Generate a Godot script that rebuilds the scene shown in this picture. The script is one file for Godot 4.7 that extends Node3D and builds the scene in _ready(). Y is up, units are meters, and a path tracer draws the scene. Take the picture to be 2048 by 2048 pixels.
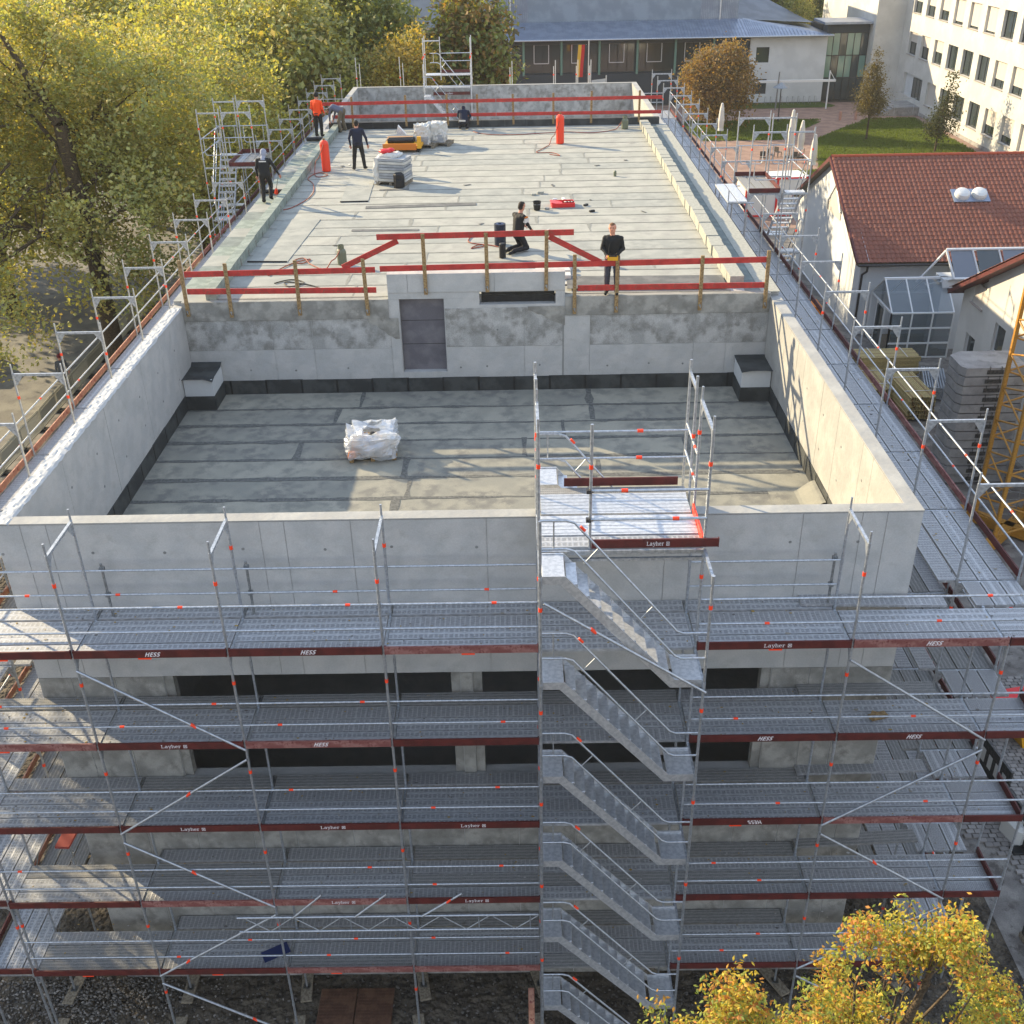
extends Node3D
# A concrete building under construction inside a scaffold, seen from a raised position.
# World axes: x across the front scaffold, y up (0 = top working deck), -z away from the camera. Metres.

const GY := -10.0          # street level
const BAY := 2.57          # scaffold bay length
const FW := 1.09           # scaffold frame width
const UY := 1.85           # upper roof surface
const LY := -0.73          # lower roof surface
const XL := -1.52          # building outer faces
const XR := 14.22
const ZF := -1.43
const ZC := -12.5          # cross wall face
const ZU := -36.1          # far end of the upper roof
const ZB := -49.2          # far end of the building

var M := {}
var MESH := {}
var used := {}
var rng := RandomNumberGenerator.new()

# ---------------------------------------------------------------- mesh builder
class MB:
	var v := PackedVector3Array()
	var n := PackedVector3Array()
	var t := PackedVector2Array()
	var c := PackedColorArray()
	var ix := PackedInt32Array()
	var col := Color(1, 1, 1)
	func vert(p, nn, uv = Vector2.ZERO):
		v.append(p); n.append(nn); t.append(uv); c.append(col)
	func face(pts, nn, uvs = []):
		var b = v.size()
		for i in pts.size():
			vert(pts[i], nn, uvs[i] if uvs.size() > i else Vector2(pts[i].x + pts[i].z * .37, pts[i].y + pts[i].z * .61))
		var flip = (pts[1] - pts[0]).cross(pts[2] - pts[0]).dot(nn) > 0.0
		for i in range(1, pts.size() - 1):
			if flip:
				ix.append(b); ix.append(b + i + 1); ix.append(b + i)
			else:
				ix.append(b); ix.append(b + i); ix.append(b + i + 1)
	func flat(pts, uvs = []):
		face(pts, (pts[2] - pts[0]).cross(pts[1] - pts[0]).normalized(), uvs)
	func box(ctr, s, b = Basis()):
		var h = s * 0.5
		var X = b.x * h.x
		var Y = b.y * h.y
		var Z = b.z * h.z
		for q in [[X, Y, Z, s.y, s.z], [-X, Y, Z, s.y, s.z], [Y, X, Z, s.x, s.z], [-Y, X, Z, s.x, s.z], [Z, X, Y, s.x, s.y], [-Z, X, Y, s.x, s.y]]:
			var o = ctr + q[0]
			face([o - q[1] - q[2], o + q[1] - q[2], o + q[1] + q[2], o - q[1] + q[2]], q[0].normalized(), [Vector2(0, 0), Vector2(q[3], 0), Vector2(q[3], q[4]), Vector2(0, q[4])])
	func bx(x0, x1, y0, y1, z0, z1):
		box(Vector3(x0 + x1, y0 + y1, z0 + z1) * .5, Vector3(abs(x1 - x0), abs(y1 - y0), abs(z1 - z0)))
	# box with bevelled vertical and top edges
	func cbox(ctr, s, r, b = Basis()):
		var h = s * .5
		var prof = [[h.x, h.z, -h.y], [h.x, h.z, h.y - r], [h.x - r, h.z - r, h.y]]
		var rings = []
		for p in prof:
			var a = p[0]
			var d = p[1]
			var k = r if p[1] == h.z else r * .5
			rings.append([Vector3(a - k, p[2], d), Vector3(a, p[2], d - k), Vector3(a, p[2], -d + k), Vector3(a - k, p[2], -d), Vector3(-a + k, p[2], -d), Vector3(-a, p[2], -d + k), Vector3(-a, p[2], d - k), Vector3(-a + k, p[2], d)])
		for j in 2:
			for i in 8:
				var q = [rings[j][i], rings[j][(i + 1) % 8], rings[j + 1][(i + 1) % 8], rings[j + 1][i]]
				var w = []
				for e in q: w.append(ctr + b * e)
				var nn = (w[1] - w[0]).cross(w[3] - w[0]).normalized()
				if nn.dot((w[0] + w[2]) * .5 - ctr) < 0: nn = -nn
				face(w, nn)
		var top = []
		var bot = []
		for i in 8:
			top.append(ctr + b * rings[2][i]); bot.append(ctr + b * rings[0][i])
		face(top, b.y.normalized()); face(bot, -b.y.normalized())
	func tube(a, e, r0, r1 = -1.0, k = 6, caps = true):
		if r1 < 0: r1 = r0
		var d = (e - a).normalized()
		var u = d.cross(Vector3.UP if abs(d.y) < .9 else Vector3.RIGHT).normalized()
		var w = d.cross(u)
		var s = v.size()
		for i in k + 1:
			var an = TAU * i / k
			var nn = u * cos(an) + w * sin(an)
			vert(a + nn * r0, nn, Vector2(float(i) / k, 0)); vert(e + nn * r1, nn, Vector2(float(i) / k, (e - a).length()))
		for i in k:
			var p = s + i * 2
			ix.append_array([p, p + 1, p + 2, p + 1, p + 3, p + 2])
		if caps:
			var A = []
			var B = []
			for i in k:
				var an = TAU * i / k
				var nn = u * cos(an) + w * sin(an)
				A.append(a + nn * r0); B.append(e + nn * r1)
			face(A, -d); face(B, d)
	func path(pts, r, k = 6):
		# a swept tube, frame carried along the path
		var s = v.size()
		var u = Vector3.ZERO
		for i in pts.size():
			var d = Vector3.ZERO
			if i > 0: d += (pts[i] - pts[i - 1]).normalized()
			if i < pts.size() - 1: d += (pts[i + 1] - pts[i]).normalized()
			d = d.normalized()
			if u == Vector3.ZERO: u = d.cross(Vector3.UP if abs(d.y) < .9 else Vector3.RIGHT).normalized()
			u = (u - d * u.dot(d)).normalized()
			var w = d.cross(u)
			for j in k + 1:
				var an = TAU * j / k
				var nn = u * cos(an) + w * sin(an)
				vert(pts[i] + nn * (r[i] if r is Array else r), nn, Vector2(float(j) / k, i))
		for i in pts.size() - 1:
			for j in k:
				var p = s + i * (k + 1) + j
				ix.append_array([p, p + k + 1, p + 1, p + 1, p + k + 1, p + k + 2])
	func lathe(prof, k = 12, at = Vector3.ZERO, b = Basis()):
		for i in prof.size() - 1:
			var p = prof[i]
			var q = prof[i + 1]
			var d = Vector2(q.x - p.x, q.y - p.y)
			if d.length() < 1e-6: continue
			var m = Vector2(d.y, -d.x).normalized()
			var s = v.size()
			for j in k + 1:
				var an = TAU * j / k
				var e = Vector3(cos(an), 0, sin(an))
				var nn = b * Vector3(e.x * m.x, m.y, e.z * m.x)
				vert(at + b * Vector3(e.x * p.x, p.y, e.z * p.x), nn, Vector2(float(j) / k, p.y))
				vert(at + b * Vector3(e.x * q.x, q.y, e.z * q.x), nn, Vector2(float(j) / k, q.y))
			for j in k:
				var o = s + j * 2
				ix.append_array([o, o + 2, o + 1, o + 1, o + 2, o + 3])
	func ball(ctr, r, k = 8, m = 6):
		var s = v.size()
		for i in m + 1:
			var la = PI * i / m
			for j in k + 1:
				var an = TAU * j / k
				var e = Vector3(sin(la) * cos(an), cos(la), sin(la) * sin(an))
				var nn = Vector3(e.x / r.x, e.y / r.y, e.z / r.z).normalized()
				vert(ctr + e * r, nn, Vector2(float(j) / k, float(i) / m))
		for i in m:
			for j in k:
				var p = s + i * (k + 1) + j
				ix.append_array([p, p + k + 1, p + 1, p + 1, p + k + 1, p + k + 2])
	# polygon in the plane a,b extruded along e
	func prism(poly, org, a, b, e):
		var P = []
		var Q = []
		for p in poly:
			var w = org + a * p.x + b * p.y
			P.append(w); Q.append(w + e)
		var ar = 0.0
		for i in poly.size():
			var j = (i + 1) % poly.size()
			ar += poly[i].x * poly[j].y - poly[j].x * poly[i].y
		var en = e.normalized()
		var tri = Geometry2D.triangulate_polygon(PackedVector2Array(poly))
		for i in range(0, tri.size(), 3):
			face([P[tri[i]], P[tri[i + 1]], P[tri[i + 2]]], -en, [poly[tri[i]], poly[tri[i + 1]], poly[tri[i + 2]]])
			face([Q[tri[i]], Q[tri[i + 1]], Q[tri[i + 2]]], en, [poly[tri[i]], poly[tri[i + 1]], poly[tri[i + 2]]])
		for i in poly.size():
			var j = (i + 1) % poly.size()
			var d = poly[j] - poly[i]
			var nn = (a * d.y - b * d.x).normalized() * (1.0 if ar > 0 else -1.0)
			face([P[i], P[j], Q[j], Q[i]], nn)
	func mesh(mat = null):
		var m = ArrayMesh.new()
		var a = []
		a.resize(Mesh.ARRAY_MAX)
		a[Mesh.ARRAY_VERTEX] = v; a[Mesh.ARRAY_NORMAL] = n; a[Mesh.ARRAY_TEX_UV] = t; a[Mesh.ARRAY_COLOR] = c; a[Mesh.ARRAY_INDEX] = ix
		m.add_surface_from_arrays(Mesh.PRIMITIVE_TRIANGLES, a)
		if mat: m.surface_set_material(0, mat)
		return m

func numbered(s):
	if not used.has(s):
		used[s] = 0
		return s
	used[s] += 1
	return "%s_%03d" % [s, used[s]]

func tag(o, label, category, group = "", kind = ""):
	if label: o.set_meta("label", label)
	if category: o.set_meta("category", category)
	if group: o.set_meta("group", group)
	if kind: o.set_meta("kind", kind)
	return o

func thing(called, label, category, at = Vector3.ZERO, turn = 0.0, group = ""):
	var o = Node3D.new()
	o.name = numbered(called)
	add_child(o)
	o.position = at
	o.rotation.y = turn
	return tag(o, label, category, group)

# one named mesh under a parent; meshes may be shared
func part(parent, called, mesh, mat, xf = Transform3D()):
	var o = MeshInstance3D.new()
	o.name = called if parent != self else numbered(called)
	o.mesh = mesh.mesh() if mesh is MB else mesh
	o.material_override = M[mat] if mat is String else mat
	o.transform = xf
	parent.add_child(o, true)
	return o

func struct_part(called, mesh, mat):
	var o = part(self, called, mesh, mat)
	o.set_meta("kind", "structure")
	return o

func single(called, mesh, mat, label, category, at = Vector3.ZERO, turn = 0.0, group = ""):
	var o = part(self, called, mesh, mat, Transform3D(Basis(Vector3.UP, turn), at))
	return tag(o, label, category, group)

func multi(parent, called, mesh, mat, xfs, cols = null):
	var mm = MultiMesh.new()
	mm.transform_format = MultiMesh.TRANSFORM_3D
	mm.use_colors = cols != null
	mm.mesh = mesh.mesh() if mesh is MB else mesh
	mm.instance_count = xfs.size()
	for i in xfs.size():
		mm.set_instance_transform(i, xfs[i])
		if cols != null: mm.set_instance_color(i, cols[i])
	var o = MultiMeshInstance3D.new()
	o.name = called if parent != self else numbered(called)
	o.multimesh = mm
	o.material_override = M[mat] if mat is String else mat
	parent.add_child(o, true)
	return o

func T(p, b = Basis()): return Transform3D(b, p)
func ry(a): return Basis(Vector3.UP, a)
func rnd(a, b): return rng.randf_range(a, b)

# ---------------------------------------------------------------- materials
func noise(sd, freq, oct = 4, type = FastNoiseLite.TYPE_SIMPLEX_SMOOTH):
	var f = FastNoiseLite.new()
	f.seed = sd; f.frequency = freq; f.fractal_octaves = oct; f.noise_type = type
	return f

var POOL := {}
# seamless noise bytes, made once for each frequency class and size
func gray(freq, size, oct = 4):
	var key = "%d_%.3f" % [size, freq]
	if not POOL.has(key):
		var im = noise(int(freq * 1000) + size, freq, oct).get_seamless_image(size, size)
		im.convert(Image.FORMAT_L8)
		POOL[key] = im.get_data()
	return POOL[key]

# colours mixed over two or three noises; c0..c2 sRGB
func blotch(size, sd, c0, c1, f1 = .006, grain = .06, c2 = null, f2 = .02, th = .62, soft = .12):
	var a = gray(.012 if f1 < .015 else .04, size)
	var b = gray(.25, size, 3)
	var d = gray(.03 if f2 < .025 else .06, size, 5)
	var NN = size * size
	var oa = (sd * 7919) % NN
	var ob = (sd * 104729) % NN
	var od = (sd * 15485) % NN
	var by = PackedByteArray()
	by.resize(size * size * 3)
	for i in size * size:
		var k = smoothstep(.25, .75, a[(i + oa) % NN] / 255.0)
		var r = lerpf(c0.r, c1.r, k)
		var g = lerpf(c0.g, c1.g, k)
		var bb = lerpf(c0.b, c1.b, k)
		if c2 != null:
			var m = smoothstep(th - soft, th + soft, d[(i + od) % NN] / 255.0 * .72 + b[(i + oa) % NN] / 255.0 * .28) * smoothstep(.3, .7, a[(i + ob) % NN] / 255.0)
			r = lerpf(r, c2.r, m); g = lerpf(g, c2.g, m); bb = lerpf(bb, c2.b, m)
		var e = 1.0 + (b[(i + ob) % NN] / 255.0 - .5) * 2.0 * grain
		by[i * 3] = int(clampf(r * e, 0, 1) * 255); by[i * 3 + 1] = int(clampf(g * e, 0, 1) * 255); by[i * 3 + 2] = int(clampf(bb * e, 0, 1) * 255)
	var im = Image.create_from_data(size, size, false, Image.FORMAT_RGB8, by)
	im.generate_mipmaps()
	return ImageTexture.create_from_image(im)

func nrm(sd, freq, size, strength, oct = 4, type = FastNoiseLite.TYPE_SIMPLEX_SMOOTH):
	var im = noise(sd, freq, oct, type).get_seamless_image(size, size)
	im.bump_map_to_normal_map(strength)
	im.generate_mipmaps()
	return ImageTexture.create_from_image(im)

func mat(key, col, rough = .8, metal = 0.0):
	var m = StandardMaterial3D.new()
	m.albedo_color = col
	m.roughness = rough
	m.metallic = metal
	M[key] = m
	return m

func tri(key, tex, metres, rough = .9, nt = null, ns = 1.0):
	var m = mat(key, Color(1, 1, 1), rough)
	m.albedo_texture = tex
	m.uv1_triplanar = true
	m.uv1_world_triplanar = true
	m.uv1_scale = Vector3.ONE / metres
	if nt:
		m.normal_enabled = true
		m.normal_texture = nt
		m.normal_scale = ns
	return m

func materials():
	var bump = nrm(3, .05, 256, 6.0)
	var fine = nrm(5, .2, 256, 5.0, 3)
	# concrete: cast walls, weathered cross wall, kerb
	tri("concrete", blotch(512, 11, Color(.675, .675, .665), Color(.71, .705, .69), .004, .04, Color(.65, .65, .635), .012, .66, .28), 5.0, .85, bump, .12)
	tri("concrete_light", blotch(256, 21, Color(.60, .595, .575), Color(.65, .645, .62), .004, .03, Color(.575, .57, .55), .012, .66, .28), 4.0, .85, bump, .1)
	tri("concrete_stained", blotch(512, 31, Color(.60, .60, .585), Color(.69, .685, .67), .005, .13, Color(.50, .495, .475), .016, .50, .3), 4.2, .9, bump, .12)
	tri("concrete_dark", blotch(256, 41, Color(.46, .465, .455), Color(.55, .55, .535), .006, .05), 4.0, .9, bump, .12)
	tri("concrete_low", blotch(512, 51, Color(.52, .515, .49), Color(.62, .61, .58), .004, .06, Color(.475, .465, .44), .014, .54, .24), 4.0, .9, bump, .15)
	# bitumen sheets with a sanded face
	tri("sheet_a", blotch(512, 61, Color(.61, .61, .57), Color(.645, .64, .60), .006, .04, Color(.575, .57, .54), .02, .52, .3), 6.0, .95)
	tri("sheet_b", blotch(512, 65, Color(.575, .58, .55), Color(.62, .62, .585), .006, .04, Color(.54, .545, .52), .02, .52, .3), 6.0, .95)
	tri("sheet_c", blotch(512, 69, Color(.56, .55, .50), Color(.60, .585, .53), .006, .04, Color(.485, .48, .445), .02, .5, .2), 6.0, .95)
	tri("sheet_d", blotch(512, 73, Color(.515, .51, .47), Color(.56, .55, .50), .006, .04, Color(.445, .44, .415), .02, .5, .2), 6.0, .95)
	tri("bitumen", blotch(256, 81, Color(.19, .20, .20), Color(.26, .27, .265), .01, .08), 2.0, .75, fine, .1)
	tri("bitumen_black", blotch(256, 85, Color(.09, .09, .09), Color(.14, .14, .14), .01, .1), 1.0, .6)
	tri("mastic", blotch(256, 89, Color(.47, .47, .44), Color(.54, .535, .50), .02, .1), 1.0, .85)
	tri("mastic_dark", blotch(256, 90, Color(.33, .33, .315), Color(.41, .41, .39), .02, .1), 1.0, .85)
	tri("kerb_green", blotch(256, 93, Color(.47, .51, .475), Color(.55, .585, .545), .01, .08, Color(.40, .43, .41), .03, .66, .1), 1.5, .95, fine, .1)
	tri("block_cream", blotch(256, 97, Color(.585, .585, .545), Color(.64, .635, .59), .02, .06), 1.2, .95, fine, .1)
	tri("ledge_green", blotch(256, 101, Color(.42, .45, .435), Color(.48, .51, .49), .008, .07), 2.0, .95, fine, .1)
	# metal
	var zb = blotch(256, 111, Color(.66, .68, .70), Color(.76, .775, .79), .02, .05, Color(.56, .58, .60), .03, .66, .1)
	var z = tri("zinc", zb, 1.0, .42); z.metallic = .75
	z = tri("zinc_light", blotch(256, 115, Color(.76, .77, .78), Color(.84, .845, .85), .02, .04), 1.0, .45); z.metallic = .6
	z = tri("zinc_old", blotch(256, 117, Color(.50, .51, .51), Color(.62, .625, .62), .02, .08), 1.0, .5); z.metallic = .7
	z = tri("alu", blotch(256, 119, Color(.74, .75, .76), Color(.82, .825, .83), .02, .04), 1.0, .4); z.metallic = .6
	z = tri("steel_dark", blotch(256, 121, Color(.22, .22, .22), Color(.33, .32, .31), .02, .1), 1.0, .55); z.metallic = .5
	for k in 3: deck_material("deck_%d" % k, k)
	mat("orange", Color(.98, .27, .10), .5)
	tri("toe", blotch(256, 131, Color(.29, .095, .085), Color(.355, .125, .11), .01, .08, Color(.36, .19, .175), .03, .72, .08), 1.2, .6)
	tri("toe_worn", blotch(256, 133, Color(.47, .27, .25), Color(.57, .40, .37), .01, .08, Color(.38, .16, .15), .03, .6, .08), 1.0, .75)
	tri("toe_wood", blotch(256, 135, Color(.62, .42, .34), Color(.74, .56, .46), .01, .08, Color(.50, .24, .20), .02, .64, .1), 1.0, .8)
	mat("print_white", Color(.86, .84, .84), .6)
	tri("board_red", blotch(256, 137, Color(.66, .17, .15), Color(.74, .22, .19), .01, .08, Color(.56, .26, .21), .04, .56, .12), 1.0, .6)
	tri("timber", blotch(256, 139, Color(.50, .40, .26), Color(.62, .52, .36), .02, .1, Color(.38, .27, .17), .03, .66, .1), .8, .85)
	tri("timber_pale", blotch(256, 141, Color(.62, .55, .36), Color(.72, .65, .45), .02, .1, Color(.48, .40, .24), .03, .66, .1), .8, .85)
	tri("timber_grey", blotch(256, 143, Color(.42, .38, .32), Color(.54, .50, .43), .02, .1), .8, .9)
	# ground
	tri("dirt", blotch(512, 151, Color(.27, .24, .20), Color(.36, .325, .275), .006, .16, Color(.20, .18, .155), .02, .6, .12), 5.0, 1.0, nrm(7, .08, 256, 10.0), 1.0)
	tri("asphalt", blotch(256, 155, Color(.245, .245, .25), Color(.30, .30, .30), .006, .12), 4.0, .95, fine, .12)
	tri("paving", blotch(256, 157, Color(.52, .42, .37), Color(.59, .48, .42), .01, .1), 4.0, .95, fine, .12)
	tri("paving_grey", blotch(256, 159, Color(.42, .40, .38), Color(.52, .50, .47), .01, .1, Color(.33, .31, .29), .02, .62, .1), 3.0, .95, fine, .12)
	tri("lawn", blotch(256, 161, Color(.29, .36, .09), Color(.36, .42, .11), .01, .2, Color(.24, .31, .09), .03, .6, .12), 6.0, 1.0, nrm(9, .3, 256, 12.0, 2), 1.0)
	m_veg("grass_blade")
	tri("render_white", blotch(256, 165, Color(.74, .73, .70), Color(.78, .77, .74), .004, .015, Color(.72, .71, .68), .01, .72, .1), 8.0, .9)
	tri("render_cool", blotch(256, 167, Color(.76, .77, .77), Color(.80, .81, .81), .004, .015), 8.0, .9)
	tri("tile_red", blotch(256, 171, Color(.80, .80, .80), Color(1, 1, 1), .02, .1), .8, .75).vertex_color_use_as_albedo = true
	mat("vcol", Color(1, 1, 1), .8).vertex_color_use_as_albedo = true
	mat("vcol_gloss", Color(1, 1, 1), .45).vertex_color_use_as_albedo = true
	mat("frame_white", Color(.85, .85, .84), .5)
	mat("frame_dark", Color(.16, .17, .18), .5)
	mat("frame_green", Color(.40, .53, .47), .5)
	mat("interior", Color(.15, .155, .16), .9)
	mat("blind", Color(.74, .71, .67), .8)
	var g = mat("glass", Color(.20, .235, .24, 1), .06); g.metallic_specular = .8
	g = mat("glass_clear", Color(.32, .39, .43, .42), .03); g.transparency = BaseMaterial3D.TRANSPARENCY_ALPHA; g.metallic_specular = .8
	g = mat("film", Color(.88, .90, .92, .40), .14); g.transparency = BaseMaterial3D.TRANSPARENCY_ALPHA; g.metallic_specular = .7
	z = tri("roof_metal", blotch(256, 175, Color(.52, .56, .63), Color(.60, .64, .70), .004, .03), 5.0, .4); z.metallic = .5
	tri("roof_grey", blotch(256, 177, Color(.40, .43, .47), Color(.46, .49, .53), .004, .03), 8.0, .7)
	tri("cladding", blotch(256, 179, Color(.47, .52, .57), Color(.53, .58, .63), .004, .03), 8.0, .6)
	mat("facade_dark", Color(.21, .235, .26), .7)
	tri("crane_yellow", blotch(256, 181, Color(.62, .43, .13), Color(.70, .50, .17), .02, .06, Color(.52, .36, .15), .04, .7, .08), 1.0, .5)
	tri("ballast", blotch(256, 183, Color(.54, .53, .52), Color(.60, .59, .575), .01, .05, Color(.48, .47, .46), .02, .6, .2), 3.0, .9, bump, .12)
	m_veg("leaf")
	tri("bark", blotch(256, 191, Color(.25, .205, .15), Color(.37, .31, .235), .03, .15, Color(.45, .41, .33), .03, .66, .1), 1.0, .95, nrm(15, .1, 256, 10.0), 1.0)
	mat("paint_orange", Color(.90, .24, .12), .45)
	mat("paint_olive", Color(.40, .42, .34), .5)
	mat("rubber", Color(.07, .07, .075), .6)
	mat("plastic_red", Color(.82, .12, .14), .4)
	mat("plastic_white", Color(.82, .82, .80), .5)
	mat("hose", Color(.55, .25, .17), .6)
	mat("yellow", Color(.85, .62, .12), .5)
	mat("blue", Color(.10, .20, .36), .5)
	mat("fabric_white", Color(.78, .77, .74), .9)
	mat("carton", Color(.60, .46, .32), .9)

func m_veg(key):
	var m = mat(key, Color(1, 1, 1), .62)
	m.vertex_color_use_as_albedo = true
	m.backlight_enabled = true
	m.backlight = Color(1.0, .95, .55)
	m.cull_mode = BaseMaterial3D.CULL_DISABLED

# punched steel planks: groups of slots pressed along the plank (u along, v across)
func deck_material(key, kind):
	var W = 512
	var H = 64
	var a = gray(.03, 256)
	var im = Image.create(W, H, false, Image.FORMAT_RGB8)
	var hm = Image.create(W, H, false, Image.FORMAT_L8)
	var tone = [Color(.66, .665, .67), Color(.62, .62, .62), Color(.54, .535, .52)][kind]
	for y in H:
		for x in W:
			var e = .86 + .28 * a[(y * 5 % 256) * 256 + (x + kind * 40) % 256] / 255.0
			im.set_pixel(x, y, Color(tone.r * e, tone.g * e, tone.b * e)); hm.set_pixel(x, y, Color(.7, .7, .7))
	for y in H:
		for x in W:
			var dark = false
			var raised = false
			var fx = x % 22
			if kind == 0:       # two rows of slotted fields
				var inb = (y > 5 and y < 26) or (y > 37 and y < 58)
				if inb and fx < 14: dark = (x % 4 < 2) and (y % 8 < 6)
				raised = y > 28 and y < 35
			elif kind == 1:     # one wide field
				if y > 6 and y < 58 and fx < 15: dark = (x % 5 < 2) and (y % 6 < 4)
				raised = fx > 17
			else:               # ribbed deck with round holes
				raised = (y % 16) < 3
				dark = (y % 16) > 6 and (y % 16) < 11 and (x % 9) < 4
			if dark:
				im.set_pixel(x, y, Color(.40, .41, .42)); hm.set_pixel(x, y, Color(.1, .1, .1))
			elif raised:
				var p = im.get_pixel(x, y)
				im.set_pixel(x, y, p.lightened(.12)); hm.set_pixel(x, y, Color(1, 1, 1))
	var nm = hm.duplicate()
	nm.bump_map_to_normal_map(3.0)
	im.generate_mipmaps(); nm.generate_mipmaps()
	var m = mat(key, Color(1, 1, 1), [.5, .5, .75][kind], [.2, .18, .05][kind])
	m.albedo_texture = ImageTexture.create_from_image(im)
	m.normal_enabled = true
	m.normal_texture = ImageTexture.create_from_image(nm)
	m.normal_scale = .6

func materials_more():
	tri("street", blotch(256, 301, Color(.44, .43, .41), Color(.51, .50, .47), .006, .08, Color(.38, .37, .36), .02, .66, .2), 6.0, .95)
	tri("rust", blotch(256, 303, Color(.33, .22, .16), Color(.42, .30, .22), .01, .15), 1.0, .9)
	mat("sill", Color(.60, .57, .55), .6)
	mat("ridge_red", Color(.64, .29, .18), .8)
	mat("blind_grey", Color(.46, .49, .53), .5)
	mat("barrier_cream", Color(.72, .70, .62), .7)
	mat("timber_orange", Color(.78, .45, .15), .8)
	mat("bollard", Color(.66, .50, .44), .9)
	mat("flag_black", Color(.20, .20, .21), .8)
	mat("flag_red", Color(.72, .14, .13), .8)
	mat("flag_gold", Color(.83, .66, .18), .8)
	mat("car_paint", Color(.20, .21, .23), .3, .3)
	for k in ["flag_black", "flag_red", "flag_gold", "fabric_white"]: M[k].cull_mode = BaseMaterial3D.CULL_DISABLED
	mat("skin", Color(.78, .56, .46), .7)
	tri("sheet_dark", blotch(256, 311, Color(.36, .365, .36), Color(.43, .43, .42), .006, .08, Color(.32, .32, .32), .02, .64, .3), 2.0, .95)
	tri("sheet_pale", blotch(256, 313, Color(.70, .69, .66), Color(.77, .76, .72), .006, .05), 2.0, .95)
	tri("board_grey", blotch(256, 315, Color(.55, .56, .57), Color(.63, .64, .65), .01, .04), 1.0, .8)
	mat("brass", Color(.55, .45, .25), .4, .8)
	mat("roll_navy", Color(.09, .13, .20), .6)
	mat("fabric_black", Color(.06, .06, .065), .9)
	mat("plastic_redboard", Color(.58, .24, .20), .8)
	mat("blue_film", Color(.12, .18, .36), .5)
	mat("glass_green_reflection", Color(.42, .55, .50), .08).metallic_specular = .8  # green reflections in the link glass, put into the pane colour
	tri("infill_grey", blotch(256, 321, Color(.385, .375, .395), Color(.44, .43, .445), .01, .06), 2.0, .9)
	mat("sheet_white", Color(.70, .70, .69), .7)

# ---------------------------------------------------------------- the concrete building
func slab(parent, called, mt, x0, x1, y0, y1, z0, z1):
	var m = MB.new()
	m.bx(x0, x1, y0, y1, z0, z1)
	return part(parent, called, m, mt)

# formwork panels set 12 mm proud of the wall core, joints open; axis "x" runs along x at depth z, axis "z" along z at depth x
func panels(parent, mt, axis, a, ys, depth, outward, mats = {}):
	for i in a.size() - 1:
		for j in ys.size() - 1:
			var m = MB.new()
			var g = .007
			var lo = min(a[i], a[i + 1]) + g
			var hi = max(a[i], a[i + 1]) - g
			var d0 = depth - outward * .012
			if axis == "x": m.bx(lo, hi, ys[j] + g * .6, ys[j + 1] - g * .6, d0, depth + rnd(-.002, .002))
			else: m.bx(d0, depth + rnd(-.002, .002), ys[j] + g * .6, ys[j + 1] - g * .6, lo, hi)
			part(parent, "wall_panel", m, mats.get(j, mt))

func tie_holes(parent, pts, nrm_):
	var m = MB.new()
	for p in pts:
		m.tube(p - nrm_ * .01, p + nrm_ * .004, .028, .028, 8)
	tag(part(parent, "tie_plugs", m, "concrete_dark"), "", "", "", "stuff")

# a wavy ribbon of mastic along x (or z)
func ribbon(parent, called, x0, x1, z, y, w, mt, along_z = false):
	var m = MB.new()
	var k = max(3, int(abs(x1 - x0) / .28))
	var pa = []
	for i in k + 1:
		var x = lerpf(x0, x1, float(i) / k)
		var c = z + rnd(-.012, .012)
		var h = w * rnd(.45, 1.2)
		pa.append([Vector3(x, y, c - h), Vector3(x, y, c + h)] if not along_z else [Vector3(c - h, y, x), Vector3(c + h, y, x)])
	for i in k:
		m.face([pa[i][0], pa[i][1], pa[i + 1][1], pa[i + 1][0]], Vector3.UP)
	return part(parent, called, m, mt)

func sheets(parent, x0, x1, z0, z1, y, mts, wid, seam_mat, seam_w):
	var n = int(round(abs(z1 - z0) / wid))
	var w = abs(z1 - z0) / n
	for i in n:
		var zc = z0 - (i + .5) * w
		var cuts = [x0]
		var x = x0 + rnd(2.2, 6.5)
		while x < x1 - 1.4:
			cuts.append(x)
			x += rnd(3.8, 7.2)
		cuts.append(x1)
		for j in cuts.size() - 1:
			var a = cuts[j]
			var b = cuts[j + 1]
			var m = MB.new()
			var tilt = Basis(Vector3.RIGHT, -.007) * Basis(Vector3.BACK, .0004 * (j % 2))
			m.box(Vector3((a + b) * .5, y + .003 + .0015 * (j % 2), zc), Vector3(b - a + (.06 if j < cuts.size() - 2 else 0.0), .006, w + .09), tilt)
			var s = part(parent, "roof_sheet", m, mts[rng.randi() % mts.size()])
			ribbon(s, "seam", a, b, zc + w * .5 + .045, y + .0112, seam_w * rnd(.6, 1.3), seam_mat)
			if j > 0: ribbon(s, "seam", zc - w * .5, zc + w * .5, a, y + .0125, seam_w * rnd(.8, 1.6), seam_mat, true)

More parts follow.
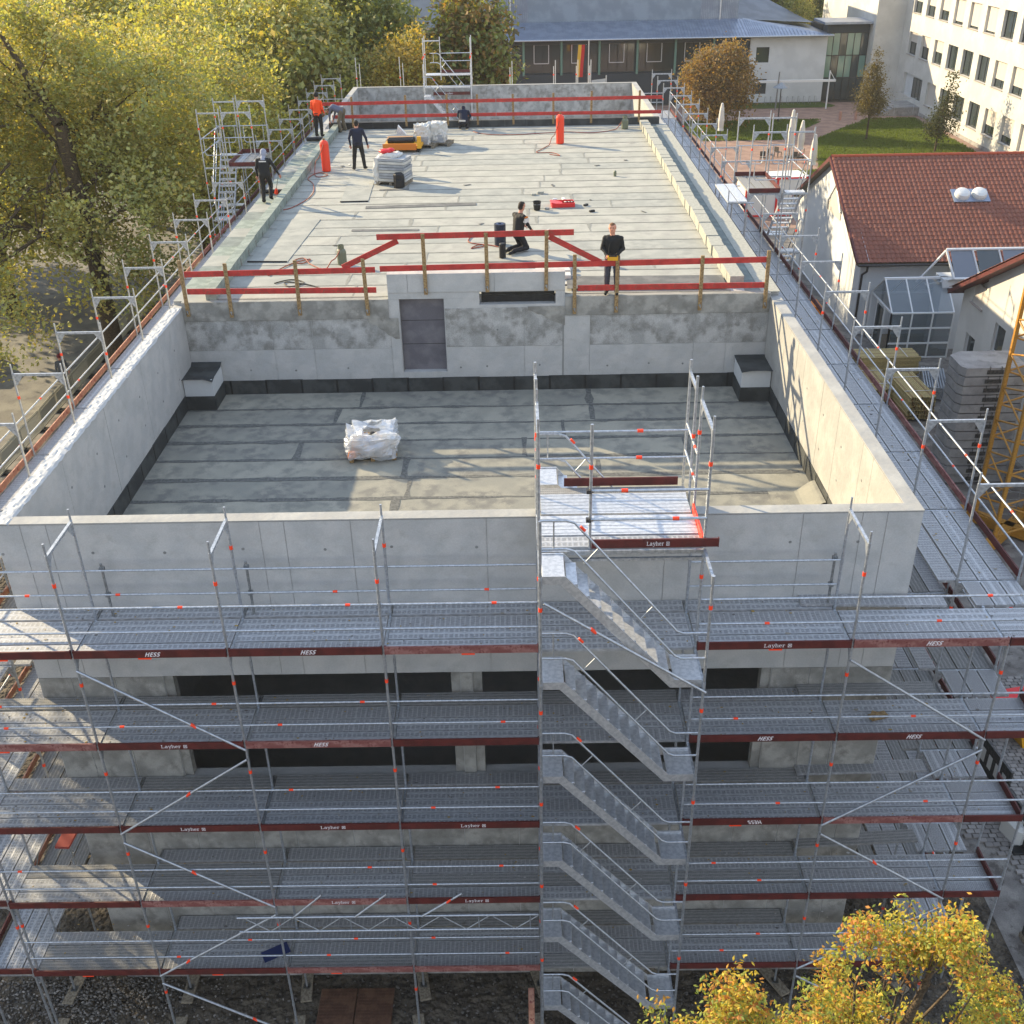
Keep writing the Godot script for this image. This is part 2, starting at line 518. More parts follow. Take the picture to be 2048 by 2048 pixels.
func building():
	var B = thing("concrete_building", "grey concrete building shell with flat roof inside the scaffold", "building", Vector3.ZERO)
	var xi = XL + .26
	var xo = XR - .26
	var PT = 1.73
	# front wall core round the openings
	for r in [[XL, XR, -1.55, PT - .012], [XL, .78, -4.05, -1.55], [6.27, 6.5, -4.05, -1.55], [12.0, XR, -4.05, -1.55], [XL, XR, GY - .3, -4.05]]:
		slab(B, "front_wall", "concrete", r[0], r[1], r[2], r[3], ZF - .25, ZF - .012)
	panels(B, "concrete", "x", [XL + .004, -1.06, -.62, 3.0, 3.42, 4.55, 6.85, 9.9, 12.2, 13.2, 13.62, XR - .004], [-1.55, PT - .02], ZF, 1)
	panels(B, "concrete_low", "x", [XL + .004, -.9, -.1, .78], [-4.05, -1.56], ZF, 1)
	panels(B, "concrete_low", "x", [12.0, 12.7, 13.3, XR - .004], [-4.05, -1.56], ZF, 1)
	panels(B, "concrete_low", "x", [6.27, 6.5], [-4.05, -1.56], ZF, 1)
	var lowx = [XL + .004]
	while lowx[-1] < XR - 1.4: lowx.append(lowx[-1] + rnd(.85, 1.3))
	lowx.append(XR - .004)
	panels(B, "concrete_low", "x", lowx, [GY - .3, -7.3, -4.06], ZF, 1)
	# opening reveals, their shade put into the darker concrete, and the rooms behind
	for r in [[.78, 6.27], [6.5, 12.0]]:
		slab(B, "shaded_reveal", "concrete_low", r[0] + .001, r[0] + .17, -4.05, -1.56, ZF - .24, ZF - .06)
		slab(B, "shaded_reveal", "concrete_low", r[1] - .17, r[1] - .001, -4.05, -1.56, ZF - .24, ZF - .06)
	slab(B, "floor_slab", "concrete", xi, xo, -7.6, -7.3, -12.4, ZF - .26)
	slab(B, "partition_wall", "concrete", xi, xo, -7.3, -1.04, -11.9, -11.7)
	# parapet tops
	slab(B, "parapet_cap", "concrete_light", XL - .006, XR + .006, PT - .012, PT + .008, ZF - .255, ZF + .006)
	# long side walls
	for s in [[XL, xi], [xo, XR]]:
		slab(B, "side_wall", "concrete", s[0], s[1], GY - .3, PT - .014, ZF - .25, ZC - .25)
		slab(B, "side_wall", "concrete", s[0], s[1], GY - .3, UY - .02, ZC - .25, ZU - .26)
		slab(B, "side_wall", "concrete_stained", s[0], s[1], GY - .3, PT, ZU - .26, ZB)
	slab(B, "parapet_cap", "concrete_light", xo - .004, XR + .004, PT - .014, PT + .006, ZF - .256, ZC + .004)
	slab(B, "parapet_cap", "concrete_light", XL - .004, xi + .004, PT - .014, PT + .004, ZF - .256, ZC + .004)
	var zz = [ZF - .256, -3.4, -4.05, -5.7, -7.0, -8.6, -9.3, -10.6, ZC + .014]
	panels(B, "concrete_light", "z", zz, [LY + .02, PT - .016], xo - .012, -1)
	panels(B, "concrete", "z", [ZF - .256, -3.9, -6.3, -8.8, -11.2, ZC + .014], [LY + .02, PT - .016], xi + .012, 1)
	var th = []
	for i in 7: for yy in [.25, 1.05]: th.append(Vector3(xi + .012, yy + rnd(-.05, .05), -2.6 - i * 1.45))
	tie_holes(B, th, Vector3.RIGHT)
	th = []
	for i in 7: for yy in [.25, 1.05]: th.append(Vector3(xo - .012, yy + rnd(-.05, .05), -2.4 - i * 1.45))
	tie_holes(B, th, Vector3.LEFT)
	th = []
	for i in 12: th.append(Vector3(-1.3 + i * 1.33 + rnd(-.2, .2), 1.15 + rnd(-.03, .03), ZF))
	tie_holes(B, th, Vector3.BACK)
	# white sheet laid over the left parapet, wrinkled
	var f = noise(77, .9, 3)
	var m = MB.new()
	var nz = 170
	var nx = 8
	var gp = []
	for i in nz + 1:
		var row = []
		for j in nx + 1:
			var z = lerpf(ZF + .02, ZC + .1, float(i) / nz)
			var u = float(j) / nx
			var x = lerpf(XL - .03, xi + .03, u)
			var drop = max(0.0, u - .86) * (.25 + .18 * f.get_noise_2d(z * 3, 5)) + max(0.0, .1 - u) * .6
			row.append(Vector3(x + .012 * f.get_noise_2d(z * 2, 9 + u), PT + .024 + .022 * f.get_noise_2d(z * 3.4, u * 3) - drop, z))
		gp.append(row)
	for i in nz:
		for j in nx:
			m.flat([gp[i][j], gp[i][j + 1], gp[i + 1][j + 1], gp[i + 1][j]])
	part(B, "parapet_sheet", m, "sheet_white")
	# lower roof
	slab(B, "roof_slab", "concrete", xi, xo, LY - .3, LY - .006, ZC, ZF - .25)
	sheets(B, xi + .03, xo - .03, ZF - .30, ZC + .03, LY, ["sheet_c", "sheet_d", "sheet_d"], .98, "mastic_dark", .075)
	# upstands of bitumen round the lower roof
	var n = 16
	for i in n:
		var a = lerpf(xi, xo, float(i) / n)
		var b = lerpf(xi, xo, float(i + 1) / n)
		var u = slab(B, "upstand_sheet", "bitumen", a, b + .05, LY, LY + .40 + rnd(-.01, .01), ZC + .003, ZC + .016 + .003 * (i % 2))
		slab(u, "lap", "bitumen_black", b - .01, b + .04, LY + .01, LY + .39, ZC + .018, ZC + .022)
		slab(B, "upstand_sheet", "bitumen", a, b + .05, LY, LY + .40, ZF - .268 - .002 * (i % 2), ZF - .252)
	n = 11
	for i in n:
		var a = lerpf(ZF - .27, ZC + .02, float(i) / n)
		var b = lerpf(ZF - .27, ZC + .02, float(i + 1) / n)
		for s in [[xi + .013, 1], [xo - .013, -1]]:
			var u = slab(B, "upstand_sheet", "bitumen", s[0], s[0] + s[1] * (.012 + .003 * (i % 2)), LY, LY + .42 + rnd(-.01, .01), b - .05, a)
			slab(u, "lap", "bitumen_black", s[0] + s[1] * .014, s[0] + s[1] * .02, LY + .01, LY + .40, b - .04, b)
	# two insulated boxes in the far corners of the lower roof
	for s in [[xi + .03, xi + .78, 1], [xo - .78, xo - .03, -1]]:
		var bx = slab(B, "corner_box", "render_cool", s[0], s[1], LY + .38, LY + .86, ZC + .02, ZC + 1.02)
		slab(bx, "base_sheet", "bitumen", s[0] - (.012 if s[2] < 0 else 0.0), s[1] + (.012 if s[2] > 0 else 0.0), LY, LY + .40, ZC + .02, ZC + 1.035)
		var cm = MB.new()
		var kx = 10
		for i in kx:
			for j in 8:
				var q = []
				for e in [[0, 0], [1, 0], [1, 1], [0, 1]]:
					var uu = float(i + e[0]) / kx
					var vv = float(j + e[1]) / 8
					var curl = .0
					if vv > .8: curl = (vv - .8) * (.22 * sin(uu * 3.0 + .2) - .25 * smoothstep(.7, 1.0, uu))
					if vv < .1: curl += (.1 - vv) * .8
					q.append(Vector3(lerpf(s[0] - .03, s[1] + .03, uu if s[2] > 0 else 1.0 - uu), LY + .875 + curl * (1.0 if s[2] > 0 else .45), lerpf(ZC + .03, ZC + 1.12, vv)))
				cm.flat(q)
		part(bx, "cover_sheet", cm, "bitumen")
	# cross wall between lower and upper roof
	for r in [[xi, 4.37, LY - .3, UY - .01], [4.37, 5.53, LY - .3, -.17], [5.53, 6.45, LY - .3, UY - .01], [6.45, 8.42, LY - .3, 1.66], [8.42, xo, LY - .3, UY - .01]]:
		slab(B, "cross_wall", "concrete", r[0], r[1], r[2], r[3], ZC - .27, ZC - .012)
	slab(B, "raised_upstand", "concrete", 4.1, 8.66, 2.0, 2.50, ZC - .30, ZC - .012)
	slab(B, "raised_upstand", "concrete", 4.1, 6.45, UY - .008, 1.998, ZC - .30, ZC - .012)
	slab(B, "raised_upstand", "concrete", 8.42, 8.66, UY - .008, 1.998, ZC - .30, ZC - .012)
	slab(B, "opening_infill", "infill_grey", 4.375, 5.525, -.17, UY - .012, ZC - .26, ZC - .19)
	for yy in [.55, 1.2]: slab(B, "infill_joint", "interior", 4.39, 5.51, yy, yy + .012, ZC - .19, ZC - .187)
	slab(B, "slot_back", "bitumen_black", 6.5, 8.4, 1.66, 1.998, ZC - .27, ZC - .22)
	panels(B, "concrete", "x", [xi, 1.0, 2.05, 4.10], [LY + .02, .52, 1.34], ZC, 1, {1: "concrete_stained"})
	panels(B, "concrete", "x", [4.10, 4.36], [LY + .02, 1.34], ZC, 1)
	panels(B, "concrete", "x", [5.54, 7.6, 8.62], [LY + .02, .52, 1.58], ZC, 1, {1: "concrete_stained"})
	panels(B, "concrete", "x", [8.62, 9.32], [LY + .02, 1.34], ZC, 1)
	panels(B, "concrete_stained", "x", [9.32, 12.05, 12.9, xo - .014], [LY + .02, .52, 1.34], ZC, 1, {0: "concrete"})
	# cast band over the panels
	slab(B, "cast_band", "concrete_low", xi + .014, 4.09, 1.345, UY, ZC - .2, ZC + .016)
	slab(B, "cast_band", "concrete_low", 8.67, xo - .016, 1.345, UY, ZC - .2, ZC + .016)
	panels(B, "concrete", "x", [4.1, 4.62, 6.85, 8.66], [2.02, 2.49], ZC + .004, 1)
	# a run of hardened spill under the band, as on the wall
	for r in [[3.55, 4.33, .75, 1.345], [7.7, 8.66, 1.1, 1.6]]:
		var sm = MB.new()
		var poly = []
		for i in 9: poly.append(Vector2(lerpf(r[0], r[1], i / 8.0), lerpf(r[3] - .12, r[2], smoothstep(0.0, 1.0, i / 8.0)) + rnd(-.03, .03)))
		poly.append(Vector2(r[1], r[3])); poly.append(Vector2(r[0], r[3]))
		sm.prism(poly, Vector3(0, 0, ZC + .001), Vector3.RIGHT, Vector3.UP, Vector3(0, 0, .012))
		part(B, "mortar_spill", sm, "concrete_low")
	th = []
	for x in [.3, 1.5, 2.9, 5.9, 6.6, 8.0, 9.8, 10.9, 11.8, 13.2]: th.append(Vector3(x, -.05 + rnd(-.03, .03), ZC))
	for x in [.6, 2.6, 6.9, 10.2]: th.append(Vector3(x, .98, ZC))
	tie_holes(B, th, Vector3.BACK)
	slab(B, "joint_strip", "concrete_dark", 8.60, 8.64, LY + .4, 1.3, ZC - .01, ZC + .006)
	# upper roof
	slab(B, "roof_slab", "concrete", xi, xo, UY - .3, UY - .008, ZU - .26, ZC - .27)
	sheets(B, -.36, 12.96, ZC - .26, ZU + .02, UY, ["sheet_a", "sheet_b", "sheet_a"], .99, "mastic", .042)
	for r in [[xi, 4.1], [8.66, 12.9]]:
		slab(B, "roof_sheet", "sheet_b", r[0], r[1], UY - .004, UY + .002, ZC - .30, ZC - .03)
	# left kerb and its ledge
	n = 23
	for i in n:
		var a = lerpf(ZC - .15, ZU + .35, float(i) / n)
		var b = lerpf(ZC - .15, ZU + .35, float(i + 1) / n)
		slab(B, "kerb_block", "kerb_green", -.64 + rnd(-.008, .008), -.37 + rnd(-.008, .008), UY - .004, UY + .30 + rnd(-.006, .006), b + .004, a)
		slab(B, "kerb_lap", "mastic", -.368, -.352, UY + .004, UY + .1 + rnd(0, .12), b + .02, b + .06)
		slab(B, "ledge_sheet", ["sheet_b", "kerb_green", "ledge_green"][i % 3], XL + .02, -.645, UY - .012, UY - .004 + .003 * (i % 2), b - .03, a)
	# right kerb of cream blocks with a green ledge outside
	n = 46
	for i in n:
		var a = lerpf(ZC - .45, ZU + .6, float(i) / n)
		var b = lerpf(ZC - .45, ZU + .6, float(i + 1) / n)
		var j = rnd(-.022, .022)
		slab(B, "kerb_block", "block_cream", 12.97 + j, 13.33 + j, UY - .004, UY + .29 + rnd(-.02, .02), b + .008, a)
	n = 24
	for i in n:
		var a = lerpf(ZC - .1, ZU + .1, float(i) / n)
		var b = lerpf(ZC - .1, ZU + .1, float(i + 1) / n)
		slab(B, "ledge_sheet", "ledge_green", 13.33, 13.73, UY - .010, UY - .003 + .002 * (i % 2), b - .02, a)
		slab(B, "ledge_sheet", "block_cream", 13.73, XR - .01, UY - .012, UY + .006 + .002 * (i % 2), b + .003, a)
	# far upstand of black sheets
	n = 15
	for i in n:
		var a = lerpf(-.9, 13.9, float(i) / n)
		var b = lerpf(-.9, 13.9, float(i + 1) / n)
		slab(B, "upstand_sheet", "bitumen" if i > 4 else "bitumen_black", a, b - .006, UY, UY + .29 + rnd(-.006, .006), ZU - .26, ZU + rnd(0, .01))
	# far lower roof
	slab(B, "roof_slab", "concrete", xi, xo, LY - .3, LY, ZB + .01, ZU - .26)
	slab(B, "cross_wall", "concrete", xi, xo, LY - .3, UY - .02, ZU - .27, ZU - .012)
	slab(B, "back_wall", "concrete_stained", XL, XR, GY - .3, PT - .01, ZB - .25, ZB - .012)
	panels(B, "concrete_stained", "x", [xi, .9, 3.4, 5.9, 8.1, 10.6, xo], [LY, PT - .02], ZB, 1)
	panels(B, "concrete_light", "z", [ZU - .27, -39.5, -42.6, -45.8, ZB], [LY, PT - .02], xo - .012, -1)
	slab(B, "parapet_cap", "concrete_light", XL - .006, XR + .006, PT - .01, PT + .012, ZB - .256, ZB + .004)
	for s in [[XL - .004, xi + .004], [xo - .004, XR + .004]]: slab(B, "parapet_cap", "concrete_light", s[0], s[1], PT + .001, PT + .014, ZB + .005, ZU - .27)
	# loose end of bitumen sheet in the near right corner of the lower roof
	var cm = MB.new()
	var P = []
	for i in 15:
		var u = i / 14.0
		P.append(Vector2(lerpf(12.9, xo - .05, u), LY + .02 + .26 * smoothstep(.55, 1.0, u)))
	for i in 14:
		cm.flat([Vector3(P[i].x, P[i].y, -5.6), Vector3(P[i + 1].x, P[i + 1].y, -5.6), Vector3(P[i + 1].x, P[i + 1].y, -6.6), Vector3(P[i].x, P[i].y, -6.6)])
	part(B, "loose_sheet", cm, "sheet_d")

# ---------------------------------------------------------------- scaffolds
# local axes of a scaffold: x along, y up (0 = top deck), z outward; outer standards at z = 0, inner at z = -FW
func scaffold_meshes():
	var m = MB.new()                     # frame, 2 m high
	for z in [0.0, -FW]:
		m.tube(Vector3(0, 0, z), Vector3(0, 1.99, z), .0242, .0242, 8)
		m.tube(Vector3(0, -.06, z), Vector3(0, .07, z), .031, .031, 8)
		m.tube(Vector3(0, .92, z), Vector3(0, 1.0, z), .029, .029, 6)
	m.box(Vector3(0, 1.955, -FW * .5), Vector3(.048, .052, FW))
	for s in [[-.02, -.20], [-FW + .02, -FW + .20]]:
		m.prism([Vector2(s[0], 1.93), Vector2(s[1], 1.93), Vector2(lerpf(s[0], s[1], .75), 1.86), Vector2(lerpf(s[0], s[1], .2), 1.72), Vector2(s[0], 1.70)], Vector3(-.004, 0, 0), Vector3.BACK, Vector3.UP, Vector3(.008, 0, 0))
	MESH.frame = m.mesh()
	m = MB.new()                         # spigots on an open frame top
	m.tube(Vector3(0, 1.99, 0), Vector3(0, 2.2, 0), .019, .019, 8)
	MESH.spigot = m.mesh()
	m = MB.new()
	m.tube(Vector3(0, -.035, 0), Vector3(0, .035, 0), .031, .031, 8)
	MESH.band = m.mesh()
	m = MB.new()
	m.tube(Vector3(-.05, 0, 0), Vector3(.05, 0, 0), .023, .023, 6)
	MESH.clip = m.mesh()
	m = MB.new()
	m.box(Vector3.ZERO, Vector3(.22, .028, .012))
	MESH.badge = m.mesh()
	m = MB.new()                         # guard rail
	m.tube(Vector3(.03, 0, 0), Vector3(BAY - .03, 0, 0), .019, .019, 8)
	m.box(Vector3(.035, 0, 0), Vector3(.05, .036, .012)); m.box(Vector3(BAY - .035, 0, 0), Vector3(.05, .036, .012))
	MESH.rail = m.mesh()
	m = MB.new()                         # toe board with end irons
	m.box(Vector3(BAY * .5, .075, 0), Vector3(BAY - .06, .148, .03))
	m.box(Vector3(.03, .075, -.008), Vector3(.02, .16, .05)); m.box(Vector3(BAY - .03, .075, -.008), Vector3(.02, .16, .05))
	MESH.toe = m.mesh()
	m = MB.new()                         # toe board across the frame
	m.box(Vector3(0, .075, -FW * .5), Vector3(.03, .148, FW - .04))
	MESH.toe_end = m.mesh()
	# planks of one bay, 320 mm wide, u along
	m = MB.new()
	var L = BAY - .07
	var h = .05
	var y = -.002
	var x0 = .035
	m.face([Vector3(x0, y, -.155), Vector3(x0 + L, y, -.155), Vector3(x0 + L, y, .155), Vector3(x0, y, .155)], Vector3.UP, [Vector2(0, 0), Vector2(1.25, 0), Vector2(1.25, 1), Vector2(0, 1)])
	for s in [-1, 1]:
		m.face([Vector3(x0, y, s * .155), Vector3(x0 + L, y, s * .155), Vector3(x0 + L, y - h, s * .155), Vector3(x0, y - h, s * .155)], Vector3(0, 0, s), [Vector2(0, .05), Vector2(1, .05), Vector2(1, .1), Vector2(0, .1)])
		m.face([Vector3(x0, y - h, s * .155), Vector3(x0 + L, y - h, s * .155), Vector3(x0 + L, y - h, s * .12), Vector3(x0, y - h, s * .12)], Vector3.DOWN, [Vector2(0, .05), Vector2(1, .05), Vector2(1, .1), Vector2(0, .1)])
	for x in [x0, x0 + L]:
		m.face([Vector3(x, y, -.155), Vector3(x, y, .155), Vector3(x, y - h, .155), Vector3(x, y - h, -.155)], Vector3(-1 if x == x0 else 1, 0, 0), [Vector2(0, .05), Vector2(.1, .05), Vector2(.1, .1), Vector2(0, .1)])
	m.face([Vector3(x0, y - .004, -.155), Vector3(x0 + L, y - .004, -.155), Vector3(x0 + L, y - .004, .155), Vector3(x0, y - .004, .155)], Vector3.DOWN, [Vector2(0, 0), Vector2(1.25, 0), Vector2(1.25, 1), Vector2(0, 1)])
	MESH.plank = m.mesh()
	m = MB.new()                         # bracket carrying the plank on the wall side
	m.box(Vector3(0, -.03, -FW - .16), Vector3(.04, .045, .30))
	m.tube(Vector3(0, -.05, -FW - .30), Vector3(0, -.32, -FW - .02), .014, .014, 5)
	MESH.bracket = m.mesh()
	m = MB.new()                         # base jack and sole board
	m.tube(Vector3(0, -.02, 0), Vector3(0, .4, 0), .019, .019, 6)
	m.box(Vector3(0, -.015, 0), Vector3(.15, .01, .15))
	MESH.jack = m.mesh()
	m = MB.new()
	m.cbox(Vector3(0, -.045, 0), Vector3(.24, .05, .75), .006)
	MESH.sole = m.mesh()
	m = MB.new()                         # coupler with bolt
	m.box(Vector3.ZERO, Vector3(.075, .06, .07)); m.tube(Vector3(0, 0, .03), Vector3(.07, .02, .06), .012, .012, 5)
	MESH.coupler = m.mesh()

func sframe(S, x, y, open_top = false, band = true):
	var f = part(S, "frame", MESH.frame, "zinc", T(Vector3(x, y, 0)))
	if open_top:
		for z in [0.0, -FW]: part(f, "spigot", MESH.spigot, "zinc", T(Vector3(0, 0, z)))
	if band:
		part(f, "marker_band", MESH.band, "orange", T(Vector3(0, 1.42, 0)))
		if rng.randf() < .5: part(f, "marker_band", MESH.band, "orange", T(Vector3(0, 1.42, -FW)))
	return f

func srail(S, x, y, z, sc = 1.0, turned = null):
	var r = part(S, "guard_rail", MESH.rail, "zinc", T(Vector3(x, y, z), Basis().scaled(Vector3(sc, 1, 1)) if turned == null else turned))
	if rng.randf() < .62: part(r, "marker_clip", MESH.clip, "orange", T(Vector3(rnd(.4, BAY - .4), 0, 0), Basis().scaled(Vector3(.8, 1, 1))))
	return r

func sdeck(S, x, y, rows, kinds, sc = 1.0):
	for z in rows:
		part(S, "deck_plank", MESH.plank, "deck_%d" % kinds[rng.randi() % kinds.size()], T(Vector3(x, y + rnd(-.003, .003), z), Basis().scaled(Vector3(sc, 1, 1))))

func word(parent, s, h, p, b, mt, serif):
	var key = "txt_" + s
	if not MESH.has(key):
		var t = TextMesh.new()
		var f = SystemFont.new()
		f.font_names = PackedStringArray(["Droid Serif" if serif else "Droid Sans"])
		f.font_weight = 400 if serif else 700
		t.font = f; t.text = s; t.font_size = 32; t.depth = .002; t.pixel_size = 1.0 / 23.0
		MESH[key] = t
	var k = h * .72
	var o = part(parent, "lettering", MESH[key], mt, T(p, b * Basis().scaled(Vector3(k, k, 1))))
	return o

func toe(S, x, y, style, sc = 1.0, z = .035, mt = "toe"):
	var o = part(S, "toe_board", MESH.toe, mt, T(Vector3(x, y, z), Basis().scaled(Vector3(sc, 1, 1))))
	if style == 1:
		word(o, "Layher", .092, Vector3(BAY * .50, .070, .0165), Basis().scaled(Vector3(1.12, 1, 1)), "print_white", true)
		if not MESH.has("mark"):
			var m = MB.new()
			for r in [[0, .055, .075, .007], [0, -.055, .075, .007]]: m.box(Vector3(0, r[1] * .62, 0), Vector3(.08, .008, .002))
			for sx in [-1, 1]: m.box(Vector3(sx * .036, 0, 0), Vector3(.008, .07, .002))
			m.box(Vector3.ZERO, Vector3(.07, .009, .002), Basis(Vector3.BACK, .7)); m.box(Vector3.ZERO, Vector3(.07, .009, .002), Basis(Vector3.BACK, -.7))
			m.box(Vector3(0, .012, 0), Vector3(.05, .008, .002))
			MESH.mark = m.mesh()
		part(o, "maker_mark", MESH.mark, "print_white", T(Vector3(BAY * .50 + .25, .07, .0165), Basis().scaled(Vector3(.8, .9, 1))))
	elif style == 2 or style == 3:
		var sk = Basis(Vector3(.92 if style == 2 else -.92, 0, 0), Vector3(.42, 1 if style == 2 else -1, 0), Vector3(0, 0, 1))
		word(o, "HESS", .118, Vector3(BAY * .52, .07, .0165), sk, "print_white", false)
	if rng.randf() < .45: part(o, "marker_badge", MESH.badge, "orange", T(Vector3(rnd(.9, 1.6), -.012, .012)))
	return o

func brace(S, a, b):
	var m = MB.new()
	m.tube(a, b, .024, .024, 8)
	var o = part(S, "brace", m, "zinc")
	if rng.randf() < .7: part(o, "marker_clip", MESH.clip, "orange", T(a.lerp(b, rnd(.2, .8)), Basis(Quaternion(Vector3.RIGHT, (b - a).normalized())).scaled(Vector3(1, 1.35, 1.35))))
	return o

const ROWS := [-.19, -.53, -.87]

func front_scaffold():
	var S = thing("scaffold", "grey steel tube scaffold with five decks across the window openings", "scaffold", Vector3.ZERO)
	var ends = [-1.38, 0.0, BAY, 2 * BAY, 3 * BAY, 4 * BAY, 5 * BAY, 6 * BAY]
	# frames: top ones open at S0, S1, S2, S5, the stair bay goes higher in the stair tower
	for k in range(-1, 7):
		for L in range(0, 6):
			if L == 0 and (k == -1 or k == 6): continue
			sframe(S, k * BAY, -2.0 * L, L == 0 and not k in [3, 4], L < 5 or k % 2 == 0)
		for z in [0.0, -FW]:
			part(S, "base_jack", MESH.jack, "zinc_old", T(Vector3(k * BAY, GY + .08, z)))
			part(S, "sole_board", MESH.sole, "timber_grey", T(Vector3(k * BAY, GY + .09, z), ry(.1 * k)))
	# decks, rails, toe boards level by level
	var style = {0: [0, 2, 2, 0, 0, 1, 2], 1: [0, 1, 2, 0, 0, 2, 2], 2: [0, 1, 1, 1, 0, 3, 0], 3: [0, 0, 1, 1, 0, 0, 0], 4: [0, 0, 0, 0, 0, 0, 0]}
	var worn = {0: [0, 0, 0, 1, 0, 0, 1], 1: [1, 0, 1, 0, 0, 0, 0], 2: [0, 0, 0, 0, 0, 0, 1], 3: [0, 1, 1, 0, 0, 0, 0], 4: [0, 0, 1, 1, 0, 0, 0]}
	for L in 5:
		var y = -2.0 * L
		for k in range(-1, 6):
			var x = k * BAY
			sdeck(S, x, y, ROWS, [0, 0, 1] if L < 3 else [1, 0, 1, 2])
			if not (k == 5 or k == -1 and L > 2): sdeck(S, x, y, [-1.245], [1, 2] if L > 0 else [0])
			part(S, "bracket", MESH.bracket, "zinc_old", T(Vector3(x, y, 0)))
			if k == 3: continue
			srail(S, x, y + .97, 0.0)
			srail(S, x, y + .49, 0.0)
			toe(S, x, y, style[L][k + 1], 1.0, .035, "toe_worn" if worn[L][k + 1] else "toe")
		# short bay at the right corner
		sdeck(S, 6 * BAY, y, ROWS, [1, 0], .43)
		if L > 0: part(S, "toe_board", MESH.toe_end, "toe", T(Vector3(6 * BAY + 1.06, y, 0)))
		var t = part(S, "toe_board", MESH.toe, "toe", T(Vector3(6 * BAY, y, .035), Basis().scaled(Vector3(.42, 1, 1))))
		for h in [.97, .49]: part(S, "guard_rail", MESH.rail, "zinc", T(Vector3(6 * BAY, y + h, 0), Basis().scaled(Vector3(.42, 1, 1))))
		# left end of the deck at the corner
		if L > 0: pass
	# wall-side rails on the top deck
	for k in [-1, 0, 1, 2, 4]:
		srail(S, k * BAY, .99, -FW); srail(S, k * BAY, .50, -FW)
	for L in [1, 2]:
		for k in [-1, 0, 2, 4, 5]: srail(S, k * BAY, -2.0 * L + 1.25, -FW)
	# corner standards
	for z in [0.0, -FW]:
		var m = MB.new()
		m.tube(Vector3(16.48, GY + .1, z), Vector3(16.48, 1.25, z), .0242, .0242, 8)
		part(S, "standard", m, "zinc")
	# diagonal braces in the two outer bays
	for L in 5:
		var y0 = -2.0 * L - .25
		if L % 2 == 0:
			brace(S, Vector3(0, y0, .05), Vector3(BAY, y0 - 1.78, .05)); brace(S, Vector3(5 * BAY, y0, .05), Vector3(6 * BAY, y0 - 1.78, .05))
		else:
			brace(S, Vector3(BAY, y0, .05), Vector3(0, y0 - 1.78, .05)); brace(S, Vector3(6 * BAY, y0, .05), Vector3(5 * BAY, y0 - 1.78, .05))
	# lattice girder low over the fifth deck
	var g = MB.new()
	g.tube(Vector3(1.8, -6.32, .06), Vector3(7.66, -6.32, .06), .024, .024, 8)
	g.tube(Vector3(1.8, -6.72, .06), Vector3(7.66, -6.72, .06), .024, .024, 8)
	for i in 12:
		var x = 1.95 + i * .48
		g.tube(Vector3(x, -6.7 if i % 2 else -6.34, .06), Vector3(x + .44, -6.34 if i % 2 else -6.7, .06), .012, .012, 5)
	for x in [2.6, 4.0, 5.1, 6.5, 7.5]: g.tube(Vector3(x, -6.32, .06), Vector3(x, -6.72, .06), .014, .014, 5)
	part(S, "lattice_girder", g, "zinc")
	for p in [[2.9, 3.5], [4.1, 4.75], [5.4, 6.2]]: brace(S, Vector3(p[0], -6.3, .09), Vector3(p[1], -5.75, .02))
	# loose plank lying across the right corner bays, one per deck
	for L in 4:
		var y = -2.0 * L + .062
		part(S, "deck_plank", MESH.plank, "deck_%d" % (1 + L % 2), T(Vector3(12.25 + .2 * L, y, -1.30 - .02 * L), ry(-.04 + .03 * L)))
	# couplers on the wall side
	for k in [0, 1, 2, 5]:
		for L in [1, 2, 3]:
			part(S, "coupler", MESH.coupler, "steel_dark", T(Vector3(k * BAY + .04, -2.0 * L + 1.22, -FW)))
	# short clamp posts on the wall side of the top deck
	for x in [.28, BAY + .18, 12.75]:
		var m = MB.new()
		m.tube(Vector3(x, 0, -FW - .08), Vector3(x, 1.08, -FW - .08), .024, .024, 8); m.box(Vector3(x, .98, -FW - .08), Vector3(.08, .07, .08)); m.box(Vector3(x, .45, -FW - .08), Vector3(.08, .07, .08))
		part(S, "clamp_post", m, "zinc_old")
	return S

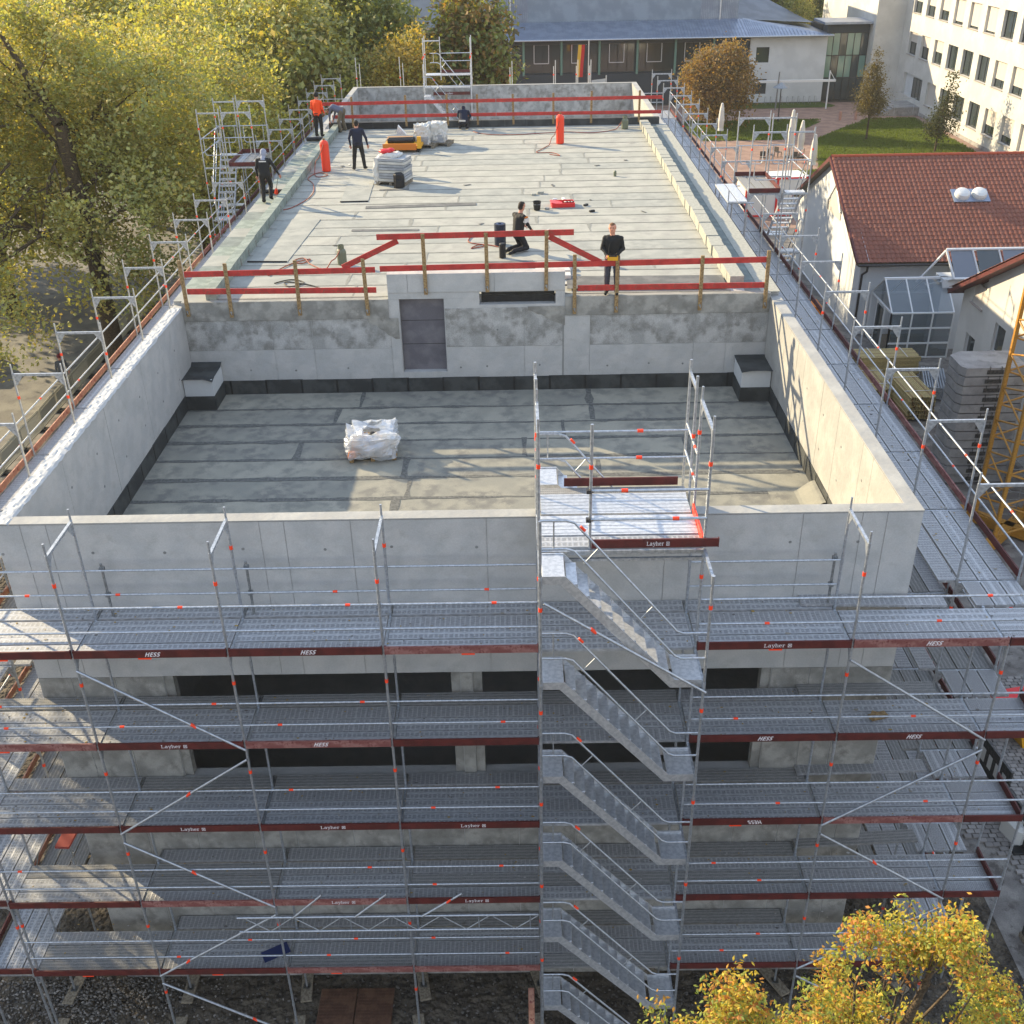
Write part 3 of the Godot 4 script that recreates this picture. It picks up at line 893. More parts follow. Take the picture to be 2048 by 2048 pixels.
# the long scaffolds beside the building; sgn +1 on the right, -1 on the left (bays run to negative x there)
func side_scaffold(label, at, turn, sgn, tall, depth_levels):
	var S = thing("scaffold", label, "scaffold", at, turn)
	var K = 19
	for k in range(-1, K + 1):
		var x = sgn * k * BAY
		var near = k < 5
		if k == -1:
			if sgn > 0: continue
			x = 2.36
		for L in range(0, 6 if near else (2 if k < 12 else 1)):
			if k == -1 and L == 0: continue
			sframe(S, x, -2.0 * L, L == 0 and not k in tall, true)
	for k in range(-1, K):
		var x = sgn * k * BAY if sgn > 0 else -(k + 1) * BAY
		var near = k < 4
		for L in range(0, 5 if near else (2 if k < 12 else 1)):
			var y = -2.0 * L
			if k == -1:
				# short bay closing the corner
				if sgn > 0: sdeck(S, -.76, y, ROWS, [1, 0], .29)
				else:
					sdeck(S, 0, y, ROWS, [0, 1], .92)
					if L > 0: toe(S, 0, y, 0, .92, .035, "toe")
				continue
			sdeck(S, x, y, ROWS, [0, 1] if L == 0 else [1, 2])
			if L == 0 and k < 14 and sgn > 0: sdeck(S, x, y, [-1.25], [1])
			if L > 0 and near: sdeck(S, x, y, [-1.25], [1, 2])
			if k in tall and k != tall[-1] and L == 0:
				pass
			if not (k == -1 and L == 0):
				srail(S, x, y + .97, 0); srail(S, x, y + .49, 0)
			var mt = "toe" if sgn > 0 else "toe_wood" if k < 8 else ("toe_worn" if k < 10 else "toe")
			if sgn > 0 and k in [1, 2, 3]: mt = "toe_worn"
			toe(S, x, y, 0, 1.0, .035, mt)
	# lower struts tying the scaffold near the front corner
	for L in range(1, 5):
		var xb = sgn * BAY
		brace(S, Vector3(xb, -2.0 * L, .05), Vector3(0, -2.0 * L + 1.8, .05)) if L % 2 else brace(S, Vector3(0, -2.0 * L, .05), Vector3(xb, -2.0 * L + 1.8, .05))
		if sgn < 0: part(S, "toe_board", MESH.toe_end, "toe", T(Vector3(2.38, -2.0 * L, 0)))
	for k in range(0, 4):
		for z in [0.0, -FW]:
			part(S, "base_jack", MESH.jack, "zinc_old", T(Vector3(sgn * k * BAY, GY + .08, z)))
			part(S, "sole_board", MESH.sole, "timber", T(Vector3(sgn * k * BAY, GY + .09, z), ry(.15 * k)))
	return S

# ---------------------------------------------------------------- stairs
func stair_meshes():
	var m = MB.new()   # one flight, 2 m down along +x; top landing x 0.03..0.37 at y 0, bottom landing x 2.09..2.55 at y -2
	var w = .32
	var top = Vector2(.37, 0)
	var bot = Vector2(2.09, -2.0)
	for s in [-w, w]:
		m.prism([Vector2(.03, .015), Vector2(.37, .015), Vector2(2.12, -1.97), Vector2(2.55, -1.97), Vector2(2.55, -2.12), Vector2(2.05, -2.12), Vector2(.30, -.13), Vector2(.03, -.13)], Vector3(0, 0, s - .012), Vector3.RIGHT, Vector3.UP, Vector3(0, 0, .024))
	MESH.flight = m.mesh()
	m = MB.new()
	m.cbox(Vector3(.20, -.02, 0), Vector3(.34, .035, 2 * w - .03), .004)
	MESH.top_landing = m.mesh()
	m = MB.new()
	m.cbox(Vector3(2.33, -2.02, 0), Vector3(.44, .035, 2 * w - .03), .004)
	MESH.bottom_landing = m.mesh()
	m = MB.new()
	m.cbox(Vector3(0, 0, 0), Vector3(.168, .03, 2 * w - .03), .004)
	m.box(Vector3(.08, -.02, 0), Vector3(.008, .04, 2 * w - .04))
	MESH.tread = m.mesh()
	m = MB.new()
	for h in [1.0, .52]:
		m.path([Vector3(.0, h, 0), Vector3(.38, h, 0), Vector3(.50, h - .04, 0), Vector3(2.08, -2.0 + h + .02, 0), Vector3(2.18, -2.0 + h - .03, 0), Vector3(2.56, -2.0 + h - .03, 0)], .019, 7)
	for q in [[.2, .0], [.85, .47], [1.7, .47]]:
		var yy = 0.0 if q[0] < .4 else -(q[0] - .45) * 1.22
		m.tube(Vector3(q[0], yy + 1.0, 0), Vector3(q[0] - (.2 if q[0] > .4 else 0.0), yy + (.75 if q[0] > .4 else .52), 0), .012, .012, 5)
	MESH.handrail = m.mesh()

func flight(S, x, y, z, mt = "alu", turn = 0.0):
	var b = ry(turn)
	var f = part(S, "stair_flight", MESH.flight, mt, T(Vector3(x, y, z), b))
	part(f, "landing", MESH.top_landing, mt); part(f, "landing", MESH.bottom_landing, mt)
	for i in 9:
		var u = (i + .6) / 9.4
		part(f, "tread", MESH.tread, mt, T(Vector3(.37 + 1.72 * u, -.03 - 2.0 * u, 0)))
	var r = part(f, "handrail", MESH.handrail, "zinc", T(Vector3(0, 0, .37)))
	part(r, "marker_clip", MESH.clip, "orange", T(Vector3(.62, .86, 0), Basis(Vector3.BACK, -.85)))

func stair_tower_front():
	var S = thing("stair_tower", "aluminium stair tower with flights one above the other on the scaffold front", "stair tower", Vector3(3 * BAY, 0, 0))
	for L in range(0, 6):
		flight(S, .0, 2.0 - 2.0 * L, .52)
	# outer standards of the stair bay
	for x in [0.0, BAY]:
		var m = MB.new()
		m.tube(Vector3(x, GY, .90), Vector3(x, 2.0 if x > 1 else 3.0, .90), .0242, .0242, 8)
		for y in range(-8, 3, 2):
			m.box(Vector3(x, y - .05, .45), Vector3(.045, .05, .9))
			m.tube(Vector3(x, y - .12, .9), Vector3(x, y + .02, .9), .031, .031, 8)
		var o = part(S, "standard", m, "zinc")
		for y in range(-9, 2, 2): part(o, "marker_band", MESH.band, "orange", T(Vector3(x, y + .45, .90)))
	# upper frames of the tower, 2 to 4 m
	for x in [0.0, BAY]:
		sframe(S, x, 2.0, true)
	# a second pair of narrow frames over the parapet
	for x in [0.0, BAY]:
		var m = MB.new()
		for z in [-1.62, -2.32]: m.tube(Vector3(x, 1.75 if z > -2 else -.7, z), Vector3(x, 4.15, z), .0242, .0242, 8)
		m.box(Vector3(x, 3.92, -1.97), Vector3(.045, .05, .7))
		var o = part(S, "frame", m, "zinc")
		part(o, "marker_band", MESH.band, "orange", T(Vector3(x, 3.1, -1.62)))
		for h in [3.0, 2.5]:
			var q = MB.new()
			q.tube(Vector3(x, h, -FW), Vector3(x, h, -2.32), .019, .019, 6)
			var rr = part(S, "guard_rail", q, "zinc")
			part(rr, "marker_clip", MESH.clip, "orange", T(Vector3(x, h, -1.4), ry(PI / 2)))
	# platform at 2 m
	sdeck(S, 0, 2.0, [-.16], [0])
	var pm = MB.new()
	for i in 11: pm.box(Vector3(BAY * .5, 2.0 + (.004 if i % 2 else 0.0), -.36 - i * .055), Vector3(BAY - .08, .04, .05))
	part(S, "platform", pm, "zinc_light")
	pm = MB.new()
	for i in 12: pm.box(Vector3(BAY * .5, 2.005 + (.004 if i % 2 else 0.0), -1.02 - i * .055), Vector3(BAY - .12, .04, .05))
	part(S, "platform", pm, "alu")
	sdeck(S, 0, 1.99, [-1.80], [2])
	toe(S, .8, 2.0, 1, .78, .04)
	var e = MB.new()
	e.box(Vector3(BAY - .02, 2.075, -.55), Vector3(.03, .14, 1.05))
	part(S, "toe_board", e, "paint_orange")
	var q2 = MB.new()
	q2.box(Vector3(.4 + 1.05, 2.07, -2.0), Vector3(1.95, .15, .03))
	part(S, "toe_board", q2, "toe")
	var bm = MB.new()
	bm.box(Vector3(BAY * .5, 1.93, .05), Vector3(BAY, .07, .05))
	bm.box(Vector3(BAY * .5, 1.80, .05), Vector3(BAY, .045, .045))
	part(S, "edge_beam", bm, "zinc")
	# post and rails beside the stair opening
	var m = MB.new()
	m.tube(Vector3(.79, 1.95, .0), Vector3(.79, 4.1, .0), .0242, .0242, 8)
	var po = part(S, "post", m, "zinc")
	part(po, "marker_band", MESH.band, "orange", T(Vector3(.79, 3.4, 0)))
	for h in [3.0, 2.5]:
		part(po, "coupler", MESH.coupler, "steel_dark", T(Vector3(.76, h, .03)))
		m = MB.new()
		m.tube(Vector3(.79, h, .02), Vector3(BAY, h, .02), .0242, .0242, 8)
		var rr = part(S, "guard_rail", m, "zinc")
		part(rr, "marker_clip", MESH.clip, "orange", T(Vector3(1.3 if h > 2.8 else 2.1, h, .02), Basis().scaled(Vector3(1, 1.3, 1.3))))
		m = MB.new()
		m.tube(Vector3(0.0, h, -2.05), Vector3(BAY, h, -2.05), .019, .019, 8)
		rr = part(S, "guard_rail", m, "zinc")
		part(rr, "marker_clip", MESH.clip, "orange", T(Vector3(1.75, h, -2.05), Basis().scaled(Vector3(1, 1.3, 1.3))))
	# flight down to the lower roof, inside the parapet
	flight(S, 0, 1.95, -2.45)
	brace(S, Vector3(.05, 1.6, .95), Vector3(2.6, -.15, .95))
	return S

func stair_tower_side(label, at, turn, sgn):
	# local axes as the scaffold it leans on; stands outside two tall frames
	var S = thing("stair_tower", label, "stair tower", at, turn)
	for x in [0.0, BAY]:
		sframe(S, x, 2.0, true)
		var m = MB.new()
		for z in [.10, .92]: m.tube(Vector3(x, GY if sgn > 0 else -6.0, z), Vector3(x, 4.1 if x > 1 or sgn > 0 else 4.1, z), .0242, .0242, 8)
		for y in range(-4, 5, 2): m.box(Vector3(x, y - .05, .5), Vector3(.045, .05, .86))
		var o = part(S, "frame", m, "zinc")
		for y in [-.6, 1.4, 3.4]: part(o, "marker_band", MESH.band, "orange", T(Vector3(x, y, .92)))
	for L in range(0, 4): flight(S, 0, 2.0 - 2.0 * L, .5)
	sdeck(S, 0, 2.0, ROWS, [2, 0])
	for h in [3.0, 2.5]:
		srail(S, 0, h, .92)
	# gates closing the ends
	for x in [0.05, BAY - .05]:
		var m = MB.new()
		m.path([Vector3(x, 3.05, -.15), Vector3(x, 2.5, -.15), Vector3(x, 2.42, -.22), Vector3(x, 2.42, -.87), Vector3(x, 2.5, -.94), Vector3(x, 3.05, -.94)], .017, 6)
		m.tube(Vector3(x, 3.05, -FW), Vector3(x, 3.05, 0), .019, .019, 6)
		part(S, "gate", m, "zinc")
		m = MB.new()
		m.path([Vector3(x, 3.05, .2), Vector3(x, 2.5, .2), Vector3(x, 2.42, .27), Vector3(x, 2.42, .75), Vector3(x, 2.5, .82), Vector3(x, 3.05, .82)], .017, 6)
		m.tube(Vector3(x, 3.05, .1), Vector3(x, 3.05, .92), .019, .019, 6)
		part(S, "gate", m, "zinc")
	toe(S, 0, 2.0, 0, 1.0, .0)
	part(S, "toe_board", MESH.toe_end, "toe", T(Vector3(.03, 2.0, 0)))
	part(S, "toe_board", MESH.toe_end, "toe", T(Vector3(BAY - .03, 2.0, 0)))
	return S

func stair_tower_far():
	var S = thing("stair_tower", "small light steel stair tower standing astride the far concrete parapet", "stair tower", Vector3(2.5, 0, -49.2))
	for x in [0.0, BAY]:
		for zz in [[-.75, -2.0], [.35, -.7], [1.0, -.7]]:
			var m = MB.new()
			m.tube(Vector3(x, zz[1], zz[0]), Vector3(x, 4.25 if zz[0] < .9 else 3.0, zz[0]), .026, .026, 7)
			m.box(Vector3(x, 2.0, zz[0]), Vector3(.08, .08, .08))
			var o = part(S, "standard", m, "zinc_light")
			part(o, "marker_band", MESH.band, "orange", T(Vector3(x, 3.3, zz[0]), Basis().scaled(Vector3(1.2, 1, 1.2))))
	var m = MB.new()
	m.box(Vector3(.45, 4.1, .35), Vector3(.9, .05, .05)); m.tube(Vector3(.92, 4.3, .35), Vector3(.92, 2.1, .35), .024, .024, 7)
	part(S, "frame", m, "zinc_light")
	m = MB.new()
	m.bx(.05, BAY - .05, 2.28, 2.33, -.72, .0); part(S, "platform", m, "alu")
	m = MB.new()
	m.bx(.05, BAY - .05, 1.78, 1.83, .38, .98); part(S, "platform", m, "alu")
	m = MB.new()
	m.bx(.85, BAY - .05, 2.34, 2.49, -.74, -.71); part(S, "toe_board", m, "toe")
	m = MB.new()
	m.bx(.5, BAY - .05, 1.42, 1.58, .98, 1.01)
	var tb = part(S, "toe_board", m, "toe")
	word(tb, "Layher", .13, Vector3(1.35, 1.5, 1.012), Basis(), "print_white", true)
	for h in [3.35, 2.95]:
		m = MB.new()
		m.tube(Vector3(.92, h, -.72), Vector3(BAY, h, -.72), .02, .02, 6); part(S, "guard_rail", m, "zinc_light")
	flight(S, 0.0, 1.45, 1.35, "zinc_light")
	var hr = part(S, "handrail", MESH.handrail, "zinc_light", T(Vector3(.3, 2.4, -.3)))
	return S

func far_scaffold():
	var S = thing("scaffold", "light steel scaffold standards rising behind the far parapet wall", "scaffold", Vector3(0, 0, -51.6))
	for x in [-1.6, .9, 7.2, 9.7, 11.0, 11.75]:
		var m = MB.new()
		m.tube(Vector3(x, GY, 0), Vector3(x, 2.35 if x > 5 else 3.0, 0), .03, .024, 7)
		m.tube(Vector3(x + .12, GY, -.6), Vector3(x + .12, 2.6, -.6), .026, .024, 7)
		var o = part(S, "standard", m, "zinc_light")
		part(o, "marker_band", MESH.band, "orange", T(Vector3(x, 1.9, 0), Basis().scaled(Vector3(1.4, 1, 1.4))))
	for k in 3:
		var m = MB.new()
		m.tube(Vector3(-4, .8 - k * .5, 0), Vector3(16, .8 - k * .5, 0), .02, .02, 6)
		part(S, "guard_rail", m, "zinc_light")
	return S

func scaffolds():
	scaffold_meshes()
	stair_meshes()
	front_scaffold()
	side_scaffold("long steel scaffold with red toe boards beside the bright parapet and tiled house", Vector3(16.34, 0, -1.87), PI / 2, 1, [8, 9], 5)
	side_scaffold("long steel scaffold with pale toe boards between the parapet and the plane trees", Vector3(-3.58, 0, -2.40), -PI / 2, -1, [10, 11], 5)
	stair_tower_front()
	stair_tower_side("steel stair tower beside the white gable of the tiled house", Vector3(16.34, 0, -1.87 - 8 * BAY), PI / 2, 1)
	stair_tower_side("steel stair tower standing against the plane tree foliage", Vector3(-3.58, 0, -2.40 - 11 * BAY), -PI / 2, -1)
	stair_tower_far()
	far_scaffold()
	# platform reaching from the right scaffold towards the roof
	var P = thing("work_platform", "white perforated work platform on legs over the right walkway near the stair tower", "platform", Vector3(14.7, 0, -22.6))
	for i in 2: part(P, "deck_plank", MESH.plank, "zinc_light", T(Vector3(-.17 + .34 * i, 2.0, 1.28), ry(PI / 2)))
	for z in [-1.2, 1.2]:
		for x in [-.3, .3]:
			var m = MB.new()
			m.tube(Vector3(x, 0, z), Vector3(x, 2.35 if x < 0 else 1.97, z), .022, .022, 6)
			part(P, "leg", m, "zinc")
		var b = MB.new()
		b.tube(Vector3(-.3, 1.93, z), Vector3(.55, 1.93, z), .022, .022, 6)
		part(P, "bearer", b, "zinc")

# ---------------------------------------------------------------- ground
func sheet(called, mt, pts, y):
	var m = MB.new()
	var P = []
	for p in pts: P.append(Vector2(p[0], p[1]))
	var tr = Geometry2D.triangulate_polygon(PackedVector2Array(P))
	for i in range(0, tr.size(), 3):
		m.face([Vector3(P[tr[i]].x, y, P[tr[i]].y), Vector3(P[tr[i + 1]].x, y, P[tr[i + 1]].y), Vector3(P[tr[i + 2]].x, y, P[tr[i + 2]].y)], Vector3.UP)
	return struct_part(called, m, mt)

func ground():
	sheet("ground", "dirt", [[-220, 70], [280, 70], [280, -420], [-220, -420]], GY - .02)
	sheet("street", "street", [[-60, 60], [-14.6, 60], [-14.6, -160], [-60, -160]], GY - .010)
	sheet("pavement", "paving_grey", [[-14.5, 60], [-12.6, 60], [-12.6, -160], [-14.5, -160]], GY + .10)
	var m = MB.new()
	m.bx(-14.62, -14.5, GY - .02, GY + .10, -160, 60)
	struct_part("kerb", m, "ballast")
	sheet("courtyard", "paving_grey", [[18.3, 20], [60, 20], [60, -62], [18.3, -62]], GY - .010)
	sheet("forecourt", "paving", [[17, -62], [60, -62], [60, -114], [-14, -114], [-14, -62]], GY - .006)
	sheet("lawn", "lawn", [[33.4, -80], [36.4, -93.1], [40.2, -98.6], [43.8, -102.2], [46.6, -102.9], [49.0, -102.0], [49.2, -60], [30, -62]], GY + .03)
	sheet("lawn", "lawn", [[25.5, -93.6], [33, -93.2], [36.6, -98.6], [39.2, -102.4], [33.5, -103.4], [24, -103.6]], GY + .03)
	sheet("lawn", "lawn", [[30, -110.6], [42.4, -110.8], [43.2, -112.0], [42.0, -114.2], [30, -114.2]], GY + .02)
	# grass blades over the lawns, seen from far off
	var bl = MB.new()
	for i in 9:
		var a = i * 2.4
		var p = Vector3(cos(a) * .09 * (i % 4), 0, sin(a) * .09 * (i % 4))
		var d = Vector3(cos(a * 1.7), 0, sin(a * 1.7)) * .035
		bl.flat([p - d, p + d, p + Vector3(d.z * .8, .13, -d.x * .8)])
	var xs = []
	var cs = []
	while xs.size() < 15000:
		var p = Vector2(rnd(24, 49), rnd(-103.5, -64))
		var ok = p.x > 33.6 + (-80 - p.y) * .21 + max(0.0, -93 - p.y) * .55 if p.y < -80 else p.x > 31
		if p.y < -93.4 and p.x > 25.6 and p.x < 33 + (-93.2 - p.y) * .62: ok = true
		if not ok: continue
		xs.append(T(Vector3(p.x, GY + .02, p.y), ry(rnd(0, 6)).scaled(Vector3(1.4, rnd(.7, 1.5), 1.4))))
		var k = rnd(.7, 1.25)
		cs.append(Color(.13 * k, .19 * k, .03 * k))
	tag(multi(self, "grass", bl, "grass_blade", xs, cs), "short green grass growing on the lawns", "grass", "", "stuff")
	# cobbles beside the right scaffold
	m = MB.new()
	m.cbox(Vector3(0, .03, 0), Vector3(.19, .06, .13), .012)
	xs = []; cs = []
	for i in 46:
		for j in 84:
			var x = 18.6 + i * .205
			var z = .6 - j * .145
			if x < 19.3 and z > -5.2 + (x - 18.6): continue
			xs.append(T(Vector3(x + .1 * (j % 2) + rnd(-.01, .01), GY - .008 + rnd(-.008, .008), z), ry(rnd(-.06, .06))))
			var k = rnd(.75, 1.15)
			cs.append(Color(.24 * k, .22 * k, .20 * k))
	tag(multi(self, "cobblestones", m, "vcol", xs, cs), "grey cobblestones laid in rows beside the scaffold foot", "cobblestones", "", "stuff")
	# rubble along the front of the building
	var st = MB.new()
	st.ball(Vector3.ZERO, Vector3(.6, .35, .42), 5, 3)
	xs = []; cs = []
	for i in 9000:
		var x = rnd(-6.5, 20)
		var z = rnd(-1.45, 4.5)
		if i > 6500: x = -2.3 + rng.randfn() * 1.3; z = -.9 + rng.randfn() * .6
		if z < -1.4: continue
		var s = rnd(.02, .07)
		xs.append(T(Vector3(x, GY - .012 + (.05 * exp(-pow(x + 2.2, 2) / 2.0) if i > 6500 else 0.0), z), Basis.from_euler(Vector3(rnd(0, 6), rnd(0, 6), rnd(0, 6))).scaled(Vector3(s * rnd(.7, 1.6), s, s))))
		var k = rnd(.35, 1.2)
		var lt = .25 if (i > 6500 and rng.randf() < .35) else .13
		cs.append(Color(lt * k, lt * .9 * k, lt * .78 * k))
	tag(multi(self, "rubble", st, "vcol", xs, cs), "loose stones and rubble on the dirt below the lowest deck", "rubble", "", "stuff")
	# pit cover of steel mesh
	var P = thing("pit_cover", "rusty steel grid cover lying on the dirt under the lowest deck", "cover", Vector3(3.7, GY + .03, -.55))
	for i in 2:
		m = MB.new()
		m.cbox(Vector3(-.4 + .81 * i, 0, 0), Vector3(.79, .05, .95), .01)
		for j in 12: m.box(Vector3(-.4 + .81 * i, .03, -.44 + j * .08), Vector3(.77, .016, .02))
		for j in 10: m.box(Vector3(-.76 + .81 * i + j * .08, .034, 0), Vector3(.02, .016, .93))
		part(P, "panel", m, "rust")
	# timber board on its edge beside the stairs
	m = MB.new()
	m.cbox(Vector3(0, .9, 0), Vector3(.12, 1.9, .35), .01)
	single("timber_post", m, "toe_wood", "weathered reddish timber upright standing beside the lowest stair flight", "timber", Vector3(7.5, GY, .5))

# ---------------------------------------------------------------- windows and buildings
# a wall in a plane: origin o, along a, up y, outward n; holes [u0,u1,v0,v1] in order of u within shared v bands
func holed_wall(parent, called, mt, o, a, n, L, v0, v1, rows, th):
	var m = MB.new()
	var vs = v0
	var B = Basis(a, Vector3.UP, n)
	for r in rows:       # r = [va, vb, [[u0,u1],...]]
		if r[0] > vs: m.box(o + a * L * .5 + Vector3.UP * (vs + r[0]) * .5 - n * th * .5, Vector3(L, r[0] - vs, th), B)
		var u = 0.0
		for h in r[2]:
			if h[0] > u: m.box(o + a * (u + h[0]) * .5 + Vector3.UP * (r[0] + r[1]) * .5 - n * th * .5, Vector3(h[0] - u, r[1] - r[0], th), B)
			u = h[1]
		if u < L: m.box(o + a * (u + L) * .5 + Vector3.UP * (r[0] + r[1]) * .5 - n * th * .5, Vector3(L - u, r[1] - r[0], th), B)
		vs = r[1]
	if vs < v1: m.box(o + a * L * .5 + Vector3.UP * (vs + v1) * .5 - n * th * .5, Vector3(L, v1 - vs, th), B)
	return part(parent, called, m, mt)

# a window: frame with panes, optional blind over the top share, sill
func window(parent, o, a, n, w, h, rec, fm = "frame_dark", blind = 0.0, sill = true, mull = 1, gm = "glass"):
	var B = Basis(a, Vector3.UP, n)
	var m = MB.new()
	var c = o - n * rec
	for s in [0, 1]:
		m.box(c + a * (s * w + (.03 if s == 0 else -.03)) + Vector3.UP * h * .5, Vector3(.06, h, .07), B)
		m.box(c + a * w * .5 + Vector3.UP * (s * h + (.03 if s == 0 else -.03)), Vector3(w - .12, .06, .066), B)
	for i in mull: m.box(c + a * w * (i + 1) / (mull + 1) + Vector3.UP * h * .5, Vector3(.05, h - .12, .06), B)
	var f = part(parent, "window", m, fm)
	for i in mull + 1:
		m = MB.new()
		var pw = w / (mull + 1)
		m.box(c - n * .015 + a * pw * (i + .5) + Vector3.UP * h * .5, Vector3(pw - .06, h - .12, .012), B)
		part(f, "pane", m, gm)
	if blind > 0:
		m = MB.new()
		var bh = h * blind
		var k = 6
		for i in k: m.box(c + n * (.06 + .006 * (i % 2)) + a * w * (i + .5) / k + Vector3.UP * (h - bh * .5), Vector3(w / k, bh, .012), B)
		part(f, "blind", m, "blind")
	if sill:
		m = MB.new()
		m.box(o + a * w * .5 - Vector3.UP * .03 - n * (rec * .5 - .05), Vector3(w + .06, .05, rec + .10), B)
		part(f, "sill", m, "sill")
	return f

func office():
	var O = thing("office_building", "white rendered office block with rows of windows and beige blinds", "building", Vector3(50, GY, -114))
	var a = Vector3(0, 0, 1)
	var n = Vector3.LEFT
	var o = Vector3.ZERO
	var L = 76.0
	var rows = []
	var bl = {0: [1, .0, .0, .0, .62, .72, 1, .5, .3, .8, 0, .6, 1, .5, 0, 0, .5, .5, .5], 1: [.45, .48, .5, 0, 0, 0, .68, .70, .3, 1, .5, 0, .6, .6, .6, 0, 0, 0, 0], 2: [.5, .55, .6, .88, .9, .92, 0, 0, .6, .6, .5, .4, .5, .5, 0, 0, 0, 0, 0], 3: [.5, .5, 0, .4, .8, .8, .3, 0, 0, 1, .5, .5, .5, .5, 0, 0, 0, 0, 0]}
	for r in 4:
		var hs = []
		if r == 0: hs.append([2.9, 8.9])
		var z0 = 2.8 if r > 0 else 10.4
		while z0 < L - 3:
			hs.append([z0, z0 + 2.6])
			z0 += 3.9
		rows.append([(.9 if r < 0 else 1.3) + r * 4.05, 3.5 + r * 4.05, hs])
	# the door opening runs to the floor
	holed_wall(O, "wall", "render_white", o, a, n, L, 0.0, 17.0, rows, .4)
	for r in 4:
		var i = 0
		for h in rows[r][2]:
			if h[1] - h[0] > 3: continue
			if h[0] > 46: break
			window(O, o + a * h[0] + Vector3.UP * rows[r][0], a, n, 2.6, 2.2, .3, "frame_dark", bl[r][i], true, 1)
			i += 1
	var m = MB.new()
	m.bx(.5, 13, 0, 17, -.0, L); part(O, "interior_core", m, "interior")
	m = MB.new()
	m.bx(.30, .48, .85, 3.5, 2.9, 8.9); part(O, "recess_wall", m, "render_cool")
	var d = part(O, "entrance_door", box_mesh(.2, .29, .9, 3.3, 5.6, 8.6), "glass")
	for z in [5.6, 6.6, 7.6, 8.6]: part(d, "door_frame", box_mesh(.17, .22, .9, 3.3, z - .04, z + .04), "frame_dark")
	part(O, "plinth", box_mesh(-.03, .0, 0, .35, 9.5, L), "ballast")
	m = MB.new()
	m.tube(Vector3(-.1, .2, .15), Vector3(-.1, 16.8, .15), .06, .06, 8); part(O, "downpipe", m, "zinc_light")
	# stair block at the far corner
	part(O, "stair_block", box_mesh(-3.1, 2, 0, 17, -22, .5), "render_white")
	part(O, "roof", box_mesh(-.3, 13.2, 17, 17.3, -.3, L), "roof_grey")
	# steps and landing at the door
	var S = thing("entrance_steps", "grey stone entrance steps with a landing at the office door", "steps", Vector3(47, GY, -110))
	for i in 5: part(S, "step", box_mesh(-1.2 + i * .34, 3.0, .17 * i, .17 * (i + 1) - .004, 1.0 + .0 * i, 5.2), "ballast")
	m = MB.new()
	for z in [1.0, 5.2]: m.path([Vector3(-1.0, 1.0, z), Vector3(.4, 1.75, z), Vector3(2.6, 1.75, z)], .025, 6)
	for x in [-.9, .4, 2.4]: m.tube(Vector3(x, .2, 5.2), Vector3(x, 1.75 if x > 0 else 1.05, 5.2), .02, .02, 6)
	part(S, "handrail", m, "zinc")

func box_mesh(x0, x1, y0, y1, z0, z1):
	var m = MB.new()
	m.bx(x0, x1, y0, y1, z0, z1)
	return m

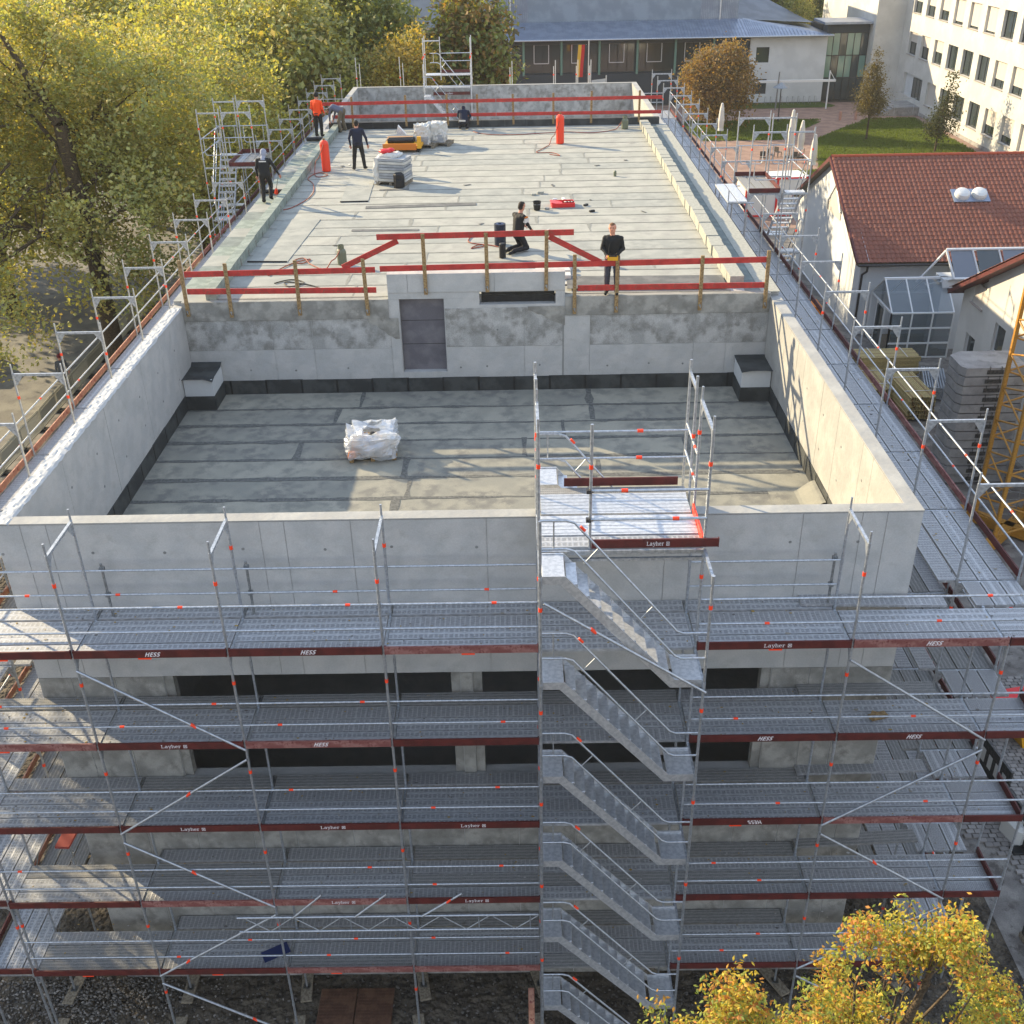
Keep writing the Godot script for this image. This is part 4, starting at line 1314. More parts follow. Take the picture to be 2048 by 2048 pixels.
func hall():
	var H = thing("hall_building", "low hall with dark glazed front, blue-grey ribbed metal roof and white end wall", "building", Vector3(0, GY, -114.7))
	# white end wall with two windows
	var o = Vector3(33.7, 0, 0)
	holed_wall(H, "end_wall", "render_cool", o, Vector3.RIGHT, Vector3.BACK, 8.5, 0, 7.05, [[.92, 2.5, [[.7, 2.15]]], [4.22, 5.82, [[.7, 2.15]]]], .35)
	window(H, o + Vector3(.7, .92, 0), Vector3.RIGHT, Vector3.BACK, 1.45, 1.58, .12, "frame_dark", 0, false, 0)
	window(H, o + Vector3(.7, 4.22, 0), Vector3.RIGHT, Vector3.BACK, 1.45, 1.6, .12, "frame_dark", 0, false, 0)
	part(H, "end_wall", box_mesh(41.85, 42.2, 0, 7.05, -14, -.36), "render_white")
	part(H, "interior_core", box_mesh(2, 41.8, 0, 7.0, -14, -1.6), "interior")
	# dark front: lower wall, glazing strip, fascia
	part(H, "front_wall", box_mesh(2, 33.69, 0, 3.35, -1.4, -.4), "facade_dark")
	part(H, "fascia", box_mesh(2, 33.69, 6.42, 7.02, -1.4, -.25), "facade_dark")
	for i in 6:
		var x = 4.3 + i * 4.22
		m_col(H, x + 4.22)
		for j in 4:
			var p = part(H, "glazing", box_mesh(x + j * 1.055 + .03, x + (j + 1) * 1.055 - .03, 3.36, 6.41, -1.05, -1.0), "glass")
		if i > 0 or true:
			var m = MB.new()
			var c = Vector3(x + 2.0, 5.4, -.93)
			for s in [-1, 1]:
				m.box(c + Vector3(s * .82, 0, 0), Vector3(.08, 2.0, .08)); m.box(c + Vector3(0, s * .98, 0), Vector3(1.6, .08, .075))
			part(H, "window_frame", m, "zinc_light")
	part(H, "corner_wall", box_mesh(29.7, 33.69, 3.36, 6.41, -1.4, -.45), "facade_dark")
	# ribbed metal roof
	var m = MB.new()
	var E = Vector3(0, 7.05, .9)
	var Rr = Vector3(0, 8.35, -4.3)
	m.flat([E + Vector3(4.6, 0, 0), E + Vector3(42.6, 0, 0), Rr + Vector3(33.5, 0, 0), Rr + Vector3(5.0, 0, 0)])
	m.flat([E + Vector3(42.6, 0, 0), E + Vector3(42.4, 0, -12), Rr + Vector3(33.5, 0, -8), Rr + Vector3(33.5, 0, 0)])
	m.bx(4.6, 42.6, 6.98, 7.03, -.5, .9)
	part(H, "roof", m, "roof_metal")
	m = MB.new()
	for i in 108:
		var x = 4.7 + i * .35
		var top = clampf((42.6 - x) / 9.1, 0, 1)
		m.box((E + Vector3(x, .03, 0)).lerp(Rr + Vector3(min(x, 33.5 + (x - 33.5) * .1), .03, 0), .5 * top), Vector3(.05, .05, 5.36 * top), Basis(Vector3.RIGHT, .245))
		m.box(E + Vector3(x, .02, .02), Vector3(.14, .07, .06))
	part(H, "roof_ribs", m, "roof_metal")
	m = MB.new()
	m.tube(E + Vector3(4.6, -.05, .08), E + Vector3(42.6, -.05, .08), .09, .09, 8); part(H, "gutter", m, "zinc")
	# tall clad volume behind with ribbed light fields and downpipes
	part(H, "upper_wall", box_mesh(2.6, 32.9, 8.1, 16, -20, -4.35), "cladding")
	part(H, "upper_wall", box_mesh(-6, 2.6, 7.9, 13.5, -20, -4.9), "cladding")
	for r in [[4.9, 9.1], [28.6, 32.8]]:
		m = MB.new()
		for i in 21: m.box(Vector3(r[0] + .1 + i * .2, 12, -4.32), Vector3(.13, 7.7, .05))
		part(H, "ribbed_field", m, "roof_metal")
		m = MB.new()
		m.tube(Vector3((r[0] + r[1]) * .5 + .1, 8.2, -4.2), Vector3((r[0] + r[1]) * .5 + .1, 16, -4.2), .09, .09, 8)
		part(H, "downpipe", m, "zinc_light")
	# grey roof falling to the right
	m = MB.new()
	m.flat([Vector3(32.9, 8.3, -4.6), Vector3(41.6, 7.8, -4.6), Vector3(41.6, 7.8, -9), Vector3(36, 10.6, -16), Vector3(32.9, 10.6, -16)])
	part(H, "side_roof", m, "roof_grey")
	# glazed link to the office
	var K = thing("glass_link", "two-storey glazed link with dark frames between hall and office", "building", Vector3(42.2, GY, -115.3))
	part(K, "interior_core", box_mesh(.1, 4.6, 0, 7.6, -8, -2.5), "interior")
	part(K, "canopy", box_mesh(-.6, 4.75, 8.02, 8.25, -4, 1.0), "roof_metal")
	part(K, "fascia", box_mesh(.02, 4.65, 7.1, 8.0, -2, .1), "facade_dark")
	for i in 6:
		for j in 3:
			part(K, "pane", box_mesh(.06 + i * .77, .06 + (i + 1) * .77 - .07, .15 + j * 2.32, .08 + (j + 1) * 2.32, -.06, -.03), "glass_green_reflection" if (i + j * 2) % 3 and j > 0 else "glass")  # upper panes get the painted green reflection
	m = MB.new()
	for i in 7: m.bx(.0 + i * .77, .06 + i * .77, 0, 7.1, -.1, .02)
	for j in 4: m.bx(0.0, 4.65, .06 + j * 2.32, .14 + j * 2.32, -.11, .015)
	part(K, "frame", m, "frame_dark")

func m_col(H, x):
	var m = MB.new()
	m.tube(Vector3(x, 3.3, .1), Vector3(x, 6.9, .1), .14, .14, 10)
	part(H, "column", m, "frame_green")

# pantiles over a slope; o eave corner, along x, s up the slope
func tiles(parent, o, up, L, rows, tw, mt, keep):
	var sl = up.length()
	var ex = sl / rows
	var u = up.normalized()
	var nn = Vector3.RIGHT.cross(-u).normalized()
	if nn.y < 0: nn = -nn
	var m = MB.new()
	var k = 6
	var prof = []
	for i in k + 1:
		var t = float(i) / k
		prof.append(Vector2(t * tw, .045 * sin(t * TAU * .5) * (1.0 if t < .75 else .6) + .008))
	for i in k:
		var p = prof[i]
		var q = prof[i + 1]
		var d = Vector3(p.x, p.y + .022, 0)
		var e = Vector3(q.x, q.y + .022, 0)
		var f = Vector3(q.x, q.y - .004, -(ex + .06))
		var g = Vector3(p.x, p.y - .004, -(ex + .06))
		var nr = Vector3(-(q.y - p.y), q.x - p.x, 0).normalized()
		m.face([d, e, f, g], nr)
		m.face([d, e, Vector3(e.x, e.y - .025, 0), Vector3(d.x, d.y - .025, 0)], Vector3.BACK)
	var mesh = m.mesh()
	var B = Basis(Vector3.RIGHT, nn, -u)
	var xs = []
	var cs = []
	var cnt = 0
	# fired clay, no two batches quite alike
	var tones = [Color(.255, .085, .05), Color(.27, .088, .05), Color(.24, .082, .05), Color(.265, .095, .058), Color(.235, .078, .045)]
	var cm = []
	for c in tones:
		var mm = M[mt].duplicate()
		mm.vertex_color_use_as_albedo = false
		mm.albedo_color = c.linear_to_srgb()
		cm.append(mm)
	for j in rows:
		for i in int(L / tw):
			var p = o + Vector3.RIGHT * i * tw + u * ex * j
			var pick = rng.randi() % 5
			var jit = T(p + nn * rnd(-.004, .004), B)
			if cnt < keep and i < 43:
				part(parent, "roof_tile", mesh, cm[pick], jit)
				cnt += 1
			else:
				xs.append(jit)
				cs.append(tones[pick])
	tag(multi(parent, "roof_tiles", mesh, mt, xs, cs), "", "", "", "stuff")

func houses():
	var H = thing("tiled_house", "white house with red pantile roof and twin roof domes beside the scaffold", "house", Vector3(25.1, GY, -47.7))
	var L = 22.0
	var eave = Vector3(0, 4.0, 7.4)
	var ridge = Vector3(0, 7.85, 0)
	# gable wall facing the scaffold, with a gable window opening
	var m = MB.new()
	var W = 6.9
	var poly = [Vector2(-W, 0), Vector2(W, 0), Vector2(W, 4.15), Vector2(0, 7.65), Vector2(-W, 4.15)]
	m.prism(poly, Vector3(.3, 0, 0), Vector3.BACK, Vector3.UP, Vector3(.35, 0, 0))
	part(H, "gable_wall", m, "render_cool")
	part(H, "front_wall", box_mesh(.66, L, 0, 4.15, 6.55, 6.9), "render_cool")
	part(H, "back_wall", box_mesh(.66, L, 0, 4.15, -6.9, -6.55), "render_cool")
	m = MB.new()
	m.prism([Vector2(-1.2, 5.35), Vector2(.0, 6.45), Vector2(1.3, 5.35), Vector2(1.3, 4.9), Vector2(-1.2, 4.9)], Vector3(.26, 0, 1.0), Vector3.BACK, Vector3.UP, Vector3(.03, 0, 0))
	var gw = part(H, "gable_window", m, "blind")
	m = MB.new()
	m.path([Vector3(.22, 4.9, -.25), Vector3(.22, 5.4, -.25), Vector3(.22, 6.55, 1.0), Vector3(.22, 5.35, 2.35)], .06, 4)
	part(gw, "frame", m, "zinc_light")
	# roof: deck boards below, tiles above
	m = MB.new()
	m.flat([ridge + Vector3(-.05, -.12, 0), ridge + Vector3(L, -.12, 0), eave + Vector3(L, -.12, 0), eave + Vector3(-.05, -.12, 0)])
	m.flat([ridge + Vector3(-.05, -.12, 0), ridge + Vector3(L, -.12, 0), Vector3(L, 3.88, -7.4), Vector3(-.05, 3.88, -7.4)])
	part(H, "roof_deck", m, "timber_grey")
	for s in [1, -1]:
		m = MB.new()
		m.flat([ridge + Vector3(-.08, .05, 0), ridge + Vector3(-.08, -.2, 0), Vector3(-.08, 3.85, 7.4 * s), Vector3(-.08, 4.06, 7.4 * s)])
		m.flat([ridge + Vector3(-.08, .05, 0), ridge + Vector3(.12, .05, 0), Vector3(.12, 4.06, 7.4 * s), Vector3(-.08, 4.06, 7.4 * s)])
		part(H, "verge_board", m, "toe")
	tiles(H, eave + Vector3(0, .02, 0), ridge - eave, L, 26, .25, "tile_red", 300)
	tiles(H, Vector3(0, 4.0, -7.4), ridge - Vector3(0, 4.0, -7.4), L, 26, .25, "tile_red", 0)
	m = MB.new()
	for i in 7:
		var t0 = PI * i / 6.0
		if i == 6: break
		var t1 = PI * (i + 1) / 6.0
		m.face([Vector3(0, sin(t0) * .12, cos(t0) * .14), Vector3(0, sin(t1) * .12, cos(t1) * .14), Vector3(.46, sin(t1) * .105, cos(t1) * .12), Vector3(.46, sin(t0) * .105, cos(t0) * .12)], Vector3(0, sin((t0 + t1) * .5), cos((t0 + t1) * .5)))
	var rc = m.mesh()
	for i in 50: part(H, "ridge_tile", rc, "ridge_red", T(ridge + Vector3(i * .44, .02, 0)))
	m = MB.new()
	m.tube(eave + Vector3(0, -.08, .06), eave + Vector3(L, -.08, .06), .07, .07, 8); part(H, "gutter", m, "steel_dark")
	m = MB.new()
	m.path([Vector3(.5, 3.9, 7.4), Vector3(.5, 3.6, 7.4), Vector3(.4, 3.3, 7.0), Vector3(.4, .2, 6.98)], .06, 8); part(H, "downpipe", m, "steel_dark")
	# twin domes on a flashing
	var sb = Basis(Vector3.RIGHT, atan2(3.85, 7.4))
	var c = Vector3(6.9, 6.35, 3.1)
	m = MB.new()
	m.box(Vector3.ZERO, Vector3(1.95, .05, 1.0)); 
	var fl = part(H, "dome_flashing", m, "roof_metal", T(c, sb))
	for s in [-1, 1]:
		m = MB.new()
		m.lathe([Vector2(.40, 0), Vector2(.40, .12), Vector2(.36, .24), Vector2(.22, .31), Vector2(0, .33)], 16)
		part(fl, "roof_dome", m, "plastic_white", T(Vector3(s * .46, .02, 0)))
	m = MB.new()
	m.path([Vector3(8.0, 7.7, .3), Vector3(7.6, 7.0, 1.6), Vector3(7.35, 6.7, 2.4)], .012, 5); part(H, "lightning_wire", m, "zinc_light")
	m = MB.new()
	m.path([Vector3(.55, 7.8, .1), Vector3(.55, 4.1, 7.35)], .012, 5); part(H, "lightning_wire", m, "zinc_light")

	# second house, its gable to the left as well
	var K = thing("white_house", "white house with a steep lit gable and recessed windows beside the crane", "house", Vector3(28.2, GY, -26.0))
	m = MB.new()
	poly = [Vector2(-8.1, 0), Vector2(8.1, 0), Vector2(8.1, 4.75), Vector2(0, 9.0), Vector2(-8.1, 4.75)]
	m.prism(poly, Vector3(.22, 0, 0), Vector3.BACK, Vector3.UP, Vector3(.3, 0, 0))
	part(K, "inner_gable_wall", m, "render_white")
	# outer leaf with openings: bands between the windows
	var w = [[-7.2, -5.9, 3.95, 5.5], [-7.0, -5.95, 1.95, 2.95], [-4.3, -3.2, 3.1, 4.4]]
	holed_wall(K, "gable_wall", "render_white", Vector3(0, 0, -8.1), Vector3.BACK, Vector3.LEFT, 16.2, 0, 4.4, [[1.95, 2.95, [[1.1, 2.15]]], [3.1, 4.4, [[3.8, 4.9]]]], .2)
	m = MB.new()
	m.prism([Vector2(-8.1, 4.4), Vector2(-7.1, 4.4), Vector2(-7.1, 5.3), Vector2(-8.1, 4.75)], Vector3(.0, 0, 0), Vector3.BACK, Vector3.UP, Vector3(.2, 0, 0))
	m.prism([Vector2(-7.1, 5.72), Vector2(-7.1, 5.25), Vector2(-5.9, 5.85), Vector2(-5.9, 5.9)], Vector3(.0, 0, 0), Vector3.BACK, Vector3.UP, Vector3(.2, 0, 0))
	m.prism([Vector2(-5.8, 4.4), Vector2(8.1, 4.4), Vector2(8.1, 4.75), Vector2(0, 9.0), Vector2(-5.8, 5.95)], Vector3(.0, 0, 0), Vector3.BACK, Vector3.UP, Vector3(.2, 0, 0))
	part(K, "gable_top", m, "render_white")
	window(K, Vector3(0, 4.4, -7.1), Vector3.BACK, Vector3.LEFT, 1.25, .9, .12, "frame_white", 1.0, true, 0)
	window(K, Vector3(0, 1.95, -7.0), Vector3.BACK, Vector3.LEFT, 1.05, 1.0, .14, "frame_white", 0, true, 0)
	window(K, Vector3(0, 3.1, -4.3), Vector3.BACK, Vector3.LEFT, 1.1, 1.3, .14, "frame_white", 0, true, 0)
	part(K, "front_wall", box_mesh(.53, 14, 0, 4.7, -8.1, -7.8), "render_white")
	m = MB.new()
	var e2 = Vector3(-.5, 4.42, -8.75)
	var r2 = Vector3(-.5, 9.2, 0)
	for s in [1, -1]:
		var e3 = Vector3(e2.x, e2.y, e2.z * s)
		m.flat([e3, r2, r2 + Vector3(14, 0, 0), e3 + Vector3(14, 0, 0)])
		m.flat([e3 - Vector3(0, .2, 0), r2 - Vector3(0, .2, 0), r2 + Vector3(14, -.2, 0), e3 + Vector3(14, -.2, 0)])
		m.flat([e3, r2, r2 - Vector3(0, .2, 0), e3 - Vector3(0, .2, 0)])
	part(K, "roof_deck", m, "toe")
	tiles(K, Vector3(-.5, 4.5, -8.75), Vector3(0, 4.75, 8.75), 3.0, 30, .25, "tile_red", 60)
	m = MB.new()
	m.tube(Vector3(-.5, 4.4, -8.8), Vector3(14, 4.4, -8.8), .07, .07, 8); part(K, "gutter", m, "steel_dark")

	# conservatory between the houses
	var G = thing("conservatory", "white framed glass conservatory with pitched glass roof between the two houses", "conservatory", Vector3(26.13, GY, -37.2))
	var fr = MB.new()
	var x1 = 3.1
	for i in 4:
		var x = i * x1 / 3.0
		fr.box(Vector3(x, 1.2, 0), Vector3(.07, 2.4, .07))
		fr.tube(Vector3(x, 2.4, 0), Vector3(x, 3.65, -1.7), .045, .045, 4)
		fr.tube(Vector3(x, 2.4, -3.4), Vector3(x, 3.65, -1.7), .045, .045, 4)
	for y in [.05, .8, 1.6, 2.4]: fr.box(Vector3(x1 * .5, y, 0), Vector3(x1, .07, .08))
	fr.box(Vector3(x1 * .5, 3.65, -1.7), Vector3(x1 + .1, .1, .12))
	for z in [0.0, -1.1, -2.3, -3.4]: fr.box(Vector3(0, 1.2, z), Vector3(.07, 2.4, .07))
	for y in [.05, 2.4]: fr.box(Vector3(0, y, -1.7), Vector3(.08, .07, 3.4))
	part(G, "frame", fr, "frame_white")
	for i in 3:
		for j in 3: part(G, "pane", box_mesh(i * x1 / 3 + .04, (i + 1) * x1 / 3 - .04, .09 + j * .78, .78 + j * .78, -.012, .0), "glass_clear")
		for s in [0, 1]:
			m = MB.new()
			var za = 0.0 if s == 0 else -3.4
			m.flat([Vector3(i * x1 / 3 + .04, 2.42, za), Vector3((i + 1) * x1 / 3 - .04, 2.42, za), Vector3((i + 1) * x1 / 3 - .04, 3.64, -1.7), Vector3(i * x1 / 3 + .04, 3.64, -1.7)])
			part(G, "roof_pane", m, "glass_clear")
	m = MB.new()
	m.flat([Vector3(0, 2.42, 0), Vector3(0, 3.62, -1.7), Vector3(0, 2.42, -3.4)]); part(G, "gable_pane", m, "glass_clear")
	part(G, "floor", box_mesh(0, x1, 0, .04, -3.4, 0), "timber_grey")
	part(G, "back_wall", box_mesh(0, x1, 0, 2.3, -3.45, -3.4), "render_cool")
	var tb = part(G, "side_door", box_mesh(-.03, .0, .1, 2.2, -2.2, -1.2), "glass")
	# sloping glazed roof beside it
	var Q = thing("glass_roof", "sloping glazed roof with grey blinds against the tiled house", "glass roof", Vector3(29.3, GY, -38.4))
	for i in 4:
		m = MB.new()
		var a = i * 1.3
		m.flat([Vector3(a + .05, 3.85, .2), Vector3(a + 1.25, 3.85, .2), Vector3(a + 1.0, 5.0, -.6), Vector3(a - .1, 5.0, -.6)])
		part(Q, "pane", m, "glass" if i == 1 else "blind_grey")
		m = MB.new()
		m.tube(Vector3(a + 1.3, 3.8, .22), Vector3(a + 1.0, 5.05, -.62), .06, .06, 4); part(Q, "glazing_bar", m, "frame_white")
	m = MB.new()
	m.tube(Vector3(-.3, 5.05, -.62), Vector3(5.3, 5.05, -.62), .08, .08, 4); m.tube(Vector3(0, 3.8, .22), Vector3(5.6, 3.8, .22), .08, .08, 4)
	m.tube(Vector3(0, 3.8, .22), Vector3(-.3, 5.05, -.62), .08, .08, 4); m.tube(Vector3(0, 3.8, .22), Vector3(-.9, 3.1, -1.0), .06, .06, 4); m.tube(Vector3(-.3, 5.0, -.62), Vector3(-1.3, 3.2, -1.2), .06, .06, 4)
	part(Q, "frame", m, "frame_white")
	part(Q, "base_wall", box_mesh(-.4, 5.4, 0, 3.7, -1.2, .0), "render_cool")

func crane():
	var C = thing("tower_crane", "yellow steel lattice tower crane mast on a cross base", "crane", Vector3(25.42, GY, -19.8))
	var h = .92
	var top = 19.0
	for s in [[-1, 1], [1, 1], [-1, -1], [1, -1]]:
		var m = MB.new()
		m.box(Vector3(s[0] * h, .4 + top * .5, s[1] * h), Vector3(.125, top, .125))
		part(C, "mast_leg", m, "crane_yellow")
	for f in 4:
		var b = ry(f * PI / 2)
		for i in int(top / 1.25):
			var y = .5 + i * 1.25
			var m = MB.new()
			m.tube(b * Vector3(-h, y, h), b * Vector3(h, y + .62, h), .036, .036, 6); m.tube(b * Vector3(h, y + .62, h), b * Vector3(-h, y + 1.25, h), .036, .036, 6)
			part(C, "lattice_bar", m, "crane_yellow")
	var m = MB.new()
	for s in [-.25, .25]: m.tube(Vector3(s, .5, -.3), Vector3(s, top, -.3), .02, .02, 6)
	for i in 58: m.tube(Vector3(-.25, .7 + i * .31, -.3), Vector3(.25, .7 + i * .31, -.3), .012, .012, 5)
	part(C, "ladder", m, "zinc_old")
	m = MB.new()
	for i in 11:
		var y = 2.0 + i * 1.25
		m.path([Vector3(-.45, y, -.1), Vector3(-.4, y, .3), Vector3(0, y, .48), Vector3(.4, y, .3), Vector3(.45, y, -.1)], .012, 5)
	part(C, "safety_hoops", m, "zinc_old")
	for s in [1, -1]:
		m = MB.new()
		m.box(Vector3(0, .28, 0), Vector3(4.6, .38, .34), ry(s * PI / 4)); part(C, "base_beam", m, "crane_yellow")
	for s in [[-1.6, 1.6], [1.6, 1.6], [1.6, -1.6], [-1.6, -1.6]]:
		part(C, "base_pad", box_mesh(s[0] - .4, s[0] + .4, .0, .09, s[1] - .4, s[1] + .4), "timber_grey")
	# ballast slabs, one on another
	m = MB.new()
	m.prism([Vector2(-1.25, -.55), Vector2(-.75, -.9), Vector2(1.25, -.9), Vector2(1.25, .85), Vector2(-1.1, .85), Vector2(-1.25, .6)], Vector3(0, 0.0, 0), Vector3.RIGHT, Vector3.BACK, Vector3(0, .335, 0))
	var sm = m.mesh()
	m = MB.new()
	m.box(Vector3(0, .17, .86), Vector3(.62, .16, .04))
	var rc = m.mesh()
	m = MB.new()
	m.path([Vector3(-.22, .34, .7), Vector3(-.22, .48, .7), Vector3(-.22, .48, .62), Vector3(-.22, .34, .62)], .016, 5)
	var lp = m.mesh()
	for i in 13:
		var where = "lowest of the stack" if i == 0 else ("topmost of the stack" if i == 12 else "")
		var lab = "grey concrete ballast slab beside the crane mast, " + where if where else "grey concrete ballast slab within the stack beside the crane mast"
		var S = thing("ballast_slab", lab, "ballast", Vector3(25.55 + rnd(-.03, .03), GY + .06 + i * .383, -24.6 + rnd(-.03, .03)), rnd(-.015, .015), "crane ballast slabs")
		part(S, "slab", sm, "ballast"); part(S, "lifting_recess", rc, "steel_dark")
		part(S, "lifting_loop", lp, "steel_dark", T(Vector3(0, -.1, .18))); part(S, "lifting_loop", lp, "steel_dark", T(Vector3(.44, -.1, .18)))
	# timber beam bundles
	m = MB.new()
	m.box(Vector3(0, .09, 0), Vector3(.07, .035, 2.9)); m.box(Vector3(0, -.09, 0), Vector3(.07, .035, 2.9)); m.box(Vector3.ZERO, Vector3(.028, .16, 2.9))
	var bm = m.mesh()
	var sp = [[25.35, -31.1, .05, "bundle of yellow formwork beams lying end-on beside the steel props"], [25.4, -35.0, PI / 2, "long bundle of yellow formwork beams in front of the conservatory"], [24.3, -33.0, .04, "darker low bundle of yellow formwork beams between the other two bundles"]]
	for q in sp:
		var T0 = thing("beam_bundle", q[3], "timber", Vector3(q[0], GY + .22, q[1]), q[2], "bundles of formwork beams")
		for i in 14:
			for j in (5 if q[0] != 24.3 else 3): part(T0, "beam", bm, "timber_pale" if (i + j) % 5 else "timber", T(Vector3(-.58 + i * .087, j * .215, rnd(-.05, .05))))
		for z in [-.8, .8]: part(T0, "strap", box_mesh(-.64, .64, (1.0 if q[0] != 24.3 else .56), (1.006 if q[0] != 24.3 else .566), z - .02, z + .02), "fabric_white")
		for z in [-1.1, 1.1]: part(T0, "bearer", box_mesh(-.6, .6, -.22, -.115, z - .05, z + .05), "timber_grey")
	var T1 = thing("steel_prop_bundle", "stack of zinc steel props lying beside the timber beams", "steel props", Vector3(27.2, GY + .12, -33.2), -.25)
	m = MB.new()
	m.tube(Vector3(0, 0, -1.3), Vector3(0, 0, 1.3), .035, .035, 7); m.tube(Vector3(0, 0, -1.3), Vector3(0, 0, -.1), .045, .045, 7); m.box(Vector3(0, 0, 1.31), Vector3(.11, .11, .012))
	var pm = m.mesh()
	for i in 9:
		for j in 5: part(T1, "prop", pm, "zinc", T(Vector3(-.48 + i * .12, j * .115, rnd(-.04, .04))))

# ---------------------------------------------------------------- street furniture and small things round about
func surroundings():
	office()
	hall()
	houses()
	crane()
	# barrier panels along the street
	var m = MB.new()
	m.box(Vector3(0, .98, 0), Vector3(.04, .05, 2.04)); m.box(Vector3(0, .12, 0), Vector3(.04, .06, 2.04))
	for s in [-1, 1]: m.box(Vector3(0, .52, s * 1.0), Vector3(.045, 1.0, .05))
	for i in 24: m.box(Vector3(0, 1.03, -.97 + i * .0845), Vector3(.03, .07, .035))
	var fr = m.mesh()
	m = MB.new()
	for i in 20: m.box(Vector3(0, .55, -.93 + i * .098), Vector3(.02, .82, .045))
	var sl = m.mesh()
	m = MB.new()
	m.box(Vector3.ZERO, Vector3(.03, .60, 1.8)); 
	var pl = m.mesh()
	m = MB.new()
	m.cbox(Vector3(0, .05, 0), Vector3(.75, .10, .28), .02)
	var ft = m.mesh()
	for i in 14:
		var z = -20.5 - i * 2.1
		var lab = "cream plastic barrier panel of the street barrier row, in sun" if i in [6, 7, 8, 9] else "grey plastic barrier panel of the street barrier row, under the trees"
		var B = thing("barrier_panel", lab, "barrier", Vector3(-14.25, GY + .10, z), rnd(-.03, .03), "barrier panels along the street")
		part(B, "frame", fr, "barrier_cream")
		part(B, "slats", sl, "barrier_cream")
		if i % 3 != 1: part(B, "panel", pl, "barrier_cream", T(Vector3(0, .60, 0)))
		for s in [-1, 1]: part(B, "foot", ft, "rubber", T(Vector3(0, 0, s * .98)))
	# dark barriers with white fields beside the cobbles
	for i in 3:
		var B = thing("barrier_panel", "dark plastic barrier with white fields beside the cobbles", "barrier", Vector3(19.75 + .14 * i, GY + .0, -5.4 - i * 1.9), .12, "dark barriers beside the cobbles")
		part(B, "frame", box_mesh(-.03, .03, .05, 1.0, -.92, .92), "steel_dark")
		for k in 5: part(B, "field", box_mesh(-.036, .036, .3, .72, -.78 + k * .34, -.60 + k * .34), "plastic_white")
		for s in [-.7, .7]: part(B, "foot", ft, "rubber", T(Vector3(0, 0, s)))
	m = MB.new()
	m.cbox(Vector3(0, .3, 0), Vector3(.58, .60, .72), .09); m.box(Vector3(.1, .605, 0), Vector3(.05, .02, .3))
	single("water_canister", m, "plastic_white", "white rounded plastic canister standing on the paving by the scaffold corner", "canister", Vector3(19.8, GY, -5.2), .3)
	m = MB.new()
	m.prism([Vector2(-.9, 0), Vector2(.9, 0), Vector2(1.15, .8), Vector2(-1.15, .8)], Vector3(0, .05, -.7), Vector3.RIGHT, Vector3.UP, Vector3(0, 0, 1.4))
	var sk = thing("material_skip", "yellow steel skip with red rim outside the scaffold corner", "skip", Vector3(22.0, GY, -9.2), .2)
	part(sk, "body", m, "yellow"); part(sk, "rim", box_mesh(-1.2, 1.2, .86, .95, -.76, .76), "plastic_red")
	# dark pallets of paving beside the front corner
	for i in 2:
		var P = thing("block_pallet", "dark pallet of kerb stones " + ("nearest the scaffold foot" if i == 0 else "outside the scaffold foot, by the first pallet"), "pallet", Vector3(19.3 + i * 1.5, GY, -1.9 - .2 * i), .1, "pallets of stones")
		part(P, "pallet", box_mesh(-.6, .6, 0, .14, -.4, .4), "timber_grey")
		for k in 6: part(P, "stone", box_mesh(-.58 + k * .195, -.40 + k * .195, .145, .5, -.36, .36), "steel_dark")
	# site container with red edges
	var K = thing("site_container", "white site container with red corner edges behind the right stair tower", "container", Vector3(25.5, GY, -66.5), .1)
	part(K, "wall", box_mesh(-1.4, 3.2, .1, 2.7, -1.2, 1.2), "plastic_white")
	for x in [-1.4, .9, 3.2]: part(K, "corner_post", box_mesh(x - .07, x + .07, .05, 2.75, 1.19, 1.26), "plastic_red")
	for y in [.06, 2.7]: part(K, "edge_beam", box_mesh(-1.47, 3.27, y - .06, y + .06, 1.2, 1.27), "plastic_red")
	# stack of orange and timber boxes beside it
	var ob = thing("timber_stack", "orange and brown timber crates stacked beside the right stair tower", "crates", Vector3(22.0, GY, -38.5))
	for i in 5: part(ob, "crate", box_mesh(-.5 + .22 * (i % 2), .7 + .2 * (i % 3), i * .5, i * .5 + .46, -.5 - .1 * i, .5 - .05 * i), "carton" if i % 2 else "timber_orange")
	# lamp post
	var Lm = thing("lamp_post", "slim dark lamp post with a flat disc shade on the lawn edge", "street lamp", Vector3(34.8, GY, -102.8))
	m = MB.new(); m.tube(Vector3.ZERO, Vector3(0, 3.8, 0), .07, .05, 8); part(Lm, "post", m, "steel_dark")
	m = MB.new(); m.lathe([Vector2(0, 3.85), Vector2(.12, 3.82), Vector2(.85, 3.35), Vector2(.80, 3.32), Vector2(0, 3.40)], 16); part(Lm, "lamp_shade", m, "zinc_old")
	# white canopy beam with posts before the hall
	var Bm = thing("canopy_frame", "white steel beam on posts before the white hall wall", "frame", Vector3(33.4, GY, -110.0))
	part(Bm, "beam", box_mesh(0, 8.9, 2.78, 3.02, -.12, .12), "frame_white")
	m = MB.new(); m.tube(Vector3(8.2, 0, 0), Vector3(8.2, 3.9, 0), .09, .07, 8); part(Bm, "post", m, "frame_white")
	m = MB.new(); m.tube(Vector3(2.6, 0, .2), Vector3(2.7, 3.9, .2), .09, .07, 8); part(Bm, "post", m, "zinc_old")
	m = MB.new(); m.tube(Vector3(8.2, 3.85, 0), Vector3(8.85, 2.9, 0), .04, .04, 6); part(Bm, "stay", m, "frame_white")
